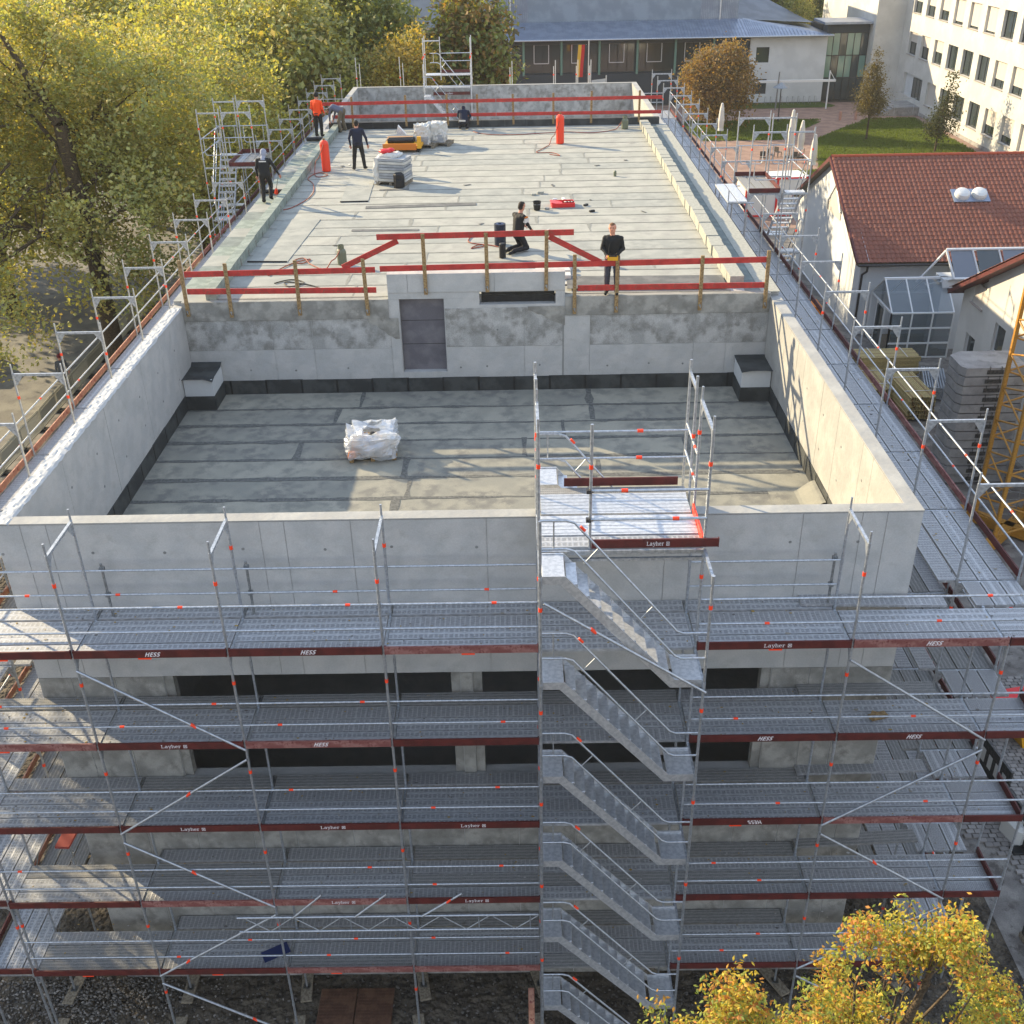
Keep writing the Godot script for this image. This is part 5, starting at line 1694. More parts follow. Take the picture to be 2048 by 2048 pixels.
	# bicycle stands
	for i in 10:
		m = MB.new(); m.path([Vector3(0, 0, -.4), Vector3(0, .8, -.4), Vector3(0, .8, .4), Vector3(0, 0, .4)], .025, 5)
		single("bike_stand", m, "zinc_old", "steel hoop bicycle stand in the row along the white hall wall", "bicycle stand", Vector3(35.6 + i * .62, GY, -113.2), 0, "bicycle stands")
	# bollards
	for i in 2:
		m = MB.new(); m.lathe([Vector2(.14, 0), Vector2(.14, .75), Vector2(.10, .86), Vector2(0, .9)], 12)
		single("bollard", m, "bollard", "pale reddish stone bollard on the path by the lawn", "bollard", Vector3(41.3 + 1.6 * i, GY, -103.1), 0, "bollards on the path")
	# folded parasols with tables and chairs
	var um = MB.new()
	um.lathe([Vector2(.02, 4.1), Vector2(.10, 4.0), Vector2(.20, 3.2), Vector2(.27, 2.0), Vector2(.22, 1.2), Vector2(.26, .9), Vector2(.05, .95)], 9)
	var us = um.mesh()
	var pole = MB.new(); pole.tube(Vector3(0, 0, 0), Vector3(0, 1.2, 0), .04, .04, 6); pole.cbox(Vector3(0, .05, 0), Vector3(.7, .1, .7), .03)
	var ps = pole.mesh()
	var k2 = 0
	for p in [[32.09, -85.5, 1.0], [33.0, -85.4, .78], [32.55, -79.1, .78], [27.42, -94.7, .80]]:
		var lab = ["tall folded white parasol on the terrace beside a shorter one", "shorter folded white parasol beside the tall one", "folded white parasol closest to the tiled house ridge", "folded white parasol beside the round brown tree"][k2]
		var U = thing("parasol", lab, "parasol", Vector3(p[0], GY, p[1]), 0, "folded parasols")
		part(U, "canopy", us, "fabric_white", T(Vector3.ZERO, Basis().scaled(Vector3(1.15, p[2], 1.15)))); part(U, "pole", ps, "steel_dark")
		k2 += 1
	for i in 5:
		var Ch = thing("garden_chair", "dark slatted garden chair on the terrace under the folded parasols", "chair", Vector3(29.3 + .9 * i, GY, -83.5 - 1.1 * (i % 3)), i * 1.1, "terrace chairs")
		part(Ch, "seat", box_mesh(-.24, .24, .42, .46, -.24, .24), "steel_dark"); part(Ch, "backrest", box_mesh(-.24, .24, .5, .92, -.26, -.22), "steel_dark")
		for x in [-.21, .21]:
			for z in [-.21, .21]: part(Ch, "leg", box_mesh(x - .02, x + .02, 0, .42, z - .02, z + .02), "steel_dark")
	# flags
	var F = thing("flag", "tall black red and gold banner flag hanging from a pole", "flag", Vector3(15.15, GY, -105))
	m = MB.new(); m.tube(Vector3.ZERO, Vector3(0, 7.9, 0), .06, .05, 8); part(F, "pole", m, "zinc_light")
	for i in 3:
		m = MB.new()
		for j in 10:
			for s in [1, -1]:
				var y0 = 7.5 - j * .31
				var sh = .02 * j
				m.flat([Vector3(-.06 - i * .34 - sh, y0, .05 * sin(j * .9)), Vector3(-.06 - (i + 1) * .34 - sh, y0, .05 * sin(j * .9 + 1)), Vector3(-.06 - (i + 1) * .34 - sh - .02, y0 - .31, .05 * sin(j * .9 + 1.9)), Vector3(-.06 - i * .34 - sh - .02, y0 - .31, .05 * sin(j * .9 + .9))])
				break
		part(F, "stripe", m, ["flag_black", "flag_red", "flag_gold"][i])
	F = thing("flag", "small white flag with a blue emblem behind the far parapet", "flag", Vector3(14.2, GY, -70))
	m = MB.new(); m.tube(Vector3.ZERO, Vector3(0, 9.3, 0), .05, .04, 8); part(F, "pole", m, "zinc_light")
	m = MB.new()
	for j in 6: m.flat([Vector3(-.05 - j * .17, 9.1 - .02 * j, .04 * sin(j)), Vector3(-.22 - j * .17, 9.1 - .02 * (j + 1), .04 * sin(j + 1.0)), Vector3(-.22 - j * .17, 7.9, .04 * sin(j + 1.0)), Vector3(-.05 - j * .17, 7.9, .04 * sin(j))])
	part(F, "cloth", m, "fabric_white")
	m = MB.new(); m.tube(Vector3(-.65, 8.55, .05), Vector3(-.65, 8.55, .075), .26, .26, 14); part(F, "emblem", m, "blue")
	# parked car on the street
	car(Vector3(-21.5, GY - .01, -37.5), "dark grey parked car on the street beyond the barriers")

func car(at, label):
	var C = thing("parked_car", label, "car", at)
	var m = MB.new()
	m.prism([Vector2(-2.15, .35), Vector2(2.15, .35), Vector2(2.2, .75), Vector2(1.95, .95), Vector2(1.0, 1.02), Vector2(-1.9, 1.02), Vector2(-2.15, .9)], Vector3(.87, 0, 0), Vector3.BACK, Vector3.UP, Vector3(-1.74, 0, 0))
	part(C, "body", m, "car_paint")
	m = MB.new()
	m.prism([Vector2(-1.85, 1.0), Vector2(1.0, 1.0), Vector2(.3, 1.46), Vector2(-1.35, 1.48)], Vector3(.72, 0, 0), Vector3.BACK, Vector3.UP, Vector3(-1.44, 0, 0))
	part(C, "glasshouse", m, "glass")
	m = MB.new()
	m.cbox(Vector3(0, 1.49, -.52), Vector3(1.36, .05, 1.7), .02); part(C, "roof", m, "car_paint")
	for x in [-.8, .8]:
		for z in [-1.3, 1.35]:
			m = MB.new(); m.tube(Vector3(x - .1, .33, z), Vector3(x + .1, .33, z), .33, .33, 14)
			var w = part(C, "wheel", m, "rubber")
			m = MB.new(); m.tube(Vector3(x - .11, .33, z), Vector3(x + .11, .33, z), .2, .2, 12); part(w, "rim", m, "alu")
	for x in [-.6, .6]:
		part(C, "headlight", box_mesh(x - .2, x + .2, .66, .8, 2.14, 2.2), "plastic_white"); part(C, "tail_light", box_mesh(x - .18, x + .18, .75, .92, -2.17, -2.12), "plastic_red")

# ---------------------------------------------------------------- things on the roofs
func guardrail(label, z, posts, boards, back):
	var G = thing("timber_guardrail", label, "guardrail", Vector3(0, 0, z))
	for p in posts:
		var m = MB.new()
		m.cbox(Vector3(p[0], (p[1] + p[2]) * .5, 0), Vector3(.095, p[2] - p[1], .05), .006, Basis(Vector3.BACK, rnd(-.02, .02)))
		var o = part(G, "post", m, "timber" if not p.size() > 3 else "timber_pale")
		if back < 0:
			m = MB.new(); m.tube(Vector3(p[0], p[1] + .14, .02), Vector3(p[0], p[1] + .14, .05), .03, .03, 8); m.tube(Vector3(p[0], p[1] + .14, .04), Vector3(p[0] + .02, p[1] + .08, .07), .012, .012, 6)
			part(o, "bolt", m, "zinc_old")
	for b in boards:
		var a = Vector3(b[0], b[1], back)
		var e = Vector3(b[2], b[3], back + (.0 if b.size() < 5 else b[4]))
		var m = MB.new()
		m.cbox((a + e) * .5, Vector3((e - a).length(), .145, .03), .004, Basis(Vector3.BACK, atan2(e.y - a.y, e.x - a.x)))
		part(G, "board", m, "board_red")

func hose(pts, label, mt = "hose", r = .016):
	var c = Curve3D.new()
	for i in pts.size():
		var p = Vector3(pts[i][0], UY + .014 + r + (pts[i][2] if pts[i].size() > 2 else 0.0), pts[i][1])
		var tn = Vector3.ZERO
		if i > 0 and i < pts.size() - 1: tn = Vector3(pts[i + 1][0] - pts[i - 1][0], 0, pts[i + 1][1] - pts[i - 1][1]) * .2
		c.add_point(p, -tn, tn)
	c.bake_interval = .07
	var m = MB.new()
	m.path(Array(c.get_baked_points()), r, 6)
	single("gas_hose", m, mt, label, "hose")

func cylinder_bottle(at, label, r, h, mt, tall):
	var B = thing("gas_bottle", label, "gas bottle", at)
	var m = MB.new()
	m.lathe([Vector2(0, .01), Vector2(r * .9, .01), Vector2(r, .04), Vector2(r, h - r * .8), Vector2(r * .86, h - r * .35), Vector2(r * .5, h - r * .06), Vector2(r * .28, h), Vector2(0, h)], 16)
	part(B, "body", m, mt)
	m = MB.new(); m.tube(Vector3(0, h, 0), Vector3(0, h + .07, 0), .03, .025, 8); m.tube(Vector3(-.05, h + .05, 0), Vector3(.06, h + .05, 0), .014, .014, 6)
	part(B, "valve", m, "brass")
	if not tall:
		m = MB.new()
		m.lathe([Vector2(r * .62, h - .05), Vector2(r * .66, h + .09), Vector2(r * .60, h + .09), Vector2(r * .58, h - .05)], 14)
		part(B, "collar", m, mt)
	else:
		m = MB.new(); m.lathe([Vector2(r * 1.02, .30), Vector2(r * 1.02, .33)], 16); part(B, "label_band", m, mt)

func film_sheet(parent, called, ctr, s, sd, mt, amp = .05, open_top = 0.0):
	# a crumpled film pulled over a box: a subdivided box shell pushed by noise, facetted
	var f = noise(sd, 2.2, 2)
	var m = MB.new()
	var k = 9
	var h = s * .5
	for q in [[Vector3.RIGHT, Vector3.UP, Vector3.BACK], [Vector3.LEFT, Vector3.UP, Vector3.BACK], [Vector3.BACK, Vector3.RIGHT, Vector3.UP], [Vector3.FORWARD, Vector3.RIGHT, Vector3.UP], [Vector3.UP, Vector3.RIGHT, Vector3.BACK]]:
		for i in k:
			for j in k:
				var P = []
				for e in [[0, 0], [1, 0], [1, 1], [0, 1]]:
					var u = (i + e[0]) * 2.0 / k - 1.0
					var w = (j + e[1]) * 2.0 / k - 1.0
					var p = (q[0] + q[1] * u + q[2] * w)
					var b = p.normalized() * 1.25
					p = p.lerp(b, .35)
					var wp = ctr + p * h
					wp += p * amp * (f.get_noise_3dv(wp) + .6 * f.get_noise_3dv(wp * 3.1))
					P.append(wp)
				if open_top > 0 and q[0] == Vector3.UP and Vector2(i - 4, j - 4).length() < open_top: continue
				m.flat([P[0], P[1], P[2]]); m.flat([P[0], P[2], P[3]])
	return part(parent, called, m, mt)

func pallet_wood(P, mt = "timber_grey"):
	for i in 5: part(P, "pallet_board", box_mesh(-.58, .58, .115, .14, -.40 + i * .175, -.30 + i * .175), mt)
	for i in 3: part(P, "pallet_runner", box_mesh(-.55 + i * .5, -.45 + i * .5, .0, .11, -.4, .4), mt)

func roof_things():
	var zp = .055
	guardrail("red board guardrail with timber posts bolted to the concrete cross wall", ZC, [[-1.1, 1.5, 2.97], [.03, 1.46, 2.88], [1.81, 1.48, 2.93], [3.55, 1.45, 2.94], [5.09, 1.98, 3.54], [6.67, 2.02, 3.54], [8.18, 2.03, 3.57], [8.9, 1.4, 2.95], [9.98, 1.42, 2.97], [12.13, 1.44, 2.87], [13.8, 1.46, 2.97]],
		[[-1.04, 2.60, 3.83, 2.64], [-1.04, 2.15, 3.82, 2.11], [3.93, 3.47, 8.87, 3.51], [3.95, 2.66, 13.78, 2.73], [8.98, 2.07, 13.78, 2.07], [3.0, 2.70, 4.45, 3.36, -.0], [8.25, 3.40, 9.56, 2.72, .0]], -.042)
	for c in get_children():
		if c.name == "timber_guardrail":
			for o in c.get_children(): o.position.z += zp if not o.name.begins_with("board") else .062
	var G = get_node("timber_guardrail")
	var k = 0
	for o in G.get_children():
		if o.name.begins_with("board"):
			k += 1
			if k >= 6: o.position.z -= .034
	guardrail("long red two-board guardrail along the far edge of the upper roof", ZU, [[.2, 1.95, 3.23], [2.59, 1.95, 3.27], [4.44, 1.95, 3.28], [5.78, 1.95, 3.25], [7.37, 1.95, 3.23], [9.16, 1.95, 3.25], [10.85, 1.95, 3.30], [12.98, 1.95, 3.29]],
		[[-1.22, 2.96, 6.6, 2.985], [6.62, 2.985, 13.98, 3.0], [-.7, 2.41, 6.6, 2.40], [6.62, 2.40, 13.96, 2.385]], .045)
	cylinder_bottle(Vector3(.26, UY + .012, -27.6), "tall orange gas cylinder standing by the left roof kerb", .165, 1.14, "paint_orange", true)
	cylinder_bottle(Vector3(9.3, UY + .012, -32.05), "tall orange gas cylinder standing alone in the middle of the roof", .165, 1.16, "paint_orange", true)
	cylinder_bottle(Vector3(12.26, UY + .012, -35.05), "small grey gas bottle by the far roof corner", .15, .46, "paint_olive", false)
	cylinder_bottle(Vector3(2.5, UY + .012, -15.6), "small olive gas bottle behind the red guardrail", .135, .46, "paint_olive", false)
	hose([[2.5, -15.55, .46], [2.3, -15.3, .2], [2.05, -15.1], [1.6, -15.6], [1.3, -16.2], [1.05, -15.9], [1.35, -15.7], [1.5, -16.1], [1.0, -15.6], [.6, -14.6]], "orange gas hose coiled beside the olive gas bottle")
	hose([[.9, -13.9], [1.3, -14.2], [1.7, -13.9], [1.35, -13.6], [1.2, -14.0], [1.9, -13.7], [2.3, -13.3]], "dark hose coiled on the roof behind the left guardrail boards", "rubber")
	hose([[.26, -27.4, 1.0], [.0, -27.2, .5], [-.1, -27.0], [.1, -26.6], [.4, -26.9], [.0, -27.3], [-.25, -26.4], [.1, -25.4], [.3, -23.8], [.0, -22.3], [-.32, -21.8]], "long hose running from the orange cylinder along the left kerb")
	hose([[9.25, -31.9, .9], [9.0, -31.9, .3], [8.8, -31.6], [8.5, -30.9], [8.3, -30.3], [8.9, -30.2], [9.2, -29.6], [8.8, -29.9]], "reddish hose lying beside the middle orange cylinder")
	hose([[12.1, -35.0, .3], [11.8, -34.8], [11.3, -34.4], [10.6, -34.2], [9.7, -34.5], [8.6, -34.3], [7.4, -34.1], [6.2, -34.3], [5.6, -35.0]], "long hose running from the far gas bottle to the kneeling worker")
	hose([[5.2, -18.6], [5.6, -18.2], [6.1, -18.5], [6.0, -17.6], [6.5, -17.2], [6.1, -16.9], [6.4, -17.3], [6.9, -17.0]], "orange hose looped behind the raised concrete upstand")
	var m = MB.new()
	m.lathe([Vector2(0, .012), Vector2(.105, .012), Vector2(.135, .28), Vector2(.145, .285), Vector2(.125, .28), Vector2(.095, .03), Vector2(0, .03)], 16)
	var bk = single("bucket", m, "rubber", "black bucket standing open on the roof beside the red case", "bucket", Vector3(8.12, UY + .012, -21.25))
	m = MB.new(); m.path([Vector3(-.14, .27, 0), Vector3(-.1, .2, .12), Vector3(.1, .2, .12), Vector3(.14, .27, 0)], .005, 5); part(bk, "handle", m, "zinc")
	var C = thing("tool_case", "open red plastic tool case with tools on the roof", "tool case", Vector3(8.98, UY + .012, -21.75), .08)
	m = MB.new(); m.bx(-.36, .36, 0, .02, -.24, .24); m.bx(-.36, .36, .02, .14, .22, .25); m.bx(-.36, .36, .02, .14, -.25, -.22); m.bx(-.38, -.36, 0, .14, -.25, .25); m.bx(.36, .38, 0, .14, -.25, .25); m.bx(.05, .36, .02, .06, -.22, .22)
	part(C, "case", m, "plastic_red")
	m = MB.new(); m.cbox(Vector3(-.2, .12, -.0), Vector3(.40, .03, .46), .01, Basis(Vector3.BACK, -.15)); part(C, "lid", m, "plastic_red")
	for i in 6:
		m = MB.new(); m.tube(Vector3(.08 + i * .05, .09, -.15), Vector3(.10 + i * .05, .16, .12), .022, .018, 6); part(C, "tool", m, "rubber" if i % 2 else "zinc_light")
	for i in 5:
		m = MB.new(); m.cbox(Vector3(0, .03, 0), Vector3(.14 + .04 * (i % 3), .06, .09), .008)
		single("tool", m, ["zinc_light", "rubber", "plastic_white", "zinc_old", "rubber"][i], ["pale hand tool behind the red case", "black hand tool to the right of the red case", "white box lying behind the red case", "grey tool lying beside the black bucket", "black brush lying in front of the red case"][i], "tool", Vector3([8.75, 9.75, 9.05, 8.45, 9.9][i], UY + .014, [-22.5, -21.7, -22.55, -21.3, -20.9][i]), i * .9)
	m = MB.new(); m.lathe([Vector2(0, .01), Vector2(.095, .01), Vector2(.095, .40), Vector2(.07, .42), Vector2(0, .42)], 14)
	single("black_can", m, "rubber", "black upright can beside the kneeling worker's feet", "can", Vector3(7.03, UY + .016, -15.95))
	var R = thing("sheet_roll", "upright dark blue membrane roll beside the kneeling worker", "roll", Vector3(6.95, UY + .012, -17.3))
	m = MB.new(); m.lathe([Vector2(0, 0), Vector2(.17, 0), Vector2(.17, .62), Vector2(.05, .62), Vector2(.05, .4)], 16); part(R, "roll", m, "roll_navy")
	m = MB.new(); m.lathe([Vector2(.11, .622), Vector2(.08, .63), Vector2(.05, .622)], 16); part(R, "print_ring", m, "blue")
	# sheets and offcuts on the upper roof behind the raised upstand
	var offs = [[4.35, 6.1, -13.1, -15.3, "sheet_dark", .0], [6.6, 7.95, -13.3, -15.6, "sheet_dark", .05], [5.5, 6.5, -14.0, -15.2, "sheet_pale", .1], [7.9, 8.9, -13.4, -15.4, "sheet_pale", -.1], [4.9, 5.4, -13.0, -13.8, "sheet_pale", .4], [5.9, 6.15, -13.1, -14.4, "zinc_light", .35], [6.3, 6.45, -13.2, -14.5, "zinc_light", .55], [8.75, 12.9, -12.85, -13.9, "sheet_dark", -.03]]
	var ol = ["large dark membrane offcut lying behind the raised upstand", "dark membrane offcut under the kneeling worker", "pale membrane offcut lying on the dark one", "pale membrane piece beside the worker's can", "small pale offcut near the timber post", "bright metal strip lying across the offcuts", "second bright metal strip, beside the first", "dark membrane strip lying along the roof edge by the standing man"]
	for i in offs.size():
		var q = offs[i]
		m = MB.new()
		m.box(Vector3.ZERO, Vector3(q[1] - q[0], .006, q[3] - q[2]).abs())
		single("membrane_offcut", m, q[4], ol[i], "membrane piece", Vector3((q[0] + q[1]) * .5, UY + .018 + i * .007, (q[2] + q[3]) * .5), q[5], "membrane offcuts")
	# loose runs of membrane on the left
	var runs = [[1.35, 2.3, -22.75, -27.4, .04, "unrolled membrane strip ending at the standing man's feet"], [-.15, 1.0, -15.9, -20.6, -.05, "unrolled membrane strip lying along the left kerb"], [2.4, 6.1, -21.9, -22.25, .06, "narrow membrane strip lying across the roof"], [2.6, 3.65, -24.35, -24.55, .03, "pale plank lying in front of the wrapped stack"], [2.3, 4.4, -19.0, -19.2, -.04, "dark narrow membrane strip on the roof behind the olive bottle"]]
	for q in runs:
		var S = thing("membrane_strip", q[5], "membrane strip", Vector3((q[0] + q[1]) * .5, UY + .014, (q[2] + q[3]) * .5), q[4], "loose membrane strips")
		var w = q[1] - q[0]
		var l = abs(q[3] - q[2])
		part(S, "strip", box_mesh(-w * .5, w * .5, .002, .008, -l * .5, l * .5), "sheet_b" if w > .5 and l > 1 else "sheet_dark")
		if l > 1 and w > .5:
			m = MB.new(); m.tube(Vector3(-w * .5, .025, l * .5), Vector3(w * .5, .02, l * .5), .02, .02, 8); part(S, "curled_edge", m, "rubber")
	m = MB.new()
	for i in 3: m.tube(Vector3(8.62, .03 + .1 * i, -14.4), Vector3(8.62, .05 + .1 * i, -14.4), .1, .1, 8)
	for i in 3:
		m = MB.new(); m.cbox(Vector3(0, .05, 0), Vector3(.55, .1, .3), .01)
		single("insulation_piece", m, "fabric_white", "white insulation piece beside the timber post, " + ["front", "middle", "back"][i] + " of three", "insulation", Vector3(8.6, UY + .06, -13.9 - i * .45), .1 * i, "white insulation pieces")
	for q in [[8.29, -23.5, .22, .08, "small grey block lying in the middle of the roof"], [8.05, -23.3, .16, .06, "smaller grey block next to the first small block"]]:
		m = MB.new(); m.cbox(Vector3(0, q[3] * .5, 0), Vector3(q[2], q[3], .16), .01)
		single("small_block", m, "block_cream", q[4], "block", Vector3(q[0], UY + .012, q[1]))
	m = MB.new(); m.lathe([Vector2(0, .0), Vector2(.055, .0), Vector2(.055, .16), Vector2(.03, .2), Vector2(0, .2)], 10)
	single("vent_stub", m, "paint_olive", "small dark vent stub standing up from the roof sheets", "vent", Vector3(11.07, UY + .012, -25.95))
	# stack of boards under white film
	var P = thing("wrapped_board_stack", "stack of grey boards on a pallet with white film pulled aside", "board stack", Vector3(3.05, UY + .012, -25.45), -.28)
	pallet_wood(P)
	for i in 8: part(P, "board", box_mesh(-.42 + rnd(-.01, .01), .56 + rnd(-.025, .025), .145 + i * .1, .228 + i * .1, -.38, .42 + rnd(-.025, .025)), "board_grey" if i % 3 else "sheet_pale")
	film_sheet(P, "film", Vector3(-.52, .48, .0), Vector3(.26, .92, .80), 5, "fabric_white", .05)
	film_sheet(P, "film", Vector3(-.1, .98, -.1), Vector3(.7, .14, .6), 6, "fabric_white", .05)
	m = MB.new(); m.ball(Vector3(-.3, 1.13, .1), Vector3(.24, .09, .17), 9, 6); m.ball(Vector3(-.12, 1.16, .0), Vector3(.15, .08, .12), 8, 5)
	single("red_jacket", m, "plastic_red", "crumpled red jacket lying on top of the wrapped stack", "jacket", Vector3(3.1, UY + .0, -25.5), -.28)
	m = MB.new(); m.cbox(Vector3(0, .27, 0), Vector3(.38, .52, .22), .08); m.cbox(Vector3(0, .18, .13), Vector3(.28, .26, .07), .03); m.path([Vector3(-.1, .42, 0), Vector3(-.08, .52, 0), Vector3(.08, .52, 0), Vector3(.1, .42, 0)], .015, 5)
	single("rucksack", m, "rubber", "black rucksack leaning against the wrapped board stack", "rucksack", Vector3(3.28, UY + .012, -24.75), .1)
	# flat yellow trolley with a machine
	var Y = thing("roof_trolley", "yellow flat trolley with rolls and tools on it", "trolley", Vector3(2.85, UY + .012, -31.4), -.06)
	part(Y, "bed", box_mesh(-.75, .8, .16, .26, -.5, .55), "yellow")
	part(Y, "side_panel", box_mesh(-.75, .62, .10, .34, .55, .60), "timber_orange")
	part(Y, "handle_frame", box_mesh(.66, .82, .16, .62, .50, .62), "yellow")
	for x in [-.6, .66]:
		for z in [-.4, .48]:
			m = MB.new(); m.tube(Vector3(x, .12, z - .05), Vector3(x, .12, z + .05), .12, .12, 12); part(Y, "wheel", m, "rubber")
	for i in 2:
		m = MB.new(); m.tube(Vector3(-.62, .36, -.22 + i * .3), Vector3(.45, .37, -.25 + i * .33), .09, .09, 12)
		single("sheet_roll", m, "rubber", ["black roll lying lengthwise at the back of the trolley", "black roll lying lengthwise at the front of the trolley"][i], "roll", Vector3(2.85, UY + .01, -31.4), -.06)
	m = MB.new(); m.prism([Vector2(-.2, 0), Vector2(.2, 0), Vector2(-.12, .36)], Vector3(0, .30, -.2), Vector3.RIGHT, Vector3.UP, Vector3(0, 0, .25))
	single("welding_machine", m, "zinc_light", "grey wedge-shaped machine standing on the yellow trolley", "machine", Vector3(2.75, UY + .22, -31.9))
	part(thing("carton_sheet", "brown carton sheet lying behind the trolley", "carton", Vector3(2.7, UY + .03, -33.6)), "sheet", box_mesh(-.75, .75, 0, .03, -.5, .5), "carton")
	for i in 2:
		var W = thing("wrapped_pallet", ["pallet half covered with bright crumpled film beside the trolley", "second film-wrapped pallet, with its film open, behind the trolley"][i], "pallet", Vector3(3.62 + .62 * i, UY + .012, -32.0 - .35 * i), -.2)
		pallet_wood(W)
		film_sheet(W, "film", Vector3(0, .50, 0), Vector3(.62, .78, .7), 15 + i, "fabric_white", .09, 1.5 * i)
		for j in 3: part(W, "board", box_mesh(-.3, .3, .15 + j * .1, .24 + j * .1, -.34, .36), "board_grey")
	# film-wrapped pallet on the lower roof
	var Lp = thing("wrapped_pallet", "clear film bag crumpled over a pallet of rolls on the lower roof", "pallet", Vector3(3.92, LY + .014, -8.75), .12)
	pallet_wood(Lp, "timber")
	for i in 3:
		m = MB.new(); m.tube(Vector3(-.35 + i * .3, .28, -.3), Vector3(-.35 + i * .3, .28, .32), .13, .13, 12); part(Lp, "roll", m, "carton")
	m = MB.new(); m.cbox(Vector3(.02, .46, .02), Vector3(.5, .1, .4), .02); part(Lp, "carton", m, "carton")
	m = MB.new(); m.ball(Vector3(.02, .55, .05), Vector3(.1, .06, .1), 8, 5); part(Lp, "tape_roll", m, "rubber")
	film_sheet(Lp, "film", Vector3(0, .34, .03), Vector3(1.16, .52, .96), 23, "film", .09, 1.7)
	film_sheet(Lp, "film", Vector3(.08, .40, -.06), Vector3(1.02, .52, .86), 24, "film", .12, 2.6)
	m = MB.new(); m.prism([Vector2(-.1, 0), Vector2(.1, 0), Vector2(.08, .14), Vector2(-.06, .16)], Vector3(-.48, .15, .36), Vector3.RIGHT, Vector3.UP, Vector3(0, 0, .1)); part(Lp, "wood_block", m, "timber_orange")
	# boards on the scaffold decks
	m = MB.new(); m.cbox(Vector3(0, .03, 0), Vector3(.30, .05, 1.5), .006)
	single("loose_board", m, "plastic_redboard", "faded red board lying on the side deck at the scaffold corner", "board", Vector3(-2.05, -6.0, -2.2), -.05)
	m = MB.new(); m.cbox(Vector3(0, .02, 0), Vector3(.34, .04, .16), .006, ry(.3)); m.cbox(Vector3(-.1, .05, .02), Vector3(.1, .04, .22), .006, ry(-.5))
	single("timber_scrap", m, "timber", "broken brown timber scrap lying on the second deck", "timber", Vector3(13.75, -1.99, -.55))
	m = MB.new(); m.box(Vector3.ZERO, Vector3(.55, .004, .28), Basis(Vector3.UP, .5))
	single("blue_sheet", m, "blue_film", "blue plastic sheet lying on the lowest deck", "plastic sheet", Vector3(2.25, -7.985, -.45))
	# scraps of membrane, tape and packing left about the roof
	for i in 16:
		m = MB.new()
		var w = rnd(.08, .3)
		m.box(Vector3(0, .003, 0), Vector3(w, .006, rnd(.03, .14)), Basis(Vector3.BACK, rnd(-.05, .05)))
		single("membrane_scrap", m, ["sheet_dark", "rubber", "sheet_pale", "sheet_dark"][i % 4], "small " + ["dark", "black", "pale", "dark"][i % 4] + " membrane scrap lying loose on the upper roof", "scrap", Vector3(rnd(.6, 12.4), UY + .022, rnd(-34, -14)), rnd(0, 3), "membrane scraps")
	# mortar crumbs, dust lumps and fallen leaves on the scaffold decks
	m = MB.new()
	m.ball(Vector3.ZERO, Vector3(.5, .25, .42), 5, 3)
	var xs = []
	var cs = []
	for i in 2600:
		var L = rng.randi() % 5
		var p = Vector3(rnd(-2.5, 16.2), -2.0 * L + .004, rnd(-1.35, -.05))
		if i > 1900: p = Vector3(rnd(15.3, 16.3), .004, rnd(-30, -2))
		var s = rnd(.012, .045) * (1.0 if rng.randf() < .9 else 1.6)
		xs.append(T(p, ry(rnd(0, 6)).scaled(Vector3(s * rnd(.8, 1.8), s * .4, s))))
		cs.append([Color(.42, .41, .38), Color(.16, .15, .14), Color(.28, .25, .2), Color(.36, .24, .06)][rng.randi() % 4])
	tag(multi(self, "deck_debris", m, "vcol", xs, cs), "mortar crumbs and fallen leaves scattered on the scaffold decks", "debris", "", "stuff")

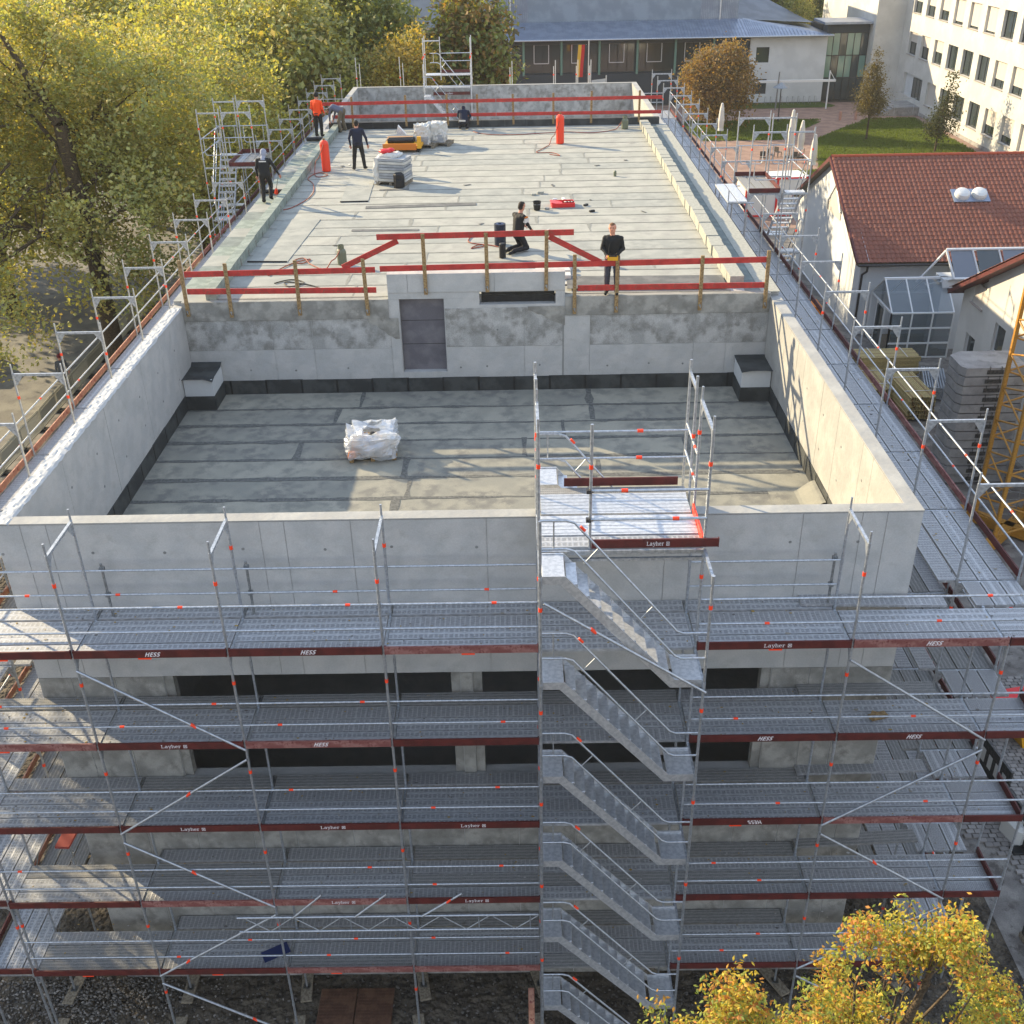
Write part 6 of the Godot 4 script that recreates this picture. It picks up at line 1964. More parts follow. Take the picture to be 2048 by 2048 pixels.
# ---------------------------------------------------------------- people
# bones [a, b, ra, rb, colour]; a field of tapered capsules joined smoothly and meshed as surface nets
func sdf_mesh(m, bones, cell, k):
	var lo = Vector3(9, 9, 9)
	var hi = -lo
	for b in bones:
		var r = max(b[2], b[3]) + k + cell * 2
		lo = lo.min(b[0] - Vector3.ONE * r).min(b[1] - Vector3.ONE * r); hi = hi.max(b[0] + Vector3.ONE * r).max(b[1] + Vector3.ONE * r)
	var nx = int((hi.x - lo.x) / cell) + 2
	var ny = int((hi.y - lo.y) / cell) + 2
	var nz = int((hi.z - lo.z) / cell) + 2
	var F = PackedFloat32Array()
	F.resize(nx * ny * nz)
	F.fill(1.0)
	for b in bones:
		var A = b[0]
		var D = b[1] - b[0]
		var dd = max(D.length_squared(), 1e-8)
		var r0 = b[2]
		var dr = b[3] - b[2]
		var mg = Vector3.ONE * (max(b[2], b[3]) + k + cell * 1.5)
		var i0 = ((A.min(b[1]) - mg - lo) / cell).floor()
		var i1 = ((A.max(b[1]) + mg - lo) / cell).ceil()
		for z in range(max(0, int(i0.z)), min(nz, int(i1.z) + 1)):
			for y in range(max(0, int(i0.y)), min(ny, int(i1.y) + 1)):
				var base = (z * ny + y) * nx
				for x in range(max(0, int(i0.x)), min(nx, int(i1.x) + 1)):
					var p = lo + Vector3(x, y, z) * cell - A
					var t = clampf(p.dot(D) / dd, 0.0, 1.0)
					var d = (p - D * t).length() - r0 - dr * t
					var e = F[base + x]
					var h = maxf(k - absf(d - e), 0.0) / k
					F[base + x] = minf(d, e) - h * h * k * .25
	var id = {}
	var fold = noise(33, 1.0, 2)
	var off = [0, 1, nx, nx + 1, nx * ny, nx * ny + 1, nx * ny + nx, nx * ny + nx + 1]
	for z in nz - 1:
		for y in ny - 1:
			var base = (z * ny + y) * nx
			for x in nx - 1:
				var q = base + x
				var s = 0
				for o in 8:
					if F[q + off[o]] < 0: s += 1
				if s == 0 or s == 8: continue
				var c = Vector3.ZERO
				var n = 0
				for o in 8:
					for ax in 3:
						var bit = 1 << ax
						if o & bit: continue
						var f0 = F[q + off[o]]
						var f1 = F[q + off[o | bit]]
						if (f0 < 0) == (f1 < 0): continue
						var t = f0 / (f0 - f1)
						var v = Vector3(o & 1, (o >> 1) & 1, (o >> 2) & 1)
						v[ax] = t
						c += v; n += 1
				c = lo + (Vector3(x, y, z) + c / n) * cell
				var g = Vector3(F[q + 1] - F[q], F[q + nx] - F[q], F[q + nx * ny] - F[q]) + Vector3(F[q + off[7]] - F[q + off[6]], F[q + off[7]] - F[q + off[5]], F[q + off[7]] - F[q + off[3]])
				var best = 1e9
				var col = Color.WHITE
				for b in bones:
					var D = b[1] - b[0]
					var tt = clampf((c - b[0]).dot(D) / max(D.length_squared(), 1e-8), 0.0, 1.0)
					var d = (c - b[0] - D * tt).length() - lerpf(b[2], b[3], tt)
					if d < best: best = d; col = b[4]
				id[q] = m.v.size()
				m.col = col
				var gn = g.normalized()
				# folds in the cloth
				if col.r < .25 or col.r > .8: c += gn * (.010 * fold.get_noise_3d(c.x * 9.0, c.y * 16.0, c.z * 9.0) + .006 * fold.get_noise_3d(c.x * 26.0, c.y * 30.0, c.z * 26.0))
				m.vert(c, gn)
	var st = [1, nx, nx * ny]
	for q in id:
		for ax in 3:
			var e = st[ax]
			if (F[q] < 0) == (F[q + e] < 0): continue
			var u = st[(ax + 1) % 3]
			var w = st[(ax + 2) % 3]
			if not (id.has(q - u) and id.has(q - w) and id.has(q - u - w)): continue
			var a = id[q]
			var b = id[q - u]
			var c = id[q - u - w]
			var d = id[q - w]
			if F[q] < 0: m.ix.append_array([a, c, b, a, d, c])
			else: m.ix.append_array([a, b, c, a, c, d])
	m.col = Color.WHITE

func V(a): return Vector3(a[0], a[1], a[2])
func lin(r, g, b): return Color(r, g, b).srgb_to_linear()

func person(label, at, turn, J, C, opts = {}):
	var P = thing("person", label, "person", at, turn)
	var top = C.top
	var pants = C.pants
	var skin = C.get("skin", lin(.74, .53, .44))
	var hair = C.get("hair", lin(.20, .14, .10))
	var shoe = C.get("shoe", lin(.09, .09, .09))
	var sleeve = C.get("sleeve", top)
	var pe = V(J.pelvis)
	var ch = V(J.chest)
	var hd = V(J.head)
	var nk = ch.lerp(hd, .45)
	var face = V(J.face).normalized() if J.has("face") else Vector3(0, 0, 1)
	var upv = (hd - nk).normalized()
	var bones = []
	for s in ["L", "R"]:
		var sh = V(J["sh" + s])
		var el = V(J["el" + s])
		var ha = V(J["ha" + s])
		var hp = V(J["hip" + s])
		var kn = V(J["kn" + s])
		var an = V(J["an" + s])
		var to = V(J["to" + s])
		bones.append([hp.lerp(pe, .3), sh.lerp(ch, .5), .112, .105, top])
		bones.append([nk.lerp(ch, .35), sh - (nk - ch).normalized() * .03, .058, .060, top])
		bones.append([sh - (nk - ch).normalized() * .03, el, .060, .047, sleeve]); bones.append([el, ha, .047, .036, sleeve])
		var hdv = (ha - el).normalized()
		bones.append([ha + hdv * .02, ha + hdv * .075, .034, .034, skin])
		bones.append([hp, kn, .098, .076, pants]); bones.append([kn, an, .076, .064, pants])
		bones.append([an + Vector3(0, -.02, 0), to, .048, .042, shoe])
	bones.append([pe, ch, .135, .15, top])
	bones.append([pe + (pe - ch).normalized() * .06, pe, .12, .14, pants])
	bones.append([ch, nk, .10, .06, top])
	bones.append([nk, hd - upv * .04, .056, .06, skin])
	bones.append([hd - upv * .06 + face * .015, hd + upv * .04 + face * .012, .072, .084, skin])
	if C.has("hood"):
		bones.append([hd + upv * .03 - face * .02, hd - upv * .04 - face * .035, .108, .10, C.hood]); bones.append([ch + upv * .05 - face * .05, nk - face * .04, .10, .085, C.hood])
	elif C.has("helmet"):
		bones.append([hd + upv * .05, hd + upv * .055 - face * .02, .112, .11, C.helmet]); bones.append([hd + upv * .035 + face * .09, hd + upv * .04, .03, .1, C.helmet])
	else:
		bones.append([hd + upv * .075 + face * .012, hd + upv * .06 - face * .03, .066, .078, hair]); bones.append([hd + upv * .03 - face * .03, hd - upv * .02 - face * .04, .086, .078, hair])
	bones.append([hd + face * .085 + upv * .01, hd + face * .10 - upv * .015, .010, .014, skin])
	var m = MB.new()
	sdf_mesh(m, bones, opts.get("cell", .022), .028)
	# fingers and thumb on each hand, eyes, mouth and ears
	for s in ["L", "R"]:
		var el = V(J["el" + s])
		var ha = V(J["ha" + s])
		var d = (ha - el).normalized()
		var side = d.cross(Vector3.UP if abs(d.y) < .8 else Vector3(0, 0, 1)).normalized()
		var dn = d.cross(side).normalized()
		if dn.y > 0: dn = -dn
		m.col = skin
		var b0 = ha + d * .085
		for i in 4:
			var o = b0 + side * (-.027 + .018 * i)
			var l = [.032, .04, .037, .028][i]
			m.path([o, o + d * l, o + d * (l * 1.5) + dn * l * .6, o + d * (l * 1.5) + dn * l * 1.2], [.0095, .009, .0085, .007], 5)
		var ts = -1.0 if s == "L" else 1.0
		m.path([ha + d * .03 + side * .03 * ts, ha + d * .055 + side * .052 * ts + dn * .012, ha + d * .085 + side * .05 * ts + dn * .03], [.012, .011, .008], 5)
	var ex = upv.cross(face).normalized()
	for s in [-1, 1]:
		m.col = Color(.03, .025, .02)
		m.ball(hd + face * .088 + upv * .02 + ex * .032 * s, Vector3(.012, .008, .010), 6, 4)
		m.col = skin
		if not C.has("hood"): m.ball(hd + ex * .088 * s - face * .01, Vector3(.012, .032, .02), 6, 5)
		m.col = hair
		if not C.has("hood"): m.tube(hd + face * .092 + upv * .042 + ex * .018 * s, hd + face * .086 + upv * .045 + ex * .048 * s, .006, .004, 5)
	m.col = Color(.36, .13, .11)
	m.tube(hd + face * .089 - upv * .045 - ex * .022, hd + face * .089 - upv * .045 + ex * .022, .006, .006, 5)
	m.col = Color.WHITE
	part(P, "body", m, "vcol")
	return P

func stand():
	return {"pelvis": [0, .98, 0], "chest": [0, 1.36, 0], "head": [0, 1.69, .03], "shL": [.20, 1.47, 0], "shR": [-.20, 1.47, 0], "elL": [.26, 1.18, -.02], "elR": [-.26, 1.18, -.02], "haL": [.27, .93, .06], "haR": [-.27, .93, .06], "hipL": [.10, .93, 0], "hipR": [-.10, .93, 0], "knL": [.12, .50, .03], "knR": [-.12, .50, .03], "anL": [.13, .09, -.02], "anR": [-.13, .09, -.02], "toL": [.15, .045, .15], "toR": [-.15, .045, .15]}

func people():
	var black = lin(.10, .10, .11)
	var navy = lin(.11, .13, .20)
	var J = stand()
	# man with the remote control on the roof edge, facing the camera
	J.elL = [.265, 1.19, .02]; J.elR = [-.265, 1.19, .02]; J.haL = [.11, 1.06, .22]; J.haR = [-.13, 1.06, .22]; J.head = [-.02, 1.70, .04]; J.face = [-.08, .02, 1]
	var P = person("man in black jacket and grey trousers holding a control box on the roof edge", Vector3(9.86, UY + .016, -12.60), -.12, J, {"top": black, "pants": lin(.24, .24, .27), "hair": lin(.42, .29, .19), "skin": lin(.82, .58, .48)}, {"cell": .018})
	var R = thing("control_box", "yellow and black remote control box on a strap held by the man", "control box", Vector3(9.84, UY + 1.06, -12.28), -.12)
	part(R, "box", box_mesh(-.13, .13, -.06, .03, -.07, .07), "yellow"); part(R, "panel", box_mesh(-.10, .10, .03, .05, -.06, .06), "rubber")
	for x in [-.05, .05]:
		var lv = MB.new(); lv.tube(Vector3(x, .05, 0), Vector3(x, .10, .01), .008, .012, 6); part(R, "lever", lv, "rubber")
	var m = MB.new(); m.path([Vector3(-.12, .0, -.06), Vector3(-.10, .2, -.14), Vector3(-.05, .42, -.26), Vector3(.02, .5, -.34)], .012, 5); part(R, "strap", m, "fabric_black")
	# kneeling man, seen from behind his right shoulder
	J = {"pelvis": [0, .52, -.02], "chest": [0, .92, .06], "head": [-.03, 1.27, .13], "face": [-.1, -.35, 1], "shL": [.20, 1.05, .06], "shR": [-.20, 1.05, .06], "elL": [.26, .80, .16], "elR": [-.26, .80, .14], "haL": [.16, .66, .36], "haR": [-.14, .62, .36], "hipL": [.10, .50, 0], "hipR": [-.10, .50, 0], "knL": [.13, .10, .22], "knR": [-.14, .10, .20], "anL": [.12, .09, -.26], "anR": [-.12, .09, -.28], "toL": [.12, .045, -.42], "toR": [-.12, .045, -.44]}
	P = person("kneeling man in black jacket with white and orange sleeve patch beside the black can", Vector3(7.48, UY + .02, -16.55), PI * .73, J, {"top": black, "pants": lin(.11, .11, .12), "hair": lin(.16, .12, .10)}, {"cell": .018})
	part(P, "sleeve_patch", box_mesh(-.29, -.19, .86, .98, .03, .17), "fabric_white"); part(P, "sleeve_patch", box_mesh(-.275, -.19, .99, 1.03, .03, .15), "timber_orange")
	# man in navy looking down, back to the camera
	J = stand(); J.head = [0, 1.63, .11]; J.face = [0, -.9, .6]; J.chest = [0, 1.35, .03]; J.elL = [.30, 1.17, 0]; J.elR = [-.32, 1.16, .02]; J.haL = [.28, .90, .10]; J.haR = [-.36, .90, .08]; J.anL = [.20, .09, -.03]; J.toL = [.25, .045, .13]; J.knL = [.16, .5, .03]; J.anR = [-.20, .09, .0]; J.toR = [-.26, .045, .16]; J.knR = [-.16, .5, .04]
	person("man in navy sweatshirt and black trousers standing and looking down at the roof", Vector3(1.5, UY + .02, -27.75), PI + .1, J, {"top": navy, "pants": black, "hair": lin(.15, .12, .10)})
	# hooded man stepping along the left ledge with a torch
	J = stand(); J.chest = [.0, 1.32, .10]; J.head = [.0, 1.60, .24]; J.face = [0, -.5, 1]; J.shL = [.20, 1.42, .10]; J.shR = [-.20, 1.42, .10]; J.elR = [-.36, 1.14, .08]; J.haR = [-.44, .90, .20]; J.elL = [.27, 1.12, .08]; J.haL = [.28, .88, .14]; J.knR = [-.12, .56, .22]; J.anR = [-.13, .20, -.02]; J.toR = [-.14, .10, .14]; J.knL = [.11, .5, .05]; J.anL = [.12, .09, -.06]; J.toL = [.13, .045, .12]
	P = person("man in black hooded jacket stepping along the left roof ledge with a gas torch", Vector3(-1.05, UY + .01, -22.9), PI, J, {"top": black, "pants": lin(.09, .09, .10), "hood": lin(.56, .57, .62)})
	part(P, "back_stripe", box_mesh(-.12, .12, 1.36, 1.395, -.075, -.05), "fabric_white")
	var Tq = thing("gas_torch", "long gas torch with a burner painted flame orange held by the hooded man", "gas torch", Vector3(-.61, UY + .92, -23.1))
	m = MB.new(); m.tube(Vector3(0, .02, 0), Vector3(-.32, -.72, -.75), .012, .012, 6); part(Tq, "pipe", m, "zinc_old")
	m = MB.new(); m.tube(Vector3(-.30, -.66, -.70), Vector3(-.35, -.84, -.86), .04, .065, 10); part(Tq, "burner", m, "orange")  # plain orange paint stands in for the flame, it gives no light
	m = MB.new(); m.tube(Vector3(-.55, .0, 0), Vector3(.42, .0, 0), .075, .075, 12)
	single("sheet_roll", m, "rubber", "black membrane roll lying on the left ledge in front of the torch", "roll", Vector3(-1.0, UY + .085, -24.2))
	# worker in the orange vest at the far left corner
	J = stand(); J.face = [.5, 0, 1]; J.haL = [.22, 1.02, .16]; J.haR = [-.24, 1.0, .14]
	person("worker in orange vest and black trousers at the far end of the left ledge", Vector3(-1.08, UY + .01, -34.5), PI - .3, J, {"top": lin(.98, .30, .08), "sleeve": lin(.95, .28, .08), "pants": black, "hair": black, "helmet": lin(.12, .12, .13)})
	m = MB.new(); m.tube(Vector3(-.35, 0, 0), Vector3(.35, 0, 0), .08, .08, 12)
	single("sheet_roll", m, "rubber", "black membrane roll lying at the orange worker's feet", "roll", Vector3(-1.15, UY + .09, -33.6))
	# worker bending over the kerb beside him
	J = {"pelvis": [0, .90, -.12], "chest": [0, 1.0, .30], "head": [0, .86, .56], "face": [0, -1, .5], "shL": [.2, 1.0, .36], "shR": [-.2, 1.0, .36], "elL": [.24, .72, .38], "elR": [-.24, .72, .38], "haL": [.16, .48, .44], "haR": [-.16, .48, .44], "hipL": [.10, .86, -.12], "hipR": [-.10, .86, -.12], "knL": [.18, .47, -.02], "knR": [-.16, .47, -.04], "anL": [.24, .09, -.12], "anR": [-.22, .09, -.10], "toL": [.28, .045, .05], "toR": [-.24, .045, .06]}
	person("worker in grey top and brown trousers bending over the left kerb", Vector3(-.28, UY + .02, -35.55), -PI * .62, J, {"top": lin(.36, .38, .44), "pants": lin(.40, .36, .30), "hair": black})
	# worker crouching at the far upstand
	J = {"pelvis": [0, .34, -.06], "chest": [0, .66, .14], "head": [.05, .80, .34], "face": [0, -.6, 1], "shL": [.2, .74, .16], "shR": [-.2, .74, .16], "elL": [.28, .52, .26], "elR": [-.28, .52, .24], "haL": [.24, .36, .44], "haR": [-.18, .36, .44], "hipL": [.11, .32, -.06], "hipR": [-.11, .32, -.06], "knL": [.18, .42, .28], "knR": [-.18, .42, .28], "anL": [.15, .09, .0], "anR": [-.15, .09, .0], "toL": [.17, .045, .16], "toR": [-.17, .045, .16]}
	P = person("worker in navy hooded jacket crouching at the black upstand", Vector3(5.15, UY + .02, -35.6), PI - .15, J, {"top": navy, "pants": lin(.14, .14, .16), "hood": lin(.10, .11, .17)})
	part(P, "waist_band", box_mesh(-.14, .14, .36, .42, -.225, -.19), "fabric_white")
	# worker behind the street barrier
	J = stand()
	person("worker in maroon helmet standing behind the street barrier", Vector3(-15.0, GY, -35.0), .6, J, {"top": lin(.30, .32, .36), "pants": black, "helmet": lin(.42, .10, .14)})

# ---------------------------------------------------------------- trees
func leaf_clump(n, spread, size, sd, aspect = .7):
	var r = RandomNumberGenerator.new()
	r.seed = sd
	var m = MB.new()
	for i in n:
		var p = Vector3(r.randfn(), r.randfn() * .8, r.randfn()) * spread * .5
		var d = Vector3(r.randf_range(-1, 1), r.randf_range(-.9, .5), r.randf_range(-1, 1)).normalized()
		var up = Vector3(r.randf_range(-.7, .7), 1, r.randf_range(-.7, .7)).normalized()
		var s = d.cross(up).normalized()
		var nn = s.cross(d).normalized()
		var l = size * r.randf_range(.7, 1.25)
		var w = l * aspect * .5
		var k = r.randf_range(.75, 1.2)
		m.col = Color(k, k * r.randf_range(.92, 1.05), k)
		var tip = p + d * l - nn * l * .15
		var mid = p + d * l * .45
		m.face([p, mid + s * w - nn * w * .25, tip], (nn + s * .3).normalized()); m.face([p, tip, mid - s * w - nn * w * .25], (nn - s * .3).normalized())
	return m.mesh()

# lobes [centre, radii]; leaves gather in clumps on twigs through the crown
func tree(called, label, at, lobes, count, clump, pal, trunk_r, group, sd, sc0 = .8, sc1 = 1.3, hollow = .45, limbs = 14, lean = Vector3.ZERO, gap = -.02):
	var r = RandomNumberGenerator.new()
	r.seed = sd
	var t = thing(called, label, "tree", at, 0, group)
	var m = MB.new()
	var tot = 0.0
	var lowest = 99.0
	for l in lobes:
		tot += l[1].x * l[1].y * l[1].z
		lowest = min(lowest, l[0].y - l[1].y * .4)
	var fork = Vector3(lean.x, max(lowest * .6, 1.2) if lean.y == 0 else lean.y, lean.z)
	m.path([Vector3(0, -.1, 0), fork * .5 + Vector3(r.randf_range(-.1, .1), 0, r.randf_range(-.1, .1)), fork], [trunk_r * 1.25, trunk_r, trunk_r * .85], 9)
	if lean.y > 0: m.path([fork, fork.lerp(lobes[1][0], .4) + Vector3(.15, .4, 0), lobes[1][0] + Vector3(0, lobes[1][1].y * .6, 0)], [trunk_r * .85, trunk_r * .5, trunk_r * .08], 8)
	for i in limbs:
		var l = lobes[i % lobes.size()]
		var d = Vector3(r.randfn(), r.randfn(), r.randfn()).normalized()
		var e = l[0] + d * l[1] * r.randf_range(.45, .9)
		var b0 = fork.lerp(l[0], .2 * r.randf()) if i >= lobes.size() else fork * (r.randf_range(.5, 1.0) if lean.y > 0 else 1.0)
		if lean.y > 0 and i >= lobes.size(): b0 = fork.lerp(l[0], r.randf_range(.3, .6))
		if i < lobes.size(): e = l[0] + Vector3(0, l[1].y * .3, 0)
		var q = [b0]
		var L = (e - b0).length()
		for j in range(1, 6):
			var u = j / 5.0
			q.append(b0.lerp(e, u) + Vector3(r.randfn(), r.randfn() * .6 + .5 * sin(u * PI), r.randfn()) * min(L * .045, l[1].x * .25))
		var rr = trunk_r * ((.62 if lean.y == 0 else .40) if i < lobes.size() else (.32 if lean.y == 0 else .16))
		m.path(q, [rr, rr * .8, rr * .6, rr * .42, rr * .28, rr * .1], 6)
		if i < lobes.size() + 6:
			for tw in 3:
				var p0 = q[2 + tw % 3]
				var e2 = p0 + Vector3(r.randfn(), r.randf_range(-.3, .8), r.randfn()).normalized() * min(L * .35, l[1].x * .9)
				m.path([p0, p0.lerp(e2, .5) + Vector3(0, L * .03, 0), e2], [rr * .3, rr * .2, rr * .06], 5)
	part(t, "trunk", m, "bark")
	var xs = []
	var cs = []
	var f = noise(sd + 5, .55 / max(.6, lobes[0][1].x * .28), 2)
	for l in lobes:
		var n = int(count * l[1].x * l[1].y * l[1].z / tot)
		var made = 0
		var tries = 0
		while made < n and tries < n * 6:
			tries += 1
			var d = Vector3(r.randfn(), r.randfn(), r.randfn()).normalized()
			var rad = pow(r.randf(), .42)
			if rad < hollow: continue
			var p = l[0] + d * l[1] * rad * (1.0 + .22 * f.get_noise_3dv(d * 4.0 + l[0]))
			if f.get_noise_3dv(p) < gap - .25 * (r.randf() - .5): continue
			var b = Basis.from_euler(Vector3(r.randf_range(-.6, .6), r.randf_range(0, 6.28), r.randf_range(-.6, .6))).scaled(Vector3.ONE * r.randf_range(sc0, sc1))
			xs.append(T(p, b))
			var c = pal[r.randi() % pal.size()]
			var k = r.randf_range(.75, 1.25)
			cs.append(Color(c.r * k, c.g * k, c.b * k))
			made += 1
	tag(multi(t, "crown", clump, "leaf", xs, cs), "", "", "", "stuff")
	return t

func vegetation():
	var cl = leaf_clump(30, .8, .19, 4)
	var cfar = leaf_clump(20, 1.0, .36, 5)
	var g = [Color(.45, .47, .17), Color(.52, .53, .19), Color(.58, .55, .20), Color(.36, .41, .15), Color(.62, .53, .20), Color(.48, .48, .17), Color(.40, .43, .16)]
	var dg = [Color(.27, .32, .10), Color(.34, .38, .12), Color(.40, .40, .13), Color(.22, .27, .09)]
	var br = [Color(.34, .23, .09), Color(.27, .19, .09), Color(.40, .25, .08), Color(.22, .19, .09)]
	var gold = [Color(.52, .38, .09), Color(.44, .35, .09), Color(.34, .32, .08)]
	var e = func(x, y, z, a, b, c): return [Vector3(x, y, z), Vector3(a, b, c)]
	var gr = "trees along the street and behind the building"
	tree("plane_tree", "large yellow-green plane tree with a bare forked trunk beside the left scaffold", Vector3(-12.1, GY, -35), [e.call(-1.0, 11.5, -3.0, 5.0, 4.8, 4.2), e.call(-3.4, 15.2, -1.6, 4.8, 3.8, 4.4), e.call(3.0, 12.5, -3.4, 3.8, 4.4, 4.8), e.call(-6.3, 8.6, 3.4, 4.2, 3.8, 3.8), e.call(2.2, 8.4, 0.6, 3.4, 2.8, 3.8), e.call(-6.5, 13.0, 2.5, 4.0, 3.6, 4.0), e.call(-4.2, 5.2, 5.6, 3.8, 2.6, 3.0), e.call(-1.2, 8.6, 1.6, 2.6, 2.2, 2.0), e.call(1.5, 5.6, 2.4, 2.2, 1.2, 2.0)], 3100, cl, g, .36, gr, 11, .7, 1.35, .4, 44, Vector3(-.3, 12.5, .2), .06)
	tree("plane_tree", "yellow-green plane tree behind the left stair tower", Vector3(-11.0, GY, -49), [e.call(0, 10.0, 0, 5.6, 6.2, 5.6), e.call(2.6, 8.0, 2.5, 3.8, 4.0, 4.0)], 1900, cl, g, .38, gr, 12, .9, 1.4)
	tree("plane_tree", "plane tree standing far beyond the left stair tower", Vector3(-9.0, GY, -63), [e.call(0, 10.5, 0, 6.2, 6.4, 6.2), e.call(4, 9, 2, 4.0, 4.6, 4.0)], 1500, cfar, g, .4, gr, 13)
	tree("plane_tree", "dense green tree behind the far left scaffold frames", Vector3(-3.5, GY, -68), [e.call(0, 10.5, 0, 4.6, 6.6, 5.0)], 1100, cfar, dg, .35, gr, 14)
	tree("plane_tree", "golden tree behind the far concrete parapet", Vector3(.4, GY, -60), [e.call(0, 8.6, 0, 2.8, 5.0, 3.2)], 620, cl, gold, .25, gr, 15, 1.0, 1.5)
	tree("brown_tree", "dark brown tree in front of the hall's left end", Vector3(4.4, GY, -64.5), [e.call(0, 10.2, 0, 3.1, 6.4, 3.4)], 900, cfar, br + dg, .3, gr, 16)
	tree("plane_tree", "yellowish street tree at the edge of the street, left of the large plane tree", Vector3(-22.0, GY, -46), [e.call(0, 10.5, 0, 6.5, 6.6, 6.5)], 1500, cfar, g, .4, gr, 17)
	tree("plane_tree", "tall street tree beyond the street, in the far row", Vector3(-20.0, GY, -66), [e.call(0, 10.5, 0, 7.0, 7.0, 7.0)], 1300, cfar, g + dg, .4, gr, 18)
	tree("plane_tree", "dark green tree in the far row behind the plane trees", Vector3(-9, GY, -84), [e.call(0, 9.5, 0, 7.5, 7.5, 6.5)], 1200, cfar, dg, .4, gr, 19)
	tree("plane_tree", "tree at the far end of the street row", Vector3(-24, GY, -92), [e.call(0, 10, 0, 8.5, 7.5, 8)], 1200, cfar, g + dg, .4, gr, 20)
	tree("plane_tree", "tree across the street with pale gaps in its crown", Vector3(-33, GY, -58), [e.call(0, 10.5, 0, 7.0, 7.0, 7.0)], 1100, cfar, g, .4, gr, 21)
	tree("plane_tree", "street tree standing closest to the front corner of the left scaffold", Vector3(-17.5, GY, -12), [e.call(0, 11.0, 0, 5.4, 5.6, 5.4)], 800, cl, g, .32, gr, 22)
	# far wood behind the hall
	for i in 7:
		tree("dark_tree", "dark tree of the wood behind the hall roof", Vector3(26 + i * 5.5, GY, -150 - 6 * (i % 3)), [e.call(0, 9.5, 0, 5.0, 8.5, 5.0)], 420, cfar, dg, .35, "dark trees behind the hall", 40 + i, 1.2, 2.0)
	tree("young_tree", "young light green tree behind the hall's side roof", Vector3(41.5, GY, -126), [e.call(0, 8.2, 0, 1.5, 2.6, 1.5)], 160, cl, dg + g, .1, "young trees in the grounds", 50)
	# garden trees
	tree("round_tree", "round rusty brown tree behind the right scaffold frames", Vector3(27.6, GY, -99.9), [e.call(.2, 4.0, 0, 3.7, 3.4, 3.5), e.call(1.2, 6.2, 0, 1.8, 1.9, 1.8), e.call(-.8, 5.4, 0, 2.4, 2.0, 2.2)], 900, leaf_clump(22, .7, .22, 6), br + [Color(.34, .20, .05), Color(.28, .18, .05)], .22, "", 51, .9, 1.4, .5)
	tree("slender_tree", "slender conical brown-green tree on the lawn before the office", Vector3(41.05, GY, -92.65), [e.call(0, 3.6, 0, 1.7, 1.6, 1.6), e.call(0, 5.2, 0, 1.15, 1.7, 1.1), e.call(0, 6.8, 0, .5, 1.2, .5)], 420, leaf_clump(20, .6, .17, 7), [Color(.17, .14, .05), Color(.13, .12, .05), Color(.20, .17, .06)], .09, "young trees in the grounds", 52, .7, 1.1, .2)
	tree("small_tree", "small dark leafy tree with several stems on the lawn by the office wall", Vector3(45.4, GY, -86.2), [e.call(0, 2.5, 0, 1.45, 1.3, 1.4), e.call(.6, 4.2, 0, .9, 1.1, .8), e.call(.4, 5.8, 0, .5, 1.0, .5)], 200, leaf_clump(20, .6, .2, 8), [Color(.06, .075, .03), Color(.08, .09, .035)], .1, "young trees in the grounds", 53, .7, 1.1, .2)
	# the near tree rising into the lower right corner, its leaves turning
	var near = leaf_clump(19, .23, .062, 9, .5)
	var au = [Color(.60, .46, .06), Color(.64, .52, .07), Color(.52, .46, .07), Color(.40, .43, .07), Color(.27, .34, .07), Color(.33, .38, .07), Color(.62, .34, .06), Color(.55, .24, .06)]
	var lb = []
	for l in [[0.63, 10.64, -0.47, 0.32], [0.72, 11.16, -0.04, 0.28], [0.21, 10.66, -0.28, 0.29], [-0.25, 11.00, 0.05, 0.23], [-0.48, 10.77, 0.08, 0.21], [-0.19, 9.46, -0.71, 0.16], [1.41, 9.88, -0.78, 0.20], [0.91, 10.92, 0.37, 0.20], [1.69, 9.47, -0.44, 0.28], [1.94, 8.94, -0.47, 0.31], [-0.84, 10.90, 0.59, 0.22], [-0.26, 9.44, -0.14, 0.37], [0.03, 10.05, 0.37, 0.35], [0.07, 9.83, -0.13, 0.20], [0.29, 10.43, 0.09, 0.12], [1.05, 8.50, -0.59, 0.27], [1.01, 9.40, 0.09, 0.22], [1.05, 10.02, 0.42, 0.26], [-1.54, 10.25, -0.07, 0.20], [-1.79, 10.30, 0.24, 0.25], [-1.51, 10.01, 0.14, 0.29], [-0.80, 8.61, -0.71, 0.24], [-2.06, 10.00, 0.26, 0.26], [-2.49, 9.68, 0.03, 0.21], [-2.14, 8.86, -0.38, 0.26], [-1.03, 8.30, -0.76, 0.30], [-0.94, 10.30, 0.41, 0.12], [0.86, 8.70, -0.14, 0.51], [-0.52, 9.24, 0.21, 0.49], [-1.81, 9.48, 0.43, 0.48], [1.57, 9.19, 0.20, 0.44]]:
		lb.append([Vector3(l[0], l[1], l[2]), Vector3(l[3], l[3] * .8, l[3] * 1.2)])
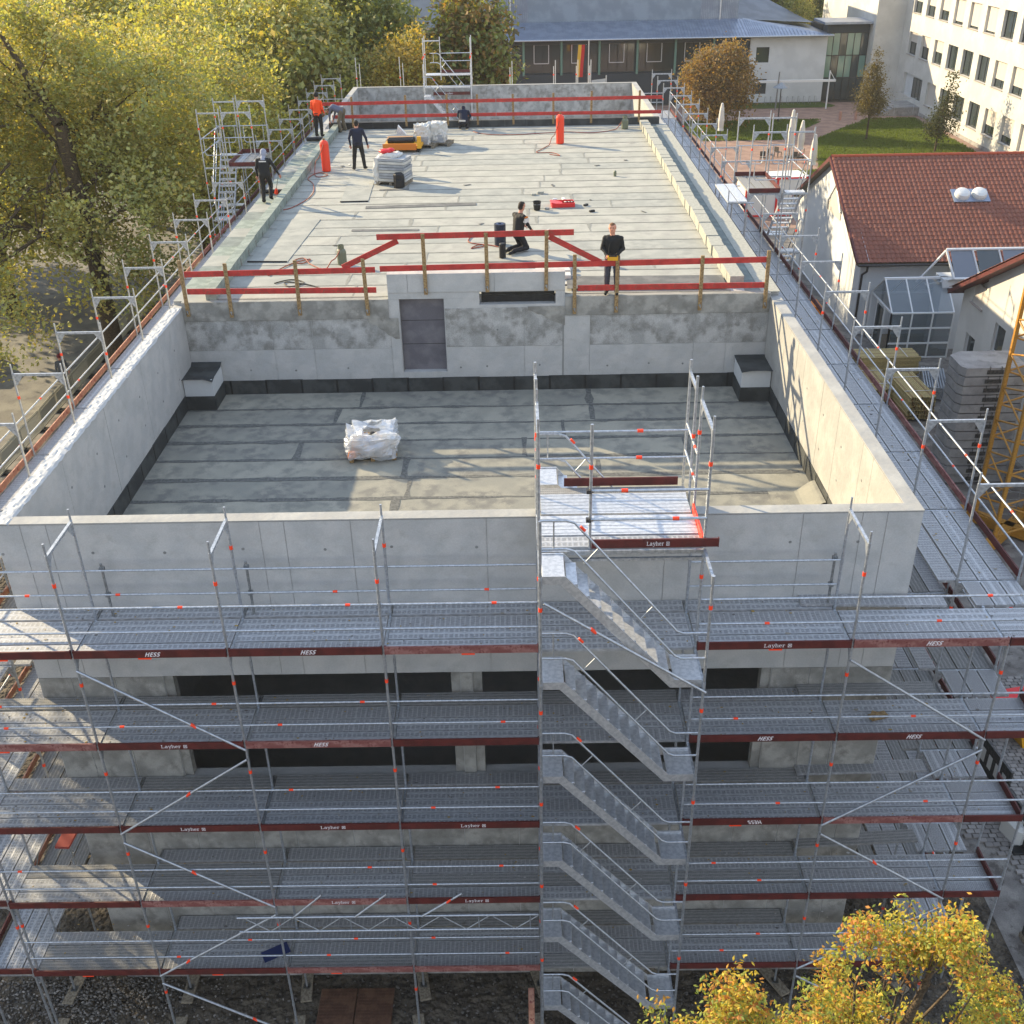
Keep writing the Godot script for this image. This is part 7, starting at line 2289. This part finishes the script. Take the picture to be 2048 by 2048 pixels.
	tree("autumn_tree", "yellow and orange autumn tree standing in front of the scaffold's right half", Vector3(11.4, GY - .32, 6.3), lb, 2150, near, au, .12, "", 61, .75, 1.2, .2, 34, Vector3(0, 7.5, 0), .0)

# ---------------------------------------------------------------- scene
func _ready():
	rng.seed = 20241
	var cam = Camera3D.new()
	cam.name = "camera"
	cam.fov = 51.045
	cam.near = .1
	cam.far = 600.0
	cam.position = Vector3(7.4395, 10.7975, 14.208)
	cam.rotation = Vector3(-.520889, .009585, -.020172)
	add_child(cam)
	cam.current = true
	var we = WorldEnvironment.new()
	we.name = "world_environment"
	var env = Environment.new()
	env.background_mode = Environment.BG_SKY
	var sm = ProceduralSkyMaterial.new()
	sm.sky_top_color = Color(.61, .68, .79)
	sm.sky_horizon_color = Color(.90, .90, .87)
	sm.sky_curve = .18
	sm.ground_bottom_color = Color(.30, .29, .26)
	sm.ground_horizon_color = Color(.70, .70, .67)
	var sky = Sky.new()
	sky.sky_material = sm
	env.sky = sky
	env.background_energy_multiplier = 1.12
	env.tonemap_mode = Environment.TONE_MAPPER_LINEAR
	env.tonemap_exposure = 2.0
	env.sdfgi_enabled = true
	env.ssao_enabled = true
	env.ssil_enabled = true
	env.fog_enabled = true
	env.fog_density = .00028
	env.fog_light_color = Color(.90, .90, .88)
	we.environment = env
	add_child(we)
	var sun = DirectionalLight3D.new()
	sun.name = "sun"
	sun.light_energy = 1.6
	sun.light_color = Color(1.0, .915, .755)
	sun.light_angular_distance = .5
	sun.shadow_enabled = true
	add_child(sun)
	sun.look_at_from_position(Vector3.ZERO, Vector3(2.0, -1.0, 1.38), Vector3.UP)
	materials()
	materials_more()
	print("materials ", Time.get_ticks_msec())
	ground()
	building()
	print("building ", Time.get_ticks_msec())
	scaffolds()
	print("scaffold ", Time.get_ticks_msec())
	surroundings()
	print("surroundings ", Time.get_ticks_msec())
	roof_things()
	people()
	print("people ", Time.get_ticks_msec())
	vegetation()
	print("vegetation ", Time.get_ticks_msec())
